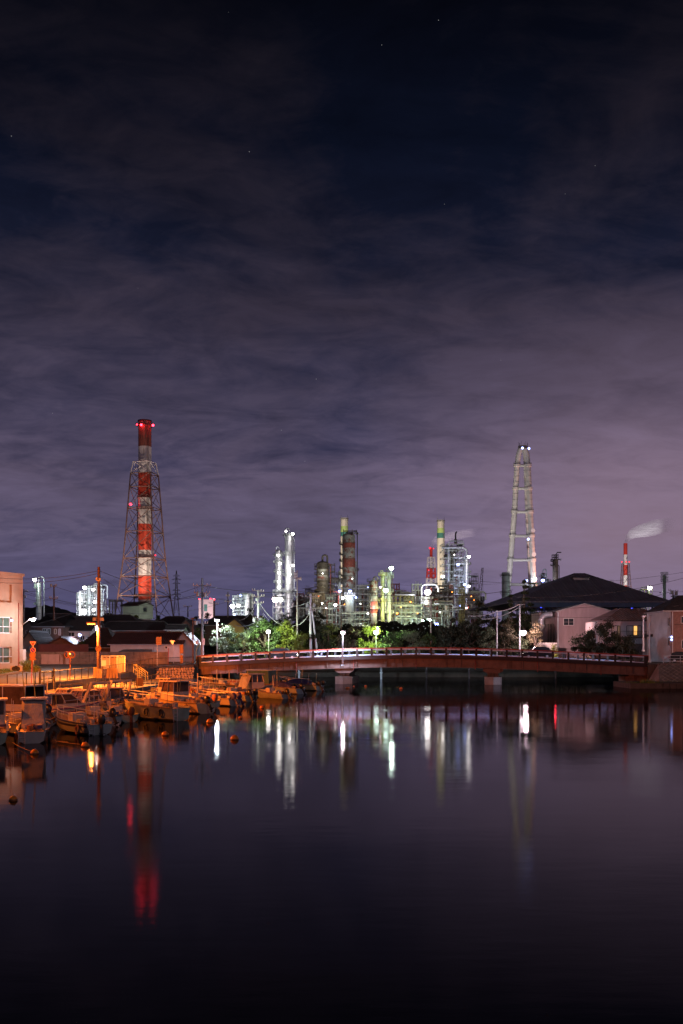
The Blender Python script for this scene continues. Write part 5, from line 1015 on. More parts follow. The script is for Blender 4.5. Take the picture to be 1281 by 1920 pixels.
mb = MB(); mb.path([W(1035, 1152.5, 184), W(1024, 1153, 184), W(1018, 1156, 184), W(1015, 1162, 184), W(1015, 1172, 184)], .55, 10); mb.tube(W(1015, 1172, 184), W(1015, 1182, 184), .75, .3, 10); t.part('duct', mb, M['galv'], smooth=True)
for px in (1028, 1033, 1038, 1042): mb = MB(); mb.tube(WZ(px, 2.5, 185.4), W(px, 1158 + (px % 5) * 4, 185.4), .14, n=6); t.part('pipe', mb, M['sooty'])
mb = MB(); a, b = W(1004, 1213, 178), W(1044, 1206, 178); mb.box(((a.x + b.x) / 2, 178, (a.z + b.z) / 2 - .2), (b.x - a.x, .25, b.z - a.z + .6)); single('garden_wall', mb, M['wall_w'], 'low pale pinkish wall in front of the annex', 'wall')
# tiled house with balcony
Y = 164
t = Thing('tiled_house', 'two-storey white house with a ribbed tiled hip roof, balcony and orange-lit window', 'house', WZ(1185, 2.7, Y)); x0, x1 = W(1117, 0, Y).x, W(1256, 0, Y).x; ze = W(0, 1164.5, Y - .8).z
rz_ = W(0, 1142.4, Y + 4.5).z; ra, rb = Vector((W(1163, 0, Y + 4.5).x, Y + 4.5, rz_)), Vector((W(1205.6, 0, Y + 4.5).x, Y + 4.5, rz_)); c4 = [Vector((W(1131, 0, Y - .8).x, Y - .8, ze)), Vector((W(1262, 0, Y - .8).x, Y - .8, ze)), Vector((W(1262, 0, Y).x, Y + 10, ze)), Vector((W(1131, 0, Y).x, Y + 10, ze))]
for f, m_ in (([c4[0], c4[1], rb, ra], M['tile']), ([c4[1], c4[2], rb], M['tile_y']), ([c4[2], c4[3], ra, rb], M['tile']), ([c4[3], c4[0], ra], M['tile_y'])): mb = MB(); mb.prism(f, (0, 0, .15)); rf = t.part('roof_slope', mb, m_)
mb = MB()
k = 46
for i in range(k):
    f = (i + .5) / k; p0 = c4[0].lerp(c4[1], f); x = p0.x; 
    if x < ra.x: top_ = c4[0].lerp(ra, (x - c4[0].x) / (ra.x - c4[0].x))
    elif x > rb.x: top_ = c4[1].lerp(rb, (x - c4[1].x) / (rb.x - c4[1].x))
    else: top_ = Vector((x, ra.y, ra.z))
    mb.tube(p0 + Vector((0, -.02, .16)), Vector((x, top_.y, top_.z)) + Vector((0, 0, .16)), .055, n=4)
t.part('tile_rolls', mb, mat('tile_roll', (.5,.38,.33), .45, var=.2))
mb = MB(); mb.box(((x0 + x1) / 2 + .3, Y + 4.9, (5.6 + ze) / 2), (x1 - x0 - .5, 8.2, ze - 5.6)); t.part('upper_wall', mb, mat('house_siding', (.56,.46,.45), .7, var=.1, wave=(1.6, 'X', .03)))
mb = MB(); mb.box(((x0 + x1) / 2 + .3, Y + 5.4, 4.0), (x1 - x0 - .5, 7.2, 3.2)); t.part('lower_wall', mb, M['wall_b'])
lw = W(1105, 1163.8, Y); mb = MB(); mb.prism([lw + Vector((0, -.5, 0)), c4[0] + Vector((.1, 0, 0)), ra + Vector((-.6, -1, -.15)), ra + Vector((-.9, -1, 0))], (0, 0, .12)); t.part('roof_wing', mb, mat('roof_metal', (.42,.32,.32), .5, var=.1))
for px, w_, m_ in ((1155, 11, M['curtain']), (1162.5, 5, G['dim']), (1184, 13, M['curtain']), (1194, 8, G['o']), (1201.5, 7, M['curtain']), (1226, 6, G['bl']), (1235, 9, M['curtain']), (1245, 8, M['wall_g'])):
    window(t, (W(px, 0, Y).x, Y + .797, W(0, 1182, Y).z), PX(w_, Y), PX(18, Y), m_, 'y', 1, M['dark'], .06)
mb = MB(); mb.box((W(1186, 0, Y).x, Y + .1, W(0, 1195.5, Y).z), (PX(70, Y), 1.3, .22)); bal = t.part('balcony', mb, M['wall_b'])
mb = MB(); 
for i in range(33): x = W(1151.5 + i * 2.15, 0, Y - .5).x; mb.box((x, Y - .5, W(0, 1189.3, Y).z), (.035, .035, .98))
mb.box((W(1186, 0, Y).x, Y - .5, W(0, 1183.5, Y).z), (PX(70, Y), .06, .06)); t.part('balustrade', mb, M['dark'], bal)
t = Thing('shed', 'lean-to shed with a dark slanted roof between the tiled house and the brick house', 'shed', WZ(1235, 2.7, 157)); a, b = W(1223, 1188, 157), W(1250, 1181, 157)
mb = MB(); mb.prism([Vector((a.x, 157, 2.4)), Vector((b.x, 157, 2.4)), Vector((b.x, 157, b.z - .5)), Vector((a.x, 157, a.z - .9))], (0, 5, 0)); t.part('wall', mb, M['wall_g']); mb = MB(); mb.prism([a + Vector((-.5, -.4, -.2)), b + Vector((.4, -.4, 0)), b + Vector((.4, -.4, -1.1)), a + Vector((-.5, -.4, -.5))], (0, 5.6, 0)); t.part('roof', mb, M['tile'])
# brick house, right edge
Y = 150
t = Thing('brick_house', 'reddish brick-tiled two-storey house with a pale side wall at the right edge', 'house', WZ(1265, 2.7, Y)); ax_ = W(1258.7, 0, Y).x; bx = ax_ + 11; lx = W(1248.5, 0, Y + 2).x; ze = W(0, 1146, Y).z
mb = MB(); mb.prism([Vector((ax_, Y, 2.5)), Vector((bx, Y, 2.5)), Vector((bx, Y + 9, 2.5)), Vector((ax_ - .9, Y + 9, 2.5))], (0, 0, ze - 2.5)); t.part('wall', mb, M['brick'])
mb = MB(); mb.prism([Vector((ax_ - .02, Y + .03, 2.5)), Vector((ax_ - .93, Y + 8.9, 2.5)), Vector((lx - .6, Y + 8.9, 2.5)), Vector((lx, Y + .8, 2.5))], (0, 0, ze - 2.52)); t.part('side_wall', mb, M['wall_w'])
mb = MB(); o = [Vector((ax_ - 1.4, Y - .7, ze)), Vector((bx, Y - .7, ze)), Vector((bx, Y + 9, ze)), Vector((lx - 1.2, Y + 9, ze))]; ra, rb = Vector((ax_ + 2.6, Y + 4.5, ze + 2.5)), Vector((bx, Y + 4.5, ze + 2.5)); mb.prism([o[0], o[1], rb, ra], (0, 0, .14)); t.part('roof_slope', mb, M['tile']); mb = MB(); mb.prism([o[3], o[0], ra], (0, 0, .14)); t.part('roof_slope', mb, M['tile_y'])
mb = MB(); mb.tube(o[0], o[1], .08, n=6); mb.tube(o[0], o[3], .08, n=6); t.part('gutter', mb, M['wall_w']); mb = MB(); mb.tube((ax_ + .15, Y - .12, 2.6), (ax_ + .15, Y - .12, ze - .1), .09, n=7); t.part('downpipe', mb, M['wall_w'])
mb = MB(); mb.box(((ax_ + bx) / 2 + .2, Y - .05, W(0, 1171, Y).z), (bx - ax_ - .6, .1, .14)); t.part('storey_band', mb, M['wall_b'])
for x, y, w_, h_ in ((1281, 1162, 8, 13), (1282, 1208, 8, 16)): window(t, (W(x, 0, Y).x, Y - .003, W(0, y, Y).z), PX(w_, Y), PX(h_, Y), M['glassd'], 'y', 1, M['wall_w'])
for x, y in ((1252.5, 1166), (1252.5, 1203)): window(t, (W(x, 0, Y + .9).x + .05, Y + .45, W(0, y, Y).z), .35, 1.1, M['glassd'], 'y', 1, M['dark'])
# ---------------------------------------------------------------- street lights
def lamp_post(label, px, top, bot, Y, m, head='T', lit=None, p=0, c=WHITE, group='street lamps', r=.10, dx=0):
    a, b = W(px, bot, Y), W(px, top, Y); t = Thing('street_lamp', label, 'street lamp', a, group=group)
    mb = MB(); mb.tube(a, a + Vector((0, 0, .25)), r * 2.2, r * 1.6, 8); mb.tube(a + Vector((0, 0, .2)), b, r * 1.25, r * .8, 8); t.part('pole', mb, m, smooth=True)
    if head == 'T':
        mb = MB(); mb.box(b + Vector((0, -.2, .02)), (PX(8.5, Y), .3, .10)); mb.box(b + Vector((0, -.2, -.1)), (PX(4, Y), .25, .14)); hd = t.part('lamp_head', mb, m)
        if lit: mb = MB(); mb.box(b + Vector((0, -.2, -.06)) + Vector((0, 0, -.14)), (PX(7.5, Y), .30, .10)); t.part('lamp_glass', mb, lit, hd)
        off = Vector((0, -.5, -.45))
    elif head == 'ball':
        mb = MB(); mb.lathe(b, [(.10, .32), (.24, .22), (.26, .12)], 12); hd = t.part('lamp_head', mb, M['dark']); mb = MB(); mb.sph(b, .27, 12); t.part('lamp_glass', mb, lit, hd, smooth=True); off = Vector((0, -.6, -.1))
    elif head == 'arm':
        e = b + Vector((dx, 0, .35)); mb = MB(); mb.path([b, b + Vector((dx * .3, 0, .25)), e], r * .6, 6); t.part('arm', mb, m); mb = MB(); mb.box(e + Vector((dx * .12, -.02, .03)), (.75, .3, .13)); hd = t.part('lamp_head', mb, m)
        if lit: mb = MB(); mb.box(e + Vector((dx * .12, -.02, -.08)), (.62, .24, .07)); t.part('lamp_glass', mb, lit, hd)
        off = e - b + Vector((0, -.3, -.3))
    if p: t.light(b + off, p, c, .16)
    return t
lamp_post('tall unlit T-headed lamp with an added bluish spot and a reddish pole at the left end of the bridge', 362, 1159.5, 1244, 134.8, M['pole_r']).light(W(362, 1165, 134.8) + Vector((1.5, .6, -.3)), 2600, (.55, .66, 1), .2, 'SPOT', W(362, 1165, 134.8) + Vector((14, 5, -7)), 120)  # lamp itself is dark; bluish spot added to light the rails
lamp_post('lit white street lamp with a glowing T head beyond the bridge by the pale tree', 407.5, 1162, 1234, 172, M['pole_w'], lit=G['w'], p=4200, c=(.80,.86,1))
lamp_post('lit pinkish-white ball lamp on the bridge railing above the left pier', 643, 1185.8, 1249, 132.9, M['pole_w'], 'ball', G['p'], 350, (1, .80, .88)).light(W(643, 1185.8, 132.9) + Vector((0, .5, -.5)), 3600, (.62, .72, 1), .2, 'SPOT', W(643, 1185.8, 132.9) + Vector((0, 6, -5)), 168)  # second, bluish spot added beside the pinkish lamp to brighten the rails
lamp_post('tall unlit T-headed lamp right of centre of the tiled house balcony', 1206.5, 1155.5, 1221, 140, M['pole_w'])
lamp_post('tallest unlit T-headed lamp with an added bluish spot at the right end of the bridge railing', 1218.3, 1154, 1242, 128.6, M['pole_w']).light(W(1218.3, 1160, 128.6) + Vector((-1.5, .6, -.3)), 3000, (.55, .66, 1), .2, 'SPOT', W(1218.3, 1160, 128.6) + Vector((-14, 6, -7)), 120)  # another added spot under a dark head, for the right-hand rails
t = Thing('wall_lamp', 'very bright bluish-white lamp on an arm from the corner of the pink building', 'lamp', W(62, 1162, 122)); q = W(62, 1162, 122); mb = MB(); mb.path([P0 + fd * .2 + fn * .02 + Vector((0, 0, q.z - .6)), q + Vector((-.5, .2, .05))], .05, 6); t.part('arm', mb, M['pole_w'])
mb = MB(); mb.box(q + Vector((0, 0, .12)), (.8, .35, .12)); t.part('lamp_head', mb, M['pole_w']); mb = MB(); mb.sph(q, .26, 12, .7); t.part('lamp_glass', mb, G['w'], smooth=True); t.light(q + Vector((-.1, -.45, -.25)), 1300, (.94, .95, 1), .15)
flood('white lamp on the wall of the bluish-lit house', 150, 1190.5, 165, .30, G['b'], 900, (.66, .74, 1), group='lamps among the houses', light_off=(-.2, -.6, .2))
flood('small bluish reflector lamp inside the pink building window', 22, 1163, 120.6, .16, G['b'], 0, BLUEW, group='lamps among the houses')
flood('white ball lamp shining among the trees left of centre', 503.5, 1184, 171.5, .40, G['w'], 4600, (.80, 1, .62), 1222, group='park lamps', light_off=(0, -2.6, .2), back=True)
flood('small white ball lamp in the trees above the larger one right of centre', 708.5, 1177.5, 176, .28, G['g'], 3000, (.8, 1, .6), group='park lamps', light_off=(0, -2.4, .2), back=True)
flood('large greenish-white lamp in the trees right of centre', 705.5, 1185.5, 171.5, .46, G['g'], 5000, (.70, 1, .50), 1222, group='park lamps', light_off=(0, -2.6, .2), back=True)
# ---------------------------------------------------------------- utility poles and wires
def upole(label, px, top, bot, Y, r=.17, m=None, arms=(), tx=(), insul=True, lean=0, name='utility_pole', group='utility poles'):
    a, b = W(px, bot, Y), W(px + lean, top, Y); t = Thing(name, label, 'utility pole', a, group=group)
    mb = MB(); mb.tube(a, b, r * 1.15, r * .75, 10); t.part('pole', mb, m or M['pole'], smooth=True)
    for py, hw, tilt in arms:
        c_ = W(px, py, Y); w_ = PX(hw, Y); mb = MB(); mb.box(c_ + Vector((0, -r - .05, 0)), (w_ * 2, .09, .10), 0, 0, tilt); mb.truss(c_ + Vector((w_ * .5, -r - .05, 0)), c_ + Vector((0, -r, -.6)), .03); ar = t.part('crossarm', mb, M['steel'])
        if insul:
            mb = MB()
            for f in (-.95, -.55, .55, .95): mb.lathe(c_ + Vector((w_ * f, -r - .05, .05 - math.sin(tilt) * w_ * f)), [(.04, 0), (.09, .08), (.05, .14), (.08, .22), (.03, .28)], 7)
            t.part('insulators', mb, M['insul'], ar)
    for dx, py, w_, h_ in tx:
        c_ = W(px + dx, py, Y) + Vector((0, -r - .25, 0)); mb = MB(); mb.lathe(c_, [(w_ * .9, -h_ / 2), (w_, -h_ / 2 + .06), (w_, h_ / 2 - .06), (w_ * .5, h_ / 2 + .05)], 12); t.part('transformer', mb, M['paleg'], smooth=True)
    return t
upole('tall orange-lit pole by the road with the sodium lamp', 185.5, 1063, 1254, 107, .20, M['pole_r'], [(1089, 4, .2)], name='utility_pole')
upole('thin dark pole at the right edge of the pink building', 45, 1105, 1165, 165, .14, M['conc_dark'], [(1108, 8, .25), (1120, 5, 0)])
upole('dark utility pole right of the looped column at the far left', 101.5, 1097, 1163, 160, .15, M['conc_dark'], [(1122, 8, .05), (1099, 6, 0)], [(-4, 1098, .18, .4)])
upole('wooden-coloured utility pole with drooping jumper wires and a transformer shelf', 379.5, 1084, 1234, 150, .20, M['pole'], [(1098, 17, -.02), (1112, 15, .03), (1117, 11, -.03), (1169, 11, 0)], [(-7, 1114, .2, .5), (6, 1116, .2, .5), (-11, 1168, .26, .6)])
upole('dark steel pole with small arms left of the pale tower block', 352.5, 1136, 1157, 230, .15, M['dark'], [(1137, 8, 0)])
upole('red-brown pole in front of the far tower block', 401, 1126, 1157, 210, .15, M['pole_r'], [(1132, 9, .1)])
upole('slim dark pole with a hooked top left of the middle-left unit', 427.5, 1110, 1158, 190, .14, M['conc_dark'], [(1128, 6, 0), (1118, 3, 0)])
upole('ornate white-lit utility pole with stacked insulators above the trees', 484, 1106, 1180, 176, .22, M['pole_w'], [(1108, 11, .12), (1118, 12, 0), (1131, 11, -.03), (1160, 9, 0), (1166, 9, 0)], [(-6, 1163, .35, .7), (5, 1162, .35, .7), (-2, 1124, .25, .5)])
upole('tall slim brown pole with horn loudspeakers', 557.5, 1069.5, 1234, 173, .14, M['pole'], [], [(0, 1119, .16, .3)])
t = Thing('loudspeaker', 'pale horn loudspeakers clustered near the top of the slim brown pole', 'loudspeaker', W(557.5, 1085, 173)); 
for dx, dy, s_ in ((7, 1085, 1), (-5, 1081, -1), (-5, 1076, -1), (-3, 1087, -1)): mb = MB(); mb.tube(W(557.5, dy, 172.8), W(557.5 + dx, dy, 172.8), .10, .30, 10); mb.tube(W(557.5 + dx, dy, 172.8), W(557.5 + dx + s_ * .8, dy, 172.8), .34, .34, 10); t.part('horn', mb, M['cream'])
upole('white-lit utility pole with a wide top arm, upright of the leaning pair', 583, 1113, 1234, 172, .23, M['pole_w'], [(1119, 17, -.02), (1136, 9, 0), (1145, 9, 0)], [(-6, 1135, .22, .6), (6, 1135, .22, .6)], lean=-.5)
upole('white-lit pole leaning against the pair, slanting down to the right', 596.5, 1146, 1234, 171.4, .17, M['pole_w'], [], [], lean=-11)
upole('thin green-lit pole between the fan palm and the leaning poles', 808, 1120, 1234, 173, .15, M['pole'], [], [])
upole('red slim pole behind the pinkish lamp of the bridge', 640, 1144, 1234, 172, .09, M['pole_r'], [(1144, 2.2, 0)], insul=False)
upole('grey slim pole left of the pinkish floodlight on the right bank', 932, 1144.5, 1234, 172, .13, M['pole_w'], [])
upole('T-topped pole carrying the dazzling pinkish lamp on the right bank', 974.8, 1132.5, 1234, 172.5, .15, M['pole_w'], [(1133, 9, 0)], insul=False)
flood('dazzling pinkish-white lamp on the T-topped pole, right bank', 980.8, 1186, 171, .58, G['p'], 1000, (1, .72, .80), group='park lamps', light_off=(.3, -1.2, 0)).light(W(980.8, 1186, 171) + Vector((1.2, -2.5, .6)), 2900, (1, .60, .60), .3, 'SPOT', W(1110, 1172, 184), 120)  # second spot added to this lamp to light the shed and houses
upole('dark pole with transformers at the far right above the brick house', 1262, 1107, 1142, 200, .16, M['conc_dark'], [(1108, 9, .1), (1114, 7, 0)], [(-3, 1111, .3, .7), (5, 1113, .3, .7)])
t = Thing('substation_gantry', 'far pale gantry of pipes and insulators behind the brick house roof', 'gantry', W(1275, 1140, 330)); mb = MB()
for i in range(7): mb.truss(W(1264 + i * 4, 1146, 330), W(1264 + i * 4, 1116 + (i * 7) % 9, 330), .22)
for py in (1118, 1126, 1134): mb.truss(W(1258, py, 330), W(1292, py - 1, 330), .2)
t.part('frame', mb, M['paleg'])
def wire(label, p, q, sag, r=.028, n=18, m=None, group='overhead wires', seg_=None):
    pts = [Vector(p).lerp(Vector(q), i / n) - Vector((0, 0, sag * 4 * (i / n) * (1 - i / n))) for i in range(n + 1)]
    mb = MB(); mb.path(pts, r, 4); return single('overhead_wire', mb, m or M['wire'], label, 'wire', group)
TP = W(185.5, 1070, 107); T2 = W(185.5, 1075, 107)
wires = [
 ('topmost wire from the orange pole to the upper left', TP, W(-20, 1082, 116), .5), ('second wire from the orange pole to the upper left', T2, W(-20, 1091, 116), .5),
 ('wire from the orange pole sloping down to the chimney tower', TP, W(420, 1122, 210), 1.2), ('thick twisted wire from the orange pole down to the right', W(186, 1078, 107), W(248, 1106, 150), .6),
 ('long level wire crossing from the far left past the orange pole to the jumper pole', W(45, 1108, 165), W(379, 1098, 150), 2.6), ('wire just below the long level wire on the left', W(45, 1112, 165), W(379, 1112, 150), 2.2),
 ('lower sagging wire between the left dark poles', W(45, 1120, 165), W(101, 1122, 160), .5), ('upper wire between the left dark poles', W(45, 1108, 165), W(101, 1099, 160), .4), ('wire from the second dark pole to the jumper pole', W(101, 1099, 160), W(379, 1117, 150), 1.6), ('lowest long wire left of the jumper pole', W(101, 1122, 160), W(353, 1137, 230), 2),
 ('wire over the roofs from the second dark pole', W(101, 1128, 160), W(427, 1128, 190), 2.2), ('wire running off to the left from the first dark pole', W(45, 1122, 165), W(-30, 1116, 150), .4),
 ('thick black wire from the jumper pole to the ornate pole', W(379, 1098, 150), W(557, 1109, 173), .5, .05), ('black wire from the jumper pole running right at mid height', W(379, 1117, 150), W(484, 1118, 176), .7, .04), ('black wire continuing right past the columns', W(557, 1109, 173), W(900, 1116, 165), .4, .05), ('lower black wire past the columns', W(484, 1118, 176), W(900, 1124, 175), .6, .04),
 ('black wire from the right of the columns to the warehouse', W(780, 1115.5, 162), W(962, 1106, 180), .5, .05), ('fine wire crossing the sky above the tank area', W(700, 1093, 300), W(960, 1092, 300), 1), ('bright sagging cable from the ornate pole down to the slim pole', W(487, 1131, 176), W(556, 1172, 173), 1.6, .04, 18, M['pole_w']), ('bright sagging cable rising from the slim pole to the leaning pair', W(556, 1172, 173), W(583, 1145, 172), .6, .04, 18, M['pole_w']),
 ('pale cable fanning left from the ornate pole to the roofs', W(482, 1131, 176), W(448, 1163, 190), .8, .04, 18, M['pole_w']), ('pale cable fanning lower left from the ornate pole', W(482, 1165, 176), W(440, 1172, 190), .5, .05, 18, M['pole_w']), ('pale cable from the ornate pole down into the tree', W(486, 1131, 176), W(504, 1162, 165), .4, .035, 12, M['pole_w']), ('second pale cable from the ornate pole down into the tree', W(486, 1131, 176), W(497, 1160, 165), .3, .035, 12, M['pole_w']),
 ('bundled pale cable between the silver columns foot and the wide-armed pole', W(512, 1130, 200), W(583, 1127, 172), .9, .05, 18, M['pole_w']), ('thick pale cable sagging from the T-topped pole to the left', W(974, 1133, 172.5), W(932, 1146, 172), .3, .06, 18, M['pole_w']), ('thick pale cable running left from the grey slim pole', W(932, 1146, 172), W(880, 1155, 160), .3, .06, 18, M['pole_w']), ('second pale cable from the T-topped pole running lower left', W(974, 1138, 172.5), W(905, 1161, 158), .5, .06, 18, M['pole_w']),
 ('black wire climbing across the warehouse roof to the right', W(962, 1119, 160), W(1300, 1079, 160), 1.2, .04), ('fine wire across the sky right of the pale stack', W(900, 1090, 300), W(1300, 1070, 300), 2, .05), ('black wire low across the warehouse roof', W(962, 1135, 160), W(1262, 1108, 200), 1.6, .035), ('black wire across the corrugated shed gable', W(975, 1150, 155), W(1300, 1128, 150), 1.4, .03), ('wire at the far right above the brick house', W(1200, 1107, 210), W(1300, 1108, 205), .3, .03)]
for w_ in wires: wire(*w_)
t = Thing('wire_jumpers', 'drooping jumper wires looped around the jumper pole', 'wires', W(379, 1105, 149.6))
for s_, x_ in ((-1, 13), (-1, 9), (1, 9), (1, 13)):
    mb = MB(); mb.path([W(379 + s_ * x_, 1098.5, 149.7), W(379 + s_ * (x_ + 1), 1103, 149.7), W(379 + s_ * (x_ - 2), 1108, 149.7), W(379 + s_ * (x_ + 1), 1112, 149.7)], .03, 4); t.part('jumper', mb, M['wire'])
# ---------------------------------------------------------------- fence, signs, clutter on the left bank
t = Thing('road_fence', 'long dark mesh fence on the wall between the road and the boats', 'fence', (-28, 84, 1.4))
for k, ((xa, a), (xb, b)) in enumerate(zip(FENCE[1:5], FENCE[2:6])):
    n = max(2, round(math.hypot(xb - xa, b - a) / 2.0)); mb = MB(); za, zb_ = upper(a) + .12, upper(b) + .12; A = Vector((xa - .25, a, za)); B = Vector((xb - .25, b, zb_))
    for z_ in (.08, 1.10): mb.tube(A + Vector((0, 0, z_)), B + Vector((0, 0, z_)), .028, n=5)
    for j in range(1, 9): mb.tube(A + Vector((0, 0, .08 + j * .113)), B + Vector((0, 0, .08 + j * .113)), .008, n=3)
    t.part('mesh_panel', mb, M['dark'])
    for i in range(n + (k == 3)):
        p = A.lerp(B, i / n); mb = MB(); mb.box(p + Vector((0, 0, .56)), (.07, .07, 1.14)); t.part('post', mb, M['dark'])
a = Vector((-24.3, 129.5, 2.5)); b = Vector((-19.9, 134.3, 2.66)); t = Thing('picket_fence', 'fine vertical-bar fence on top of the rubble stone wall', 'fence', a)
mb = MB(); mb.tube(a + Vector((0, 0, 1.0)), b + Vector((0, 0, 1.0)), .03, n=5); mb.tube(a + Vector((0, 0, .12)), b + Vector((0, 0, .12)), .025, n=5); t.part('rail', mb, M['dark']); mb = MB()
for i in range(44): p = a.lerp(b, i / 43); mb.box(p + Vector((0, 0, .55)), (.02, .02, .95)); 
t.part('bars', mb, M['dark'])
t = Thing('gate', 'small dark double-post gate in the road fence', 'gate', W(106, 1285, 95)); xg = lambda y: fx(y) - .25
for y in (93, 96.4): mb = MB(); mb.box((xg(y) + .02, y, upper(y) + .75), (.16, .16, 1.5)); t.part('gate_post', mb, M['dark'])
mb = MB(); 
for z_ in (.5, 1.15): mb.tube((xg(93), 93, upper(93) + z_), (xg(96.4), 96.4, upper(96.4) + z_), .04, n=5)
t.part('bar', mb, M['dark'])
def pole_t(name, label, cat, px, top, bot, Y, m, r=.04, group=None, lean=0): 
    a = W(px, bot, Y); t = Thing(name, label, cat, a, group=group); mb = MB(); mb.tube(a, W(px + lean, top, Y), r, n=7); t.part('pole', mb, m); return t
def disc(c, r, th, n=24):
    mb = MB(); k = [c + Vector((r * math.cos(2 * math.pi * i / n), 0, r * math.sin(2 * math.pi * i / n))) for i in range(n)]; mb.prism(k, (0, th, 0)); return mb
def text(t, s, c, size, m, parent=None, bold=0):
    cu = bpy.data.curves.new('lettering_curve', 'FONT'); cu.body = s; cu.size = size; cu.align_x = 'CENTER'; cu.align_y = 'CENTER'; cu.extrude = .004; cu.offset = bold
    tmp = bpy.data.objects.new('lettering_tmp', cu); col.objects.link(tmp); bpy.context.view_layer.update()
    me = bpy.data.meshes.new_from_object(tmp.evaluated_get(bpy.context.evaluated_depsgraph_get())); bpy.data.objects.remove(tmp); me.materials.clear(); me.materials.append(m)
    o = bpy.data.objects.new('lettering', me); col.objects.link(o); o.parent = parent or t.e; o.location = Vector(c) - t.loc; o.rotation_euler = (R(90), 0, 0); return o
Y = 100
t = pole_t('road_sign', 'white pole with a red give-way triangle above a blue no-parking disc and orange plates', 'road sign', 62.3, 1205, 1262, Y, M['pole_w'], .045)
c = W(62.3, 1207.3, Y) + Vector((0, -.08, 0)); s_ = PX(6.3, Y); hh = PX(5.4, Y)
mb = MB(); mb.prism([c + Vector((-s_, 0, hh * .85)), c + Vector((s_, 0, hh * .85)), c + Vector((0, 0, -hh * 1.05))], (0, .02, 0)); bo = t.part('triangle_plate', mb, M['sign_w'])
mb = MB(); c2 = c + Vector((0, -.006, .02)); mb.prism([c2 + Vector((-s_ * .82, 0, hh * .74)), c2 + Vector((s_ * .82, 0, hh * .74)), c2 + Vector((0, 0, -hh * .86))], (0, .005, 0)); t.part('red_face', mb, M['sign_r'], bo)
text(t, '止まれ', c2 + Vector((0, -.006, hh * .38)), .20, M['sign_w'], bo, .004)
c = W(62.3, 1219, Y) + Vector((0, -.08, 0)); d1 = t.part('round_plate', disc(c, PX(5.1, Y), .02), M['sign_w']); t.part('red_ring', disc(c + Vector((0, -.006, 0)), PX(4.7, Y), .005), M['sign_r'], d1); t.part('blue_disc', disc(c + Vector((0, -.012, 0)), PX(3.8, Y), .005), M['sign_b'], d1)
mb = MB(); mb.box(c + Vector((0, -.018, 0)), (PX(8, Y), .006, PX(1.0, Y)), 0, 0, R(45)); t.part('red_slash', mb, M['sign_r'], d1)
c = W(61.8, 1228.5, Y) + Vector((0, -.12, 0)); t.part('sign_back', disc(c, PX(6.0, Y), .03), M['sign_o']); mb = MB(); mb.box(W(62, 1235.8, Y) + Vector((0, -.1, 0)), (PX(12, Y), .03, PX(4, Y))); t.part('lower_plate', mb, M['sign_o'])
t = pole_t('signpost', 'thin red post leaning in front of the give-way sign pole', 'post', 59, 1237, 1285, 93, M['rail_red'], .035, lean=1.5)
Y = 104
t = pole_t('traffic_mirror', 'orange pole with a pair of round convex traffic mirrors beside the sheet gate', 'traffic mirror', 131.5, 1226, 1282, Y, M['orange_p'], .055)
for dx, rot in ((-4.6, 50), (3.6, 15)):
    c = W(131.5 + dx, 1227.5, Y) + Vector((0, -.15, 0)); mb = MB(); mb.lathe((0, 0, 0), [(.02, .06), (.20, .05), (.36, 0), (.37, -.05), (.02, -.07)], 20)
    m_ = Matrix.Rotation(R(rot), 3, 'Z') @ Matrix.Rotation(R(-90), 3, 'X'); mb.v = [tuple(m_ @ Vector(v) * 1.05 + c) for v in mb.v]; hd = t.part('mirror_head', mb, M['orange_p'], smooth=True)
    mb = MB(); mb.lathe((0, 0, 0), [(.02, .085), (.18, .075), (.31, .045), (.31, .02)], 20); m2 = Matrix.Rotation(R(rot), 3, 'Z') @ Matrix.Rotation(R(90), 3, 'X'); mb.v = [tuple(m2 @ Vector(v) * 1.05 + c) for v in mb.v]; t.part('mirror_face', mb, M['mirror'], hd, smooth=True)
Y = 106.2
t = Thing('road_sign', 'round sign seen from behind, strapped to the orange pole', 'road sign', W(184.5, 1216, Y)); t.part('sign_back', disc(W(184.5, 1216, Y), PX(5.5, Y), .03), M['sign_o'])
t = pole_t('signboard', 'pole with a square orange-lit signboard back above the road', 'sign', 295, 1194, 1252, 133, M['pole_w'], .05)
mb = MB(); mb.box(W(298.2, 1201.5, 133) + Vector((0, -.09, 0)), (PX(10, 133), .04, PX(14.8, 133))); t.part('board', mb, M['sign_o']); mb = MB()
for k in range(4): mb.box(W(298.2, 1196.5 + k * 3.4, 133) + Vector((0, -.13, 0)), (PX(9.5, 133), .03, .05))
t.part('stiffener', mb, M['pole_r'])
t = pole_t('road_sign', 'pole with an inverted triangle sign seen from behind, near the stone wall', 'road sign', 325.5, 1203, 1244, 137, M['pole_w'], .05); c = W(323.5, 1204.5, 137) + Vector((0, -.08, 0)); s_ = PX(5, 137); mb = MB(); mb.prism([c + Vector((-s_, 0, s_ * .75)), c + Vector((s_, 0, s_ * .75)), c + Vector((0, 0, -s_ * 1.0))], (0, .02, 0)); t.part('triangle_plate', mb, M['galv'])
pole_t('marker_post', 'short red-striped post between the two sign poles on the wall top', 'post', 316, 1215, 1247, 134, M['rail_red'], .05)
t = pole_t('signboard', 'tall narrow orange-lit board on a grey post at the bridge approach', 'sign', 343, 1208, 1243, 135.5, M['galv'], .05); mb = MB(); mb.box(W(340.8, 1217, 135.5) + Vector((0, -.1, 0)), (PX(6.5, 135.5), .12, PX(17, 135.5))); t.part('board', mb, M['sign_o']); mb = MB(); mb.box(W(341, 1236, 135.5) + Vector((0, -.1, 0)), (PX(5, 135.5), .2, PX(14, 135.5))); t.part('control_box', mb, M['orange_p'])
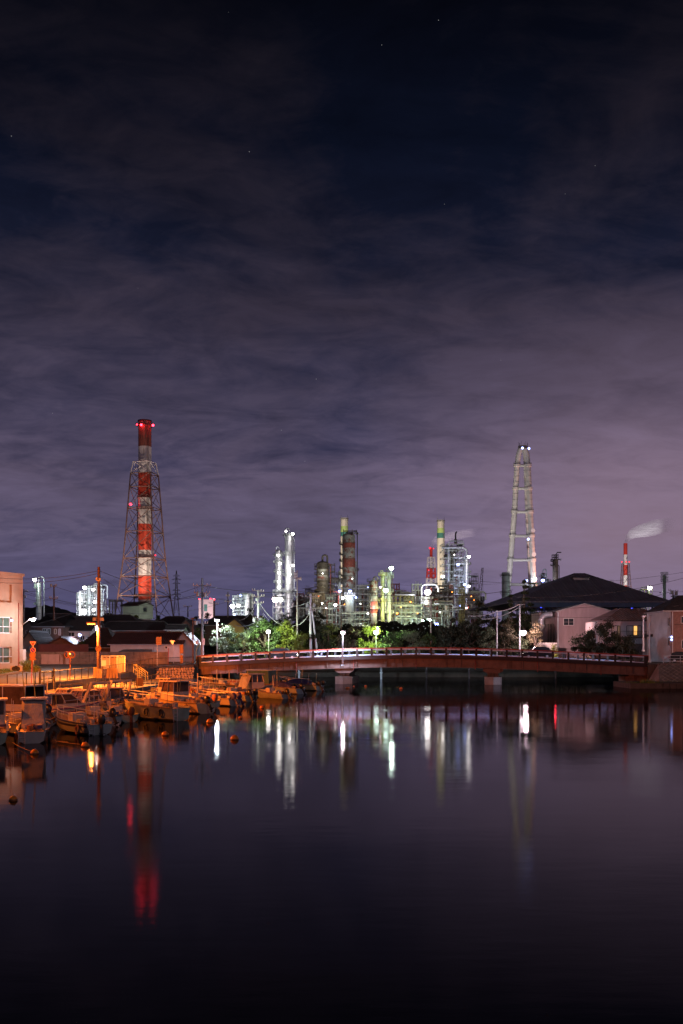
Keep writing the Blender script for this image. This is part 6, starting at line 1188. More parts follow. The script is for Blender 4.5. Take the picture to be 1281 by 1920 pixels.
t = Thing('traffic_mirror', 'bent yellow pole with a small convex mirror at the left bridge end', 'traffic mirror', W(368.5, 1232, 150)); mb = MB(); mb.path([W(368, 1235, 150), W(368, 1220, 150), W(370, 1214, 150), W(373.5, 1209, 150), W(373.5, 1204, 150)], .06, 7); t.part('pole', mb, M['yel']); mb = MB(); mb.lathe(W(370, 1204.5, 149.8), [(.02, -.35), (.2, -.25), (.28, 0), (.2, .25), (.02, .35)], 14); t.part('mirror_head', mb, M['sign_w'], smooth=True)
t = pole_t('signboard', 'narrow vertical blue-white sign on the jumper pole', 'sign', 382, 1197, 1232, 149, M['pole_w'], .05); mb = MB(); mb.box(W(382, 1203, 149) + Vector((0, -.1, 0)), (PX(4.5, 149), .05, PX(11, 149))); b_ = t.part('board', mb, M['sign_w']); text(t, 'ふ\nじ', W(382, 1203, 149) + Vector((0, -.135, 0)), .30, M['sign_b'], b_, .004)
t = pole_t('road_sign', 'slim pole with a blue-lit two-lamp signal head right of the bridge end', 'signal', 1256.3, 1194, 1243, 127.5, M['pole_w'], .04); q = W(1259, 1197, 127.4)
mb = MB(); mb.box(q, (.34, .2, .72)); hd = t.part('signal_case', mb, M['pole_w']); 
for dz in (-.17, .17): mb = MB(); mb.sph(q + Vector((0, -.10, dz)), .12, 10); t.part('signal_lens', mb, G['b'], hd, smooth=True)
# white notice panels and scaffold boards by the orange pole
t = Thing('notice_board', 'bright board fence of pale panels in a frame beside the orange pole', 'board fence', WZ(213, 1.6, 118))
for i, (x0_, x1_, y0_, m_) in enumerate(((191, 205, 1231, M['board']), (206.5, 219, 1231, M['plank']), (220, 234, 1230, M['board']))):
    a, b = W(x0_, 1262, 118), W(x1_, y0_, 118); mb = MB(); 
    for k in range(6): f = (k + .5) / 6; mb.box((a.x + (b.x - a.x) * f, 118 + i * .05 + .03 * (k % 2), (a.z + b.z) / 2 - .06 * ((k * 7) % 3)), ((b.x - a.x) / 6 - .03, .03, b.z - a.z - .1))
    mb.box(((a.x + b.x) / 2, 118.08 + i * .05, (a.z + b.z) / 2), (b.x - a.x, .03, .1)); t.part('panel', mb, m_)
mb = MB(); q = W(194.5, 1244, 117.9); mb.box(q, (PX(9, 118), .03, PX(12, 118))); t.part('white_notice', mb, M['sign_w']); mb = MB()
for px in (190.5, 206, 219.6, 234.5): mb.box(((W(px, 0, 117.9).x), 117.90, (W(0, 1229.5, 117.9).z + 1.5) / 2), (.07, .07, W(0, 1229.5, 117.9).z - 1.5))
mb.box((W(212.5, 0, 117.9).x, 117.83, W(0, 1230, 117.9).z), (PX(45, 118), .06, .07)); t.part('frame', mb, M['galv'])
for i, (px, py, h_, m_, l) in enumerate(((186, 1268, 1.2, M['plank'], 'stack of pale boards leaning in front of the bright board fence'), (203, 1268, 1.0, M['tarp_b'], 'dark covered pallet leaning by the road fence'), (211, 1266, 1.1, M['plank'], 'brown plank bundle leaning at the fence right of the dark pallet'))):
    q = W(px, py, 107.5); t = Thing('plank_stack', l, 'plank stack', q)
    for k in range(4): mb = MB(); mb.box((q.x - .5 + k * .3, q.y + .05 * k, 1.55 + h_ / 2), (.26, .05, h_), 0, R(8), R(6 - 4 * k)); t.part('plank', mb, m_)
# steps and handrails near the stone wall
t = Thing('steps', 'steel access steps with yellow handrails down to the lower quay', 'steps', W(262, 1270, 118))
mb = MB()
for k in range(5): mb.box((-24.3 + k * .22, 118.5, 1.75 - k * .2), (.26, 1.4, .06))
t.part('tread', mb, M['steel']); 
for yy in (117.8, 119.2):
    mb = MB(); mb.tube((-24.6, yy, 2.9), (-23.2, yy, 1.9), .03, n=5); mb.tube((-24.6, yy, 2.4), (-23.2, yy, 1.4), .025, n=5)
    for k in range(3): mb.tube((-24.6 + k * .7, yy, 1.9 - k * .5), (-24.6 + k * .7, yy, 2.9 - k * .5), .03, n=5)
    t.part('handrail', mb, M['yel'])
t = Thing('quay_pole', 'orange-lit pole with a cross bar rising from the lower quay', 'pole', W(258.5, 1300, 98)); mb = MB(); mb.tube(WZ(258.5, .85, 98), W(258.5, 1248, 98), .055, n=7); t.part('pole', mb, M['yel']); mb = MB(); mb.box(W(260, 1249, 98), (1.1, .06, .06)); mb.box(W(262, 1279, 97.9), (.75, .04, .8)); t.part('box', mb, M['pole_r'])
def ubar(px, py, Y, w_, h_, l, m=M['dark']):
    q = WZ(px, .85, Y); t = Thing('bollard_hoop', l, 'hoop', q, group='steel hoops along the lower quay edge'); mb = MB(); a = w_ / 2
    mb.path([q + Vector(v) for v in ((-a, 0, 0), (-a, 0, h_ - .08), (-a + .08, 0, h_), (a - .08, 0, h_), (a, 0, h_ - .08), (a, 0, 0))], .035, 6); t.part('hoop', mb, m)
for i, (px, Y, l) in enumerate(((122, 80, 'steel hoop farthest left on the lower quay'), (145, 83, 'second steel hoop from the left on the lower quay'), (187, 88, 'steel hoop left of the framed notice on the lower quay'), (206, 91, 'steel hoop right of the framed notice on the lower quay'), (227, 96, 'steel hoop behind the arch of the cruiser'), (243, 100, 'steel hoop left of the quay pole'), (276, 108, 'narrow double hoop right of the quay pole'), (293, 113, 'steel hoop in front of the stone wall, left one'), (311, 118, 'steel hoop in front of the stone wall, right one'))):
    ubar(px, 0, Y, 1.0, .95, l)
t = Thing('notice_board', 'small dark notice panel between the hoops on the lower quay', 'notice', WZ(166, .85, 85)); mb = MB(); mb.box(WZ(166, 1.35, 85), (.85, .05, .6)); t.part('panel', mb, M['stripe_b']); mb = MB(); 
for s_ in (-.4, .4): mb.tube(WZ(166, .85, 85.1) + Vector((s_, 0, 0)), WZ(166, 1.65, 85.1) + Vector((s_, 0, 0)), .03, n=5)
t.part('leg_pair', mb, M['dark'])
# sodium lamps: the one on the orange pole and two out of view on the left
t = Thing('street_lamp', 'orange sodium street lamp on an arm at the tall orange pole', 'street lamp', W(185, 1172, 106.6), group='sodium street lamps')
q = W(171.5, 1170, 106.6); mb = MB(); mb.path([W(185, 1175, 106.8), W(179, 1171, 106.6), q + Vector((.3, 0, .08))], .045, 6); t.part('arm', mb, M['pole_r']); mb = MB(); mb.box(q + Vector((0, 0, .10)), (1.0, .36, .16)); hd = t.part('lamp_head', mb, M['sign_o']); mb = MB(); mb.box(q + Vector((0, 0, -.02)), (.8, .28, .07)); t.part('lamp_glass', mb, G['s'], hd)
t.light(q + Vector((0, -.1, -.30)), 26000 * .12 / .38, SODY, .15, 'SPOT', q + Vector((0, -.1, -9)), 173)
t = Thing('street_lamp', 'slim white strip lamp on the left side of the orange pole', 'lamp', W(181, 1176, 106.6), group='sodium street lamps'); mb = MB(); mb.box(W(181.3, 1177, 106.6), (.12, .12, .5)); t.part('lamp_glass', mb, G['w']); mb = MB(); mb.box(W(181.3, 1173, 106.6), (.2, .2, .12)); t.part('lamp_head', mb, M['dark'])
for (x, y, z, p, l) in ((-24.5, 47, 8.2, 6000, 'assumed sodium street lamp on the near left quay beyond the picture edge'), (-31, 76, 8.5, 56000, 'added sodium street lamp on the road kerb left of the moored boats, out of view'), (24, 45, 9.5, 0, '')):  # neither is visible: one assumed from the glow, one added to backlight the boats
    if not l or not p: continue
    t = Thing('street_lamp', l, 'street lamp', (x, y, 1.0), group='sodium street lamps'); mb = MB(); mb.tube((x, y, 1.0), (x, y, z - .1), .12, .08, 8); t.part('pole', mb, M['pole']); e = Vector((x + 1.2, y + .3, z)); mb = MB(); mb.path([(x, y, z - .2), (x + .5, y + .1, z + .02), e], .05, 6); t.part('arm', mb, M['pole']); mb = MB(); mb.box(e + Vector((.1, 0, .08)), (.9, .34, .15)); hd = t.part('lamp_head', mb, M['steel']); mb = MB(); mb.box(e + Vector((.1, 0, -.03)), (.7, .26, .06)); t.part('lamp_glass', mb, G['s'], hd); t.light(e + Vector((.1, 0, -.3)), p, SOD, .15)
for (ax_, ay, az, p_, sz, l) in ((-22.6, 130.4, 1.2, 11000, 34, 'sodium projector on the orange pole put in to light the stone wall'), (-40.5, 121, 6.5, 3200, 62, 'sodium projector on the orange pole put in to light the pink building')):  # added lamps on the pole, brightening the stone wall and the facade
    sg = 1 if ax_ > -30 else -1; q = Vector((-26.1 + sg * .35, 106.95, 7.9)); t = Thing('added_projector', l, 'lamp', q, group='added sodium projectors'); mb = MB(); mb.box(q, (.42, .3, .34), R(20 * sg)); mb.tube(q, (-26.1, 107, 7.9), .05, n=5); t.part('housing', mb, M['steel']); t.light(q + Vector((sg * .4, .3, 0)), p_, SOD if sg > 0 else (1, .25, .03), .2, 'SPOT', (ax_, ay, az), sz)
# ---------------------------------------------------------------- cars
def car(label, x, y, z, rz, paint, lights=0, L=3.9, Wd=1.6, H=1.55, group=None):
    t = Thing('parked_car' if not lights else 'car', label, 'car', (x, y, z), rz, group)
    def body(sec, name, m, parent=None):
        mb = MB(); k = len(sec); 
        v = [(px_, s_ * w_, z_) for s_ in (-1, 1) for px_, z_, w_ in sec]
        mb.add(v, [tuple(range(k - 1, -1, -1)), tuple(range(k, 2 * k))] + [(i, (i + 1) % k, k + (i + 1) % k, k + i) for i in range(k)]); return t.part(name, mb, m, parent, wr=False, smooth=True)
    h = Wd / 2; l = L / 2
    body([(-l, .30, h * .93), (l, .30, h * .93), (l, .62, h * .97), (l * .93, .78, h), (l * .48, .92, h), (-l * .9, .95, h), (-l, .85, h * .97)], 'body', paint)
    body([(-l * .9, .93, h * .95), (-l * .78, H - .1, h * .80), (-l * .5, H, h * .78), (l * .10, H, h * .78), (l * .20, H - .06, h * .8), (l * .50, .91, h * .95)], 'cabin', M['glassd'])
    mb = MB(); mb.box((-l * .25, 0, H + .02), (L * .34, Wd * .74, .05)); t.part('roof', mb, paint, wr=False)
    for sx_ in (-.62, .62):
        for sy_ in (-1, 1):
            mb = MB(); mb.tube((l * sx_, sy_ * (h - .16), .30), (l * sx_, sy_ * (h + .01), .30), .30, n=16); wh = t.part('wheel', mb, M['rubber'], wr=False); mb = MB(); mb.tube((l * sx_, sy_ * (h + .012), .30), (l * sx_, sy_ * (h + .03), .30), .17, n=10); t.part('rim', mb, M['galv'], wh, wr=False)
    for sy_ in (-1, 1):
        mb = MB(); mb.box((l + .005, sy_ * h * .72, .66), (.06, .30, .15)); t.part('headlight', mb, G['w'] if lights else M['insul'], wr=False); mb = MB(); mb.box((-l - .005, sy_ * h * .82, .78), (.06, .16, .26)); t.part('tail_light', mb, G['r'] if lights else M['sign_r'], wr=False)
    if lights:
        t.light((l + .3, 0, .7), 5200, (.50, .62, 1), .12, 'SPOT', (l + 12, 0, .55), 120, wr=False); t.light((-l - .4, 0, .75), 26, REDL, .12, wr=False)
    return t
car('dark small car parked in front of the brick house at the right edge', W(1274, 0, 143).x + .6, 143, 2.74, R(-20), M['car_w'], 0)
an = math.atan2(BD.y, BD.x)
for px, off, dirn, l in ((520, 5.4, 0, 'dark car with red tail lights added on the left part of the bridge'), (1010, 2.3, 180, 'dark car with headlights on added on the right part of the bridge')):  # cars added as light sources in place of the traffic's light trails
    u = u_at(px); q = bp(u, off, .02); car(l, q.x, q.y, q.z, an + R(dirn), M['car_w'], 1, group='added cars on the bridge')

t = Thing('street_lamp', 'pinkish street lamp added on the right bank beyond the picture edge to light the houses', 'street lamp', (57, 121, .6), group='added right bank lamps')  # unseen lamp added to brighten the right-bank house walls
mb = MB(); mb.tube((57, 121, .6), (57, 121, 9.8), .12, .08, 8); t.part('pole', mb, M['pole_w']); e = Vector((55.6, 121, 10.1)); mb = MB(); mb.path([(57, 121, 9.7), (56.4, 121, 10.0), e], .05, 6); t.part('arm', mb, M['pole_w']); mb = MB(); mb.box(e + Vector((0, 0, .08)), (.9, .34, .15)); hd = t.part('lamp_head', mb, M['steel']); mb = MB(); mb.box(e + Vector((0, 0, -.03)), (.7, .26, .06)); t.part('lamp_glass', mb, G['p'], hd)
t.light(e + Vector((0, 0, -.3)), 3600, (1, .50, .45), .15, 'SPOT', (45, 152, 5), 70)
# ---------------------------------------------------------------- trees
def tree(label, px, top, bot, wpx, Y, m, n=2600, seed=1, size=.30, shape='round', trunk=.16, group='trees along the far bank', cat='tree', name='broadleaf_tree', gap=.55, depth=None, tm=None):
    """tapered trunk, limbs reaching leaf clumps, each clump many small leaf faces; uneven outline with gaps"""
    rg = random.Random(seed * 7 + 1); a, b = W(px, bot, Y), W(px, top, Y)
    if Y < 170 and -21 < a.x < 41: Y = 171 + (seed % 5); a, b = W(px, bot, Y), W(px, top, Y)
    a.z = max(land(a.x, Y), 2.72 if a.x > 41 and Y > 129 else -9); H = b.z - a.z; rx = PX(wpx / 2, Y); ry = depth or min(rx, 3.5)
    t = Thing(name, label, cat, a, group=group)
    mb = MB(); th = H * (.45 if shape != 'pine' else .95)
    mb.path([a - Vector((0, 0, .5)), a + Vector((rg.uniform(-.2, .2), 0, th * .5)), a + Vector((rg.uniform(-.3, .3), 0, th))], trunk * max(.6, H / 7), 7, trunk * .35)
    clumps = []
    if shape == 'pine':
        for k in range(11):
            f = k / 10; z = H * (.25 + .75 * f); rr = rx * (1.05 - f) * rg.uniform(.8, 1.1)
            for j in range(max(2, int(6 * (1.1 - f)))):
                an = rg.uniform(0, 6.28); d_ = rg.uniform(.3, 1); clumps.append((a + Vector((rr * d_ * math.cos(an), min(rr, 3) * d_ * math.sin(an), z - d_ * .3)), rg.uniform(.5, .9) * (1.25 - f * .7), .45))
    else:
        nc = max(18, int(24 * rx * H / 22)); nc = min(nc, 95); lo = .12
        for k in range(nc):
            while True:
                u, v_, w_ = rg.uniform(-1, 1), rg.uniform(-1, 1), rg.uniform(-1, 1)
                wp = max(0, w_ + .25) / 1.25
                if u * u + v_ * v_ + wp * wp < 1 and (u * u + w_ * w_ > .12 or rg.random() < .5): break
            cz = H * (lo + 1) / 2; c = a + Vector((u * rx * .86, v_ * ry, cz + w_ * H * (1 - lo) / 2 * .88 ))
            clumps.append((c, rg.uniform(.35, 1.05) ** 1.3 * min(1.1, rx * .42 + .35), rg.uniform(.6, .85)))
    for c, r_, fl in clumps:
        if rg.random() < .4: mid = a + Vector((0, 0, th * rg.uniform(.5, .95))); mb.path([mid, mid.lerp(c, .5) + Vector((0, 0, .1)), c], .07, 4, .02)
    t.part('trunk', mb, tm or M['bark'], smooth=True)
    # two leaf parts so that clumps differ in tone
    per = max(12, int(n / len(clumps))); mb = MB()
    for ci, (c, r_, fl) in enumerate(clumps):
        k_ = int(per * rg.uniform(.6, 1.4))
        for i in range(k_):
            v = Vector((rg.gauss(0, 1), rg.gauss(0, 1), rg.gauss(0, 1))).normalized() * min(1.7, abs(rg.gauss(.72, .36))) * r_; v.z *= fl
            p = c + v; s_ = size * rg.uniform(.5, 1.15); n_ = (v.normalized() + Vector((rg.uniform(-1, 1), rg.uniform(-1, 1), rg.uniform(-.4, 1.1)))).normalized()
            u_ = n_.orthogonal().normalized(); u_ = (Matrix.Rotation(rg.uniform(0, 6.28), 3, n_) @ u_); w2 = n_.cross(u_)
            if shape == 'pine': u_ *= .35; w2 = (w2 + Vector((0, 0, .2))) * 1.2
            mb.quad(p - u_ * s_ * .5, p + w2 * s_ * .38, p + u_ * s_ * .5, p - w2 * s_ * .38)
    t.part('crown', mb, m); return t
L_, LY, LP, LB, LD = M['leaf'], M['leaf_y'], M['leaf_p'], M['leaf_b'], M['leaf_d']
T = [
 # label, px, top, bot, width, Y, material, n, seed, size
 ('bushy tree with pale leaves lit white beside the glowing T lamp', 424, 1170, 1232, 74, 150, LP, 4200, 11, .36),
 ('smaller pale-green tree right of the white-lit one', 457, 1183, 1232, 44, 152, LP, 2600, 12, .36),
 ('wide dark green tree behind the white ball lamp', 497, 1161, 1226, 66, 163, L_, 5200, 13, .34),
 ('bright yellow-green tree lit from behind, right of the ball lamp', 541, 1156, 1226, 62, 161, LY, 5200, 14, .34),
 ('low yellow-green tree just left of the leaning poles', 566, 1178, 1224, 30, 160, LY, 2200, 15, .32),
 ('dark round tree between the leaning poles and the fan palm', 605, 1170, 1224, 44, 168, LD, 2600, 16, .34),
 ('dark grey-brown tree mass left of the pinkish bridge lamp', 622, 1160, 1222, 46, 176, LB, 2600, 17, .34),
 ('brownish tree behind the pinkish bridge lamp', 655, 1165, 1222, 48, 170, LB, 3200, 18, .34),
 ('green tree around the large greenish lamp', 694, 1172, 1224, 54, 166, LY, 3600, 19, .34),
 ('light green tree right of the large greenish lamp', 734, 1170, 1224, 56, 166, L_, 4200, 20, .34),
 ('olive bushy tree below the pale pipe rack', 772, 1184, 1224, 50, 160, LP, 3000, 21, .32),
 ('dark tree below the two green-white floodlights', 806, 1183, 1224, 42, 164, L_, 2600, 22, .34),
 ('big dark tree right of the slim green-lit pole', 846, 1157, 1226, 74, 170, LD, 5200, 23, .36),
 ('dark olive tree at the foot of the tall steel tower', 880, 1148, 1226, 60, 172, LD, 4600, 24, .36),
 ('tall dark tree left of the pale stack', 908, 1112, 1224, 52, 176, LD, 5200, 25, .38),
 ('yellowish thin shrub tree at the left of the grey slim pole', 915, 1170, 1220, 34, 152, LP, 1800, 26, .28),
 ('pale brown shrub tree between the two slim poles on the right bank', 946, 1164, 1220, 40, 154, LB, 2600, 27, .28),
 ('greyish shrub tree right of the dazzling pinkish lamp', 1004, 1164, 1220, 44, 156, LB, 2600, 28, .28),
 ('leafy shrub under the dazzling pinkish lamp', 975, 1194, 1220, 34, 150, LP, 1600, 29, .26),
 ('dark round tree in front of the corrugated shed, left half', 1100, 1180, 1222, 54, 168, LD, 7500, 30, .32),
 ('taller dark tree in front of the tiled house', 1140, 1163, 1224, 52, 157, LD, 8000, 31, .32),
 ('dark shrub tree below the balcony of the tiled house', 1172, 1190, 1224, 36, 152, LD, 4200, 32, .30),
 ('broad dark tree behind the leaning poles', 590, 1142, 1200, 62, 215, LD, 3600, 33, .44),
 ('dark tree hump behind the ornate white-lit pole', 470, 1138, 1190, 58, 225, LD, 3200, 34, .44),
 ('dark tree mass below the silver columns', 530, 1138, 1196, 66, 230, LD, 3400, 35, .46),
 ('dark tree line segment under the low pipe rack', 660, 1166, 1206, 70, 210, LB, 3200, 36, .40),
 ('green-lit tree at the foot of the metal shed', 256, 1150, 1176, 34, 300, LY, 2600, 37, .50),
 ('green-lit tree row right of the metal shed', 290, 1149, 1176, 40, 302, L_, 3000, 38, .50),
 ('small dark tree in front of the far tower block', 366, 1142, 1172, 20, 240, LD, 1600, 39, .42),
 ('small dark tree right of the jumper pole base', 390, 1146, 1172, 22, 236, LD, 1600, 40, .42),
 ('dark tree behind the yellow-green house', 440, 1150, 1180, 40, 240, LD, 2200, 41, .42),
 ('dim green tree behind the jumper pole', 370, 1174, 1216, 26, 165, L_, 1800, 42, .32),
 ('low dark bush along the wall behind the bluish-lit house', 148, 1197, 1216, 26, 160, L_, 1400, 43, .24),
 ('dark tree filling the gap left of the slim grey pole', 925, 1150, 1222, 36, 180, LD, 2600, 44, .36),
 ('dark tree behind the shrub of the right bank', 985, 1140, 1222, 60, 196, LD, 3200, 45, .40),
]
for (l, px, top, bot, w_, Y, m, n, sd, sz) in T: tree(l, px, top, bot, w_, Y, m, int(n * 1.15), sd, sz * .92)
tree('tall ragged pine standing before the left slope of the warehouse roof', 983, 1088, 1222, 62, 205, LD, 5200, 51, .75, 'pine', name='pine_tree')
tree('smaller ragged pine left of the tall one', 958, 1116, 1222, 40, 206, LD, 2600, 52, .70, 'pine', name='pine_tree')
tree('bright green round bush beside the pink building', 49, 1237, 1258, 20, 121, LY, 2200, 61, .17, 'bush', .08, group='shrubs by the pink building', cat='bush', name='bush')
tree('smaller bright green bush right of the round one', 67, 1247, 1259, 11, 120, LY, 900, 62, .15, 'bush', .05, group='shrubs by the pink building', cat='bush', name='bush')
tree('tiny yellow-green plant by the annex wall', 1039, 1206, 1215, 16, 176, LY, 700, 63, .22, 'bush', .05, group='shrubs on the right bank', cat='bush', name='bush')
# fan palm
t = Thing('fan_palm', 'small fan palm with a yellow-green head between the poles and the pinkish lamp', 'palm', W(616, 1234, 173), group='trees along the far bank'); a, b = W(616, 1234, 173), W(616, 1187, 173)
mb = MB(); mb.tube(a - Vector((0, 0, .4)), b, .16, .12, 8); t.part('trunk', mb, M['bark']); mb = MB(); rg = random.Random(8)
for i in range(34):
    an = rg.uniform(0, 6.28); el = rg.uniform(-.9, 1.2); d_ = Vector((math.cos(an) * math.cos(el), math.sin(an) * math.cos(el), math.sin(el))); c = b + d_ * .75; s_ = d_.cross(Vector((0, 0, 1))).normalized()
    for j in range(-3, 4): mb.quad(c, c + (d_ * 1.0 + s_ * j * .22) * .62 + s_ * .05, c + (d_ * 1.0 + s_ * j * .22) * .8 - Vector((0, 0, .1)), c + (d_ + s_ * j * .22) * .62 - s_ * .05)
t.part('fronds', mb, LY)
# far tree line and grass
mb = MB(); rg = random.Random(77)
for i in range(15000):
    px = rg.uniform(-20, 1300); Y = rg.uniform(330, 392); base = 1203 + rg.uniform(0, 16); hump = 1172 + 5 * math.sin(px * .031) + 4 * math.sin(px * .083 + 1) + 3 * math.sin(px * .21)
    py = max(hump + rg.random() ** 2 * 3, base - rg.random() * (base - hump)); q = W(px, py, Y); s_ = rg.uniform(.5, 1.2)
    u_ = Vector((rg.uniform(-1, 1), rg.uniform(-.6, .6), rg.uniform(-1, 1))).normalized(); v_ = Vector((rg.uniform(-1, 1), rg.uniform(-.3, .3), rg.uniform(-1, 1))).normalized()
    mb.quad(q - u_ * s_, q - v_ * s_ * .7, q + u_ * s_, q + v_ * s_ * .7)
struct('shelterbelt', mb, LD, kind='stuff')
mb = MB(); mb.box(W(640, 1209, 395), (520, .5, 9)); single('perimeter_wall', mb, M['conc_dark'], 'dark perimeter wall of the refinery behind the tree line', 'wall')
mb = MB(); rg = random.Random(9)
def blade(x, y, z, h): a = rg.uniform(0, 6.28); dx, dy = .03 * math.cos(a), .03 * math.sin(a); mb.add([(x - dx, y - dy, z), (x + dx, y + dy, z), (x + rg.uniform(-.12, .12), y + rg.uniform(-.12, .12), z + h)], [(0, 1, 2)])
for i in range(4200): x = rg.uniform(-45, -38.7); y = rg.uniform(104, 125); blade(x, y, upper(y) + .17, rg.uniform(.08, .28))
for i in range(500): x = rg.choice((rg.gauss(37, .6), rg.gauss(36, 1), rg.uniform(35, 50))); y = rg.uniform(118.7, 121) if x < 39.5 else rg.uniform(122.8, 124); blade(x, y, .6, rg.uniform(.1, .65 if 35.8 < x < 38 else .3))
struct('grass', mb, M['leaf_y'], kind='stuff')
# ---------------------------------------------------------------- boats
def hull_pts(L, B, D, k=12, sheer=.35, wide=.92):
    S = []
    for i in range(k + 1):
        u = i / k; x = -L / 2 + L * u
        w_ = B / 2 * (wide + (1 - wide) * min(1, u * 3)) * (1 - max(0, (u - .45) / .55) ** 2.3 * .97); z = D + sheer * u ** 2.2
        ch = w_ * (.80 - .25 * u ** 3); S.append((x, w_, z, ch, .12 + .42 * max(0, (u - .6) / .4) ** 2, -.22 + .55 * max(0, (u - .72) / .28) ** 2))
    return S
def boat(label, px, wl, L, head, B=1.8, D=.68, hull=None, stripe=None, cabin=None, arch=False, engine=True, rails=False, fenders=0, mast=0, tarp=None, ladder=False, kit=1.4, seed=0, group='small boats moored along the left quay', emat=None, deckm=None):
    """hull lofted from stations; bow towards local +X. cabin: 'cruiser', 'wheel', 'canopy', 'tent' or None"""
    rg = random.Random(seed + 100); Y = CAMZ * F / (wl - HY); q = WZ(px, 0, Y); t = Thing('moored_boat', label, 'boat', q, R(head), group); P = lambda n, mb, m, par=None, sm=False: t.part(n, mb, m, par, sm, wr=False)
    hull = hull or M['hull']; S = hull_pts(L, B, D); k = len(S)
    mb = MB(); v = []
    for x, w_, z, ch, zc_, zk in S:
        v += [(x, -w_, z), (x, -ch, zc_), (x, 0, zk), (x, ch, zc_), (x, w_, z), (x, w_ - .08, z), (x, max(.0, w_ - .09), z - .10), (x, -max(.0, w_ - .09), z - .10), (x, -w_ + .08, z)]
    m_ = 9; mb.add(v, [(i * m_ + j, i * m_ + (j + 1) % m_, (i + 1) * m_ + (j + 1) % m_, (i + 1) * m_ + j) for i in range(k - 1) for j in (0, 1, 2, 3, 4, 5, 7, 8)] + [tuple(range(m_)), tuple(range(k * m_ - 1, k * m_ - 1 - m_, -1))])
    h = P('hull', mb, hull, sm=True)
    mb = MB(); v = []
    for x, w_, z, ch, zc_, zk in S: v += [(x, -max(.0, w_ - .085), z - .09), (x, max(.0, w_ - .085), z - .09)]
    mb.add(v, [(i * 2, i * 2 + 1, i * 2 + 3, i * 2 + 2) for i in range(k - 1)]); P('deck', mb, deckm or M['deck'])
    mb = MB()
    for s_ in (-1, 1): mb.path([(x, s_ * (w_ + .015), z - .04) for x, w_, z, *_ in S], .035, 5)
    P('rub_rail', mb, M['stripe_r'] if not stripe else stripe, h)
    if stripe:
        mb = MB()
        for s_ in (-1, 1):
            v = []
            for x, w_, z, ch, zc_, zk in S[:-1]:
                f0, f1 = .52, .72; a_ = ch + (w_ - ch) * f0 + .012; b_ = ch + (w_ - ch) * f1 + .012; v += [(x, s_ * a_, zc_ + (z - zc_) * f0), (x, s_ * b_, zc_ + (z - zc_) * f1)]
            mb.add(v, [(i * 2, i * 2 + 1, i * 2 + 3, i * 2 + 2) for i in range(k - 2)])
        P('stripe', mb, stripe, h)
    zd = D - .08; cab = M['cabin']
    if cabin == 'cruiser':
        x0, x1, xb = -L * .08, L * .34, L * .16; w0, w1 = B * .40, B * .24; zt = zd + .95
        mb = MB(); mb.add([(x0, -w0, zd), (x1, -w1, zd + .2), (x1, w1, zd + .2), (x0, w0, zd), (x0, -w0, zd + .38), (x1 - .2, -w1, zd + .42), (x1 - .2, w1, zd + .42), (x0, w0, zd + .38)], [(0,1,5,4), (1,2,6,5), (2,3,7,6), (3,0,4,7), (4,5,6,7), (0,3,2,1)]); c_ = P('cabin', mb, cab)
        mb = MB(); mb.add([(x0 - .3, -w0 * .95, zd + .385), (xb + .5, -w1 * 1.05, zd + .425), (xb + .5, w1 * 1.05, zd + .425), (x0 - .3, w0 * .95, zd + .385), (x0 - .2, -w0 * .72, zt), (xb - .15, -w1 * .95, zt), (xb - .15, w1 * .95, zt), (x0 - .2, w0 * .72, zt)], [(0,1,5,4), (1,2,6,5), (2,3,7,6), (3,0,4,7), (4,5,6,7)]); P('windscreen', mb, M['wscreen'], c_)
        mb = MB(); T0 = [(x0 - .45, -w0 * .78, zt + .01), (xb - .05, -w1, zt + .01), (xb - .05, w1, zt + .01), (x0 - .45, w0 * .78, zt + .01)]; mb.prism(T0, (0, 0, .07)); P('roof', mb, cab, c_)
        mb = MB()
        for s_ in (-1, 1):
            mb.tube((x0 - .3, s_ * w0 * .96, zd + .40), (x0 - .2, s_ * w0 * .74, zt), .035, n=5); mb.tube((xb + .5, s_ * w1 * 1.06, zd + .44), (xb - .15, s_ * w1 * .97, zt), .035, n=5); mb.tube((x0 + (xb - x0) * .5, s_ * (w0 + w1) * .51, zd + .42), (x0 + (xb - x0) * .35, s_ * (w0 * .74 + w1 * .97) * .51, zt), .03, n=5)
        P('window_frame', mb, cab, c_)
    elif cabin in ('wheel', 'tarpwheel'):
        x0, x1 = -L * .02, L * .20; w_ = B * .34; z1 = zd + 1.5
        mb = MB(); mb.add([(x0, -w_, zd), (x1 + .2, -w_, zd), (x1 + .2, w_, zd), (x0, w_, zd), (x0, -w_, zd + .75), (x1 + .12, -w_, zd + .75), (x1 + .12, w_, zd + .75), (x0, w_, zd + .75)], [(0,1,5,4), (1,2,6,5), (2,3,7,6), (3,0,4,7), (4,5,6,7)]); c_ = P('cabin', mb, cab)
        mb = MB(); mb.add([(x0 + .03, -w_ + .03, zd + .755), (x1 + .08, -w_ + .03, zd + .755), (x1 + .08, w_ - .03, zd + .755), (x0 + .03, w_ - .03, zd + .755), (x0 + .03, -w_ + .05, z1), (x1 - .12, -w_ + .05, z1), (x1 - .12, w_ - .05, z1), (x0 + .03, w_ - .05, z1)], [(0,1,5,4), (1,2,6,5), (2,3,7,6), (3,0,4,7)]); P('cabin_glass', mb, M['wscreen'], c_)
        mb = MB()
        for s_ in (-1, 1):
            for xa, xb_ in ((x0, x0), (x1 + .12, x1 - .1), ((x0 + x1) / 2, (x0 + x1) / 2 - .03)): mb.tube((xa, s_ * w_, zd + .75), (xb_, s_ * w_ * .97, z1), .045, n=5)
        P('window_frame', mb, cab, c_); mb = MB(); mb.box(((x0 + x1) / 2 - .15, 0, z1 + .04), (x1 - x0 + .7, w_ * 2 + .25, .08)); P('roof', mb, cab, c_)
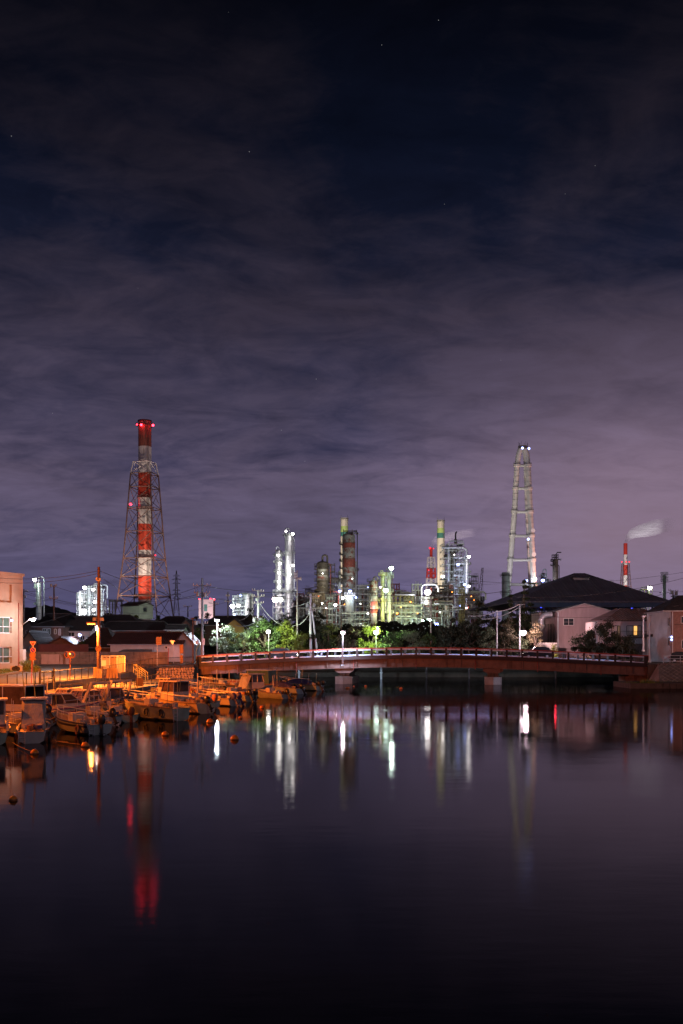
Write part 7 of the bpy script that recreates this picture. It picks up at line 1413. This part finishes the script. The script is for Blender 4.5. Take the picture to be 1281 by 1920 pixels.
        if cabin == 'tarpwheel':
            mb = MB(); mb.add([(x0 - .05, -w_ - .06, z1 + .1), (x0 - .05, w_ + .06, z1 + .1), (x0 - .75, w_ * 1.1, zd + .1), (x0 - .75, -w_ * 1.1, zd + .1), (x0 - .5, -w_ * .8, z1 - .25), (x0 - .5, w_ * .8, z1 - .25)], [(0, 1, 5, 4), (4, 5, 2, 3), (0, 4, 3), (1, 2, 5)]); P('canvas_cover', mb, tarp or M['tarp_w'])
    elif cabin == 'canopy':
        x0, x1 = -L * .38, L * .18; w_ = B * .40; z1 = zd + 1.55
        mb = MB(); mb.prism([(x0, -w_, z1), (x1 + .15, -w_, z1), (x1 + .15, w_, z1), (x0, w_, z1)], (0, 0, .09)); c_ = P('canopy_roof', mb, cab); mb = MB()
        for x in (x0 + .1, (x0 + x1) / 2, x1): 
            for s_ in (-1, 1): mb.tube((x + (.15 if x == x1 else 0), s_ * w_ * .96, zd), (x, s_ * w_ * .96, z1), .035, n=5)
        P('canopy_frame', mb, M['galv'], c_); mb = MB(); mb.add([(x0 + .12, -w_ * .95, zd + .5), (x1, -w_ * .95, zd + .5), (x1 - .02, -w_ * .95, z1), (x0 + .12, -w_ * .95, z1), (x0 + .12, w_ * .95, zd + .5), (x1, w_ * .95, zd + .5), (x1 - .02, w_ * .95, z1), (x0 + .12, w_ * .95, z1)], [(0,1,2,3), (5,4,7,6), (1,5,6,2)]); P('side_curtain', mb, M['wscreen'], c_)
        mb = MB(); mb.box(((x0 + x1) / 2, 0, zd + .25), (x1 - x0, w_ * 1.95, .5)); P('cabin', mb, cab)
    elif cabin == 'tent':
        x0, x1 = -L * .30, L * .22; w_ = B * .46; z1 = zd + 1.45; mb = MB()
        mb.add([(x0 - .5, -w_, zd + .1), (x1 + .6, -w_ * .8, zd + .1), (x1 + .6, w_ * .8, zd + .1), (x0 - .5, w_, zd + .1), (x0 + .2, -w_ * .5, z1), (x1 - .1, -w_ * .45, z1 - .05), (x1 - .1, w_ * .45, z1 - .05), (x0 + .2, w_ * .5, z1)], [(0,1,5,4), (1,2,6,5), (2,3,7,6), (3,0,4,7), (4,5,6,7)]); P('tent_cover', mb, tarp or M['tarp_g']); mb = MB()
        mb.box(((x0 + x1) / 2, 0, z1 + .06), (x1 - x0, w_ * .9, .05)); 
        for s_ in (-1, 1): mb.tube((x0, s_ * w_ * .4, z1 + .05), (x0 - .9, s_ * w_ * .4, z1 + .18), .025, n=4)
        P('roof_rack', mb, M['galv'])
    else:
        mb = MB(); mb.box((L * .02, 0, zd + .25), (.55, B * .45, .55)); P('console', mb, cab); mb = MB(); mb.box((-L * .25, 0, zd + .12), (.4, B * .7, .22)); P('seat', mb, M['tarp_w'])
    if arch:
        xa = -L * .16 - .2; w_ = B * .42; mb = MB()
        for s_ in (-1, 1): mb.prism([(xa + .05, s_ * w_, zd), (xa + .38, s_ * w_, zd), (xa - .55, s_ * w_ * .8, zd + 1.55), (xa - .80, s_ * w_ * .8, zd + 1.55)], (0, -s_ * .07, 0))
        mb.prism([(xa - .80, -w_ * .8, zd + 1.5), (xa - .52, -w_ * .8, zd + 1.5), (xa - .55, -w_ * .8, zd + 1.62), (xa - .80, -w_ * .8, zd + 1.62)], (0, w_ * 1.6, 0)); P('radar_arch', mb, cab)
    if tarp and not cabin:
        mb = MB(); rr = [(x, w_, z) for x, w_, z, *_ in S[2:-2]]; v = []
        for i, (x, w_, z) in enumerate(rr): hh = .25 + .28 * math.sin(math.pi * i / (len(rr) - 1)) + rg.uniform(-.05, .05); v += [(x, -w_ - .02, z - .06), (x, -w_ * .5, z + hh * .75 + rg.uniform(-.04, .04)), (x, 0, z + hh), (x, w_ * .5, z + hh * .75 + rg.uniform(-.04, .04)), (x, w_ + .02, z - .06)]
        mb.add(v, [(i * 5 + j, i * 5 + j + 1, (i + 1) * 5 + j + 1, (i + 1) * 5 + j) for i in range(len(rr) - 1) for j in range(4)]); P('boat_cover', mb, tarp)
    if engine:
        for dy in ((0,) if engine is True else (-.32, .32)):
            xe = -L / 2 - .20; tilt = rg.choice((0, .55, .6)); mm = Matrix.Rotation(tilt, 3, 'Y')
            def tr(mb_): mb_.v = [tuple(mm @ Vector(p) + Vector((xe, dy, zd + .05))) for p in mb_.v]; return mb_
            mb = MB(); mb.lathe((0, 0, 0), [(.12, -.05), (.19, .05), (.21, .30), (.15, .46), (.05, .50)], 12); mb.v = [(x * 1.3, y * .9, z) for x, y, z in mb.v]; cw = P('outboard_cowl', tr(mb), emat or M['black'], sm=True)
            mb = MB(); mb.prism([(-.07, -.05, -.05), (.10, -.05, -.05), (.06, -.05, -.75), (-.10, -.05, -.75)], (0, .1, 0)); mb.box((-.06, 0, -.56), (.34, .22, .03)); mb.tube((-.12, 0, -.72), (.12, 0, -.72), .06, n=8); P('outboard_leg', tr(mb), M['dark'] if not emat else emat, cw)
            mb = MB()
            for a in (0, 120, 240): c2, s2 = math.cos(R(a)), math.sin(R(a)); mb.add([(-.14, 0, -.72), (-.15, c2 * .06 - s2 * .04, -.72 + s2 * .06 + c2 * .04), (-.17, c2 * .16, -.72 + s2 * .16), (-.15, c2 * .06 + s2 * .04, -.72 + s2 * .06 - c2 * .04)], [(0,1,2,3)])
            P('propeller', tr(mb), M['galv'], cw)
    if rails:
        mb = MB(); 
        for s_ in (-1, 1):
            pts = [(x, s_ * max(.03, w_ - .1), z + .42) for x, w_, z, *_ in S[(6 if rails == 'bow' else 1):]]; mb.path(pts, .02, 5)
            for x, y, z in pts[::2]: mb.tube((x, y, z - .5), (x, y, z), .016, n=4)
        P('guard_rail', mb, M['galv'])
    for i in range(fenders):
        x, w_, z, ch, zc_, zk = S[2 + i * 3]; 
        for s_ in (-1, 1):
            mb = MB(); c_ = Vector((x, s_ * (w_ + .07), z - .42)); ring = [c_ + Vector((.16 * math.cos(a * .5236), 0, .22 * math.sin(a * .5236))) for a in range(13)]; mb.path(ring, .06, 7); f_ = P('tyre_fender', mb, M['rubber'] if rg.random() < .6 else M['stripe_r'], sm=True)
            mb = MB(); mb.tube((x, s_ * (w_ + .03), z), (x, s_ * (w_ + .06), z - .22), .012, n=4); P('fender_rope', mb, M['rope'], f_)
    for i in range(mast):
        mb = MB(); x = L * (.05 + .12 * i); mb.tube((x, .3 - .4 * i, zd + .3), (x - 1.6 - i * .3, .5 - .5 * i, zd + 3.0 + .5 * i), .035, .02, 6); P('raised_pole', mb, M['yel'])
    if ladder:
        mb = MB(); y = B * .3
        for s_ in (-.15, .15): mb.tube((-L / 2 - .06, y + s_, -.1), (-L / 2 - .06, y + s_, zd + .1), .018, n=4)
        for z in (.1, .32, .54): mb.tube((-L / 2 - .06, y - .15, z), (-L / 2 - .06, y + .15, z), .015, n=4)
        P('boarding_ladder', mb, M['galv'])
    for i in range(rg.choice((1, 2, 2, 3))):
        mb = MB(); x, y = rg.uniform(-L * .3, L * .1), rg.choice((-1, 1)) * B * .36; hh = rg.uniform(.9, 2.3); mb.tube((x, y, zd), (x + rg.uniform(-.25, .1), y, zd + hh), .022, .012, 5); P('rod', mb, rg.choice((M['galv'], M['cabin'], M['yel'])))
    mb = MB(); mb.path([(L * .44, 0, D + .2), (L * .5 + .6, .1, D - .1), (L * .5 + 1.6, .2, .6)], .018, 4); P('bow_line', mb, M['rope'])
    for i in range(int(kit * 8)):    # loose gear lying on deck
        x = rg.uniform(-L * .42, -L * .05); w_ = B * .33; y = rg.uniform(-w_, w_); mb = MB(); c_ = rg.random()
        if c_ < .4: mb.box((x, y, zd + .16), (rg.uniform(.25, .5), rg.uniform(.2, .35), rg.uniform(.15, .32)), rg.uniform(0, 3)); P('deck_box', mb, rg.choice((M['tarp_w'], M['board'], M['tarp_b'], M['cabin'])))
        elif c_ < .7: mb.path([(x + .17 * math.cos(a * .7) * (1 + .03 * a), y + .17 * math.sin(a * .7), zd + .03 + a * .008) for a in range(22)], .022, 5); P('rope_coil', mb, M['rope'])
        else: mb.lathe((x, y, zd), [(.10, 0), (.13, .04), (.15, .26), (.13, .27)], 10); P('bucket', mb, rg.choice((M['tarp_b'], M['orange_p'], M['board'])))
    return t
H, HB, HG = M['hull'], M['hull_b'], M['hull_g']
HV = [H, mat('hull_worn_white', (.50,.47,.44), .45, var=.3, vs_=1.2, c2=(.20,.13,.08), streak=1, c2t=.56), mat('hull_cream', (.44,.36,.26), .4, var=.2), mat('hull_dark_blue', (.06,.08,.14), .35, var=.2), mat('hull_brown', (.22,.12,.08), .5, var=.3)]
SB, SP, SR = M['stripe_b'], M['stripe_p'], M['stripe_r']
BT = [
 ('dark-cabined boat cut by the left edge of the picture, nearest the camera', -12, 1390, 4.4, 108, dict(B=1.6, hull=HG, cabin='wheel', stripe=SB, rails=True, engine=True, seed=1)),
 ('wheelhouse boat with a shiny grey tarpaulin and two slanting yellow poles', 64, 1387, 4.3, 104, dict(B=1.55, hull=HB, cabin='tarpwheel', stripe=SR, fenders=1, mast=2, ladder=True, seed=2, engine=False)),
 ('long boat with a flat canopy roof and curtained sides at the far left', 8, 1360, 6.2, 160, dict(cabin='canopy', stripe=SR, rails=False, seed=3, B=2.4, D=.95)),
 ('low grey open boat with a navy stripe and a looped fender', 146, 1373, 4.8, 134, dict(hull=HB, stripe=SB, rails=True, fenders=1, seed=4, engine=True, ladder=True)),
 ('cabin cruiser with a triangular windscreen and purple stripe', 108, 1356, 5.6, 38, dict(cabin='cruiser', stripe=SP, rails='bow', seed=5, D=.95, B=2.3, engine=False)),
 ('cruiser with a dark raked arch behind the purple-striped one', 160, 1345, 5.8, 138, dict(cabin='cruiser', arch=True, seed=6, D=.95, B=2.2, engine=False)),
 ('cruiser with the tallest orange-lit arch and a big windscreen', 204, 1340, 5.8, 132, dict(cabin='cruiser', arch=True, rails='bow', seed=7, D=1.0, B=2.3)),
 ('small dinghy with a tilted outboard between the looped-fender boat and the wide grey hull', 218, 1352, 3.2, 135, dict(hull=HG, seed=8, engine=True, B=1.5, D=.55, emat=M['pole_r'])),
 ('long grey-green hull with an orange-lit side patch and a tyre fender', 286, 1348, 5.6, 142, dict(hull=HG, stripe=None, rails=False, fenders=2, ladder=True, seed=9, engine=False, D=.92)),
 ('wheelhouse boat with a flat pale roof behind the grey-green hull', 338, 1335, 5.8, 140, dict(cabin='wheel', rails=True, fenders=1, seed=10, D=.85, B=2.2, engine=True)),
 ('open boat crowded with gear and a brown outboard cover, behind the flat-roofed one', 362, 1326, 4.8, 140, dict(seed=11, engine=True, emat=M['tarp_o'], kit=2)),
 ('boat with a purple-blue covered outboard hanging over the water', 400, 1322, 5.2, 142, dict(hull=H, tarp=None, seed=12, engine=2, emat=M['tarp_b'], rails=True)),
 ('orange-lit boxy cabin boat with a small square window under the bridge approach', 468, 1307, 5.4, 35, dict(cabin='tarpwheel', seed=13, D=.8, B=2.2, engine=False, tarp=M['tarp_w'])),
 ('bigger boat with a slanting tent-like canopy, highest of those near the bridge', 486, 1298, 7.0, 140, dict(cabin='tent', seed=14, D=1.0, B=2.5, engine=2)),
 ('dark boat under a blue tarpaulin right of the tent-canopied boat', 526, 1300, 5.4, 145, dict(hull=HB, tarp=M['tarp_b'], seed=15, engine=True)),
 ('last boat with two black outboards and blue tarpaulin nearest the left pier', 566, 1294, 5.2, 145, dict(hull=HG, tarp=M['tarp_b'], seed=16, engine=2)),
 ('pale boat with a row of upright rod holders beyond the purple-covered outboard', 420, 1301, 6.6, 150, dict(rails=True, seed=17, D=1.0, engine=False, fenders=0)),
 ('flat barge-like boat piled with poles in front of the stone wall', 332, 1310, 6.4, 150, dict(hull=HG, seed=18, tarp=M['tarp_o'], engine=False)),
 ('small boat tucked between the stone wall and the rod-holder boat', 384, 1306, 5.0, 145, dict(seed=19, engine=True, rails=True)),
 ('white runabout half hidden behind the two cruisers with arches', 128, 1336, 5.4, 140, dict(cabin='cruiser', seed=20, engine=False, D=.85)),
 ('open boat moored close to the quay behind the wheelhouse boats', 262, 1326, 5.4, 140, dict(seed=21, rails=True, engine=True, kit=2)),
 ('low workboat at the quay with a grey cover, behind the long canopy boat', 60, 1342, 5.6, 145, dict(seed=22, tarp=M['tarp_w'], engine=False)),
 ('dull boat wedged between the canopy-roofed boat and the wheelhouse boat with yellow poles', 34, 1374, 4.6, 126, dict(hull=HG, seed=23, engine=True, rails=True, kit=2)),
 ('narrow boat with an upright console right of the purple-striped cruiser', 176, 1358, 4.6, 132, dict(hull=HB, seed=24, engine=True, kit=2, B=1.6)),
 ('boat with a blue engine cover between the tall-arch cruiser and the grey-green hull', 240, 1341, 4.8, 138, dict(seed=25, engine=True, emat=M['tarp_b'], rails=True, kit=2)),
 ('tarpaulin-covered boat right behind the grey-green hull', 304, 1328, 5.0, 140, dict(seed=26, tarp=M['tarp_w'], engine=True)),
 ('small wheelhouse boat deep in the row behind the flat-roofed one', 322, 1318, 5.0, 140, dict(seed=27, cabin='wheel', engine=True, B=1.7)),
 ('open boat with tangled gear between the purple engine cover and the boxy cabin boat', 436, 1314, 4.8, 140, dict(hull=HG, seed=28, engine=2, kit=3)),
 ('low boat with a brown canvas cover left of the tent-canopied boat', 448, 1296, 5.4, 145, dict(seed=29, tarp=M['tarp_o'], engine=False)),
 ('dinghy with a raised black outboard between the tent-canopied and blue-tarped boats', 508, 1309, 4.2, 138, dict(hull=HB, seed=30, engine=True, B=1.5, D=.55)),
 ('far small boat with a thin rail beside the last outboard boats', 548, 1290, 4.8, 150, dict(hull=H, seed=31, rails=True, engine=True)),
 ('small cruiser close to the quay below the arch-lit steel hoops', 196, 1326, 5.2, 140, dict(seed=32, cabin='cruiser', arch=True, engine=False)),
 ('open white boat by the quay left of the two arched cruisers', 92, 1328, 5.0, 140, dict(seed=33, kit=3, rails=True, engine=False)),
]
for bi, (l, px, wl, L, hd, kw) in enumerate(BT):
    if 'hull' not in kw and bi > 7: kw['hull'] = HV[(bi * 3) % 5]
    boat(l, px, wl, L, hd, **kw)
# mooring poles and posts in the water
for px, top, wl, l in ((371, 1262, 1322, 'pale mooring pole rising beside the flat-roofed wheelhouse boat'), (379.5, 1272, 1316, 'shorter pale mooring pole right of the first'), (407, 1255, 1300, 'thin mooring pole by the rod-holder boat'), (430, 1256, 1299, 'thin pole above the boats under the bridge'), (307, 1322, 1349, 'short green-grey mooring post at the grey-green hull'), (183, 1330, 1372, 'dark mooring post at the stern of the looped-fender boat')):
    Y = CAMZ * F / (wl - HY); mb = MB(); mb.tube(WZ(px, -1, Y), W(px, top, Y), .05, n=7); single('mooring_pole', mb, M['pole'], l, 'mooring pole', 'mooring poles among the boats')
# buoys, floating half sunk
for i, (px, py, r_, l) in enumerate(((25, 1501, 8, 'orange buoy nearest the camera at the lower left'), (65, 1413.5, 8, 'orange buoy off the stern of the tarpaulined wheelhouse boat'), (160, 1400, 8, 'orange buoy below the low grey boat with the looped fender'), (310, 1379, 7, 'orange buoy below the long grey-green hull'), (394, 1355, 7, 'orange buoy right of the flat-roofed wheelhouse boat'), (440, 1387, 8, 'bright orange buoy farthest out on the open water'), (491.5, 1328, 4.5, 'small orange buoy in front of the boxy cabin boat'), (451, 1347, 4, 'small dim buoy between the two brighter orange ones'),
        (652, 1291, 4.4, 'flattened orange buoy at the foot of the left pier'), (663.5, 1288, 2.2, 'tiny yellow buoy right of the left pier'), (686, 1287.5, 2.8, 'small red-orange buoy just right of the left pier'), (752, 1292, 3.2, 'small red-orange buoy midway between the piers'), (541, 1310, 4, 'orange float off the blue-tarped boat, left one'), (548, 1308.5, 4.5, 'orange float off the blue-tarped boat, right one'))):
    Y = CAMZ * F / (py - HY); q = WZ(px, 0, Y); r = PX(r_, Y); t = Thing('mooring_buoy', l, 'buoy', q, group='orange mooring buoys'); mb = MB(); mb.sph(q + Vector((0, 0, r * .04)), r, 18, 1.06 if i != 8 else .7); b_ = t.part('float', mb, M['buoy'], smooth=True); mb = MB(); mb.lathe(q + Vector((0, 0, .01)), [(r * 1.0, 0), (r * 1.04, .01), (r * 1.04, .03), (r * 1.0, .04)], 18, cap=False); t.part('band', mb, M['pole_r'])
    mb = MB(); mb.path([q + Vector((0, 0, r)), q + Vector((.03, 0, r + .06)), q + Vector((.06, 0, r))], .012, 4); t.part('ring', mb, M['galv'])
for i, (a, b, l) in enumerate(((( -10, 1377), (58, 1411), 'mooring rope running from the left edge to the buoy off the wheelhouse boat'), ((40, 1371), (128, 1394), 'slack mooring rope crossing the low grey hull'), ((25, 1375), (150, 1398), 'mooring rope leading to the buoy below the low grey boat'), ((340, 1362), (352, 1346), 'dark mooring line below the flat-roofed boat'))):
    Y0 = CAMZ * F / (a[1] - HY + 4); Y1 = CAMZ * F / (b[1] - HY + 2); wire(l, W(a[0], a[1] - 14, Y0), WZ(b[0], .12, Y1), .18, .012, 14, M['rope'], group='mooring ropes')
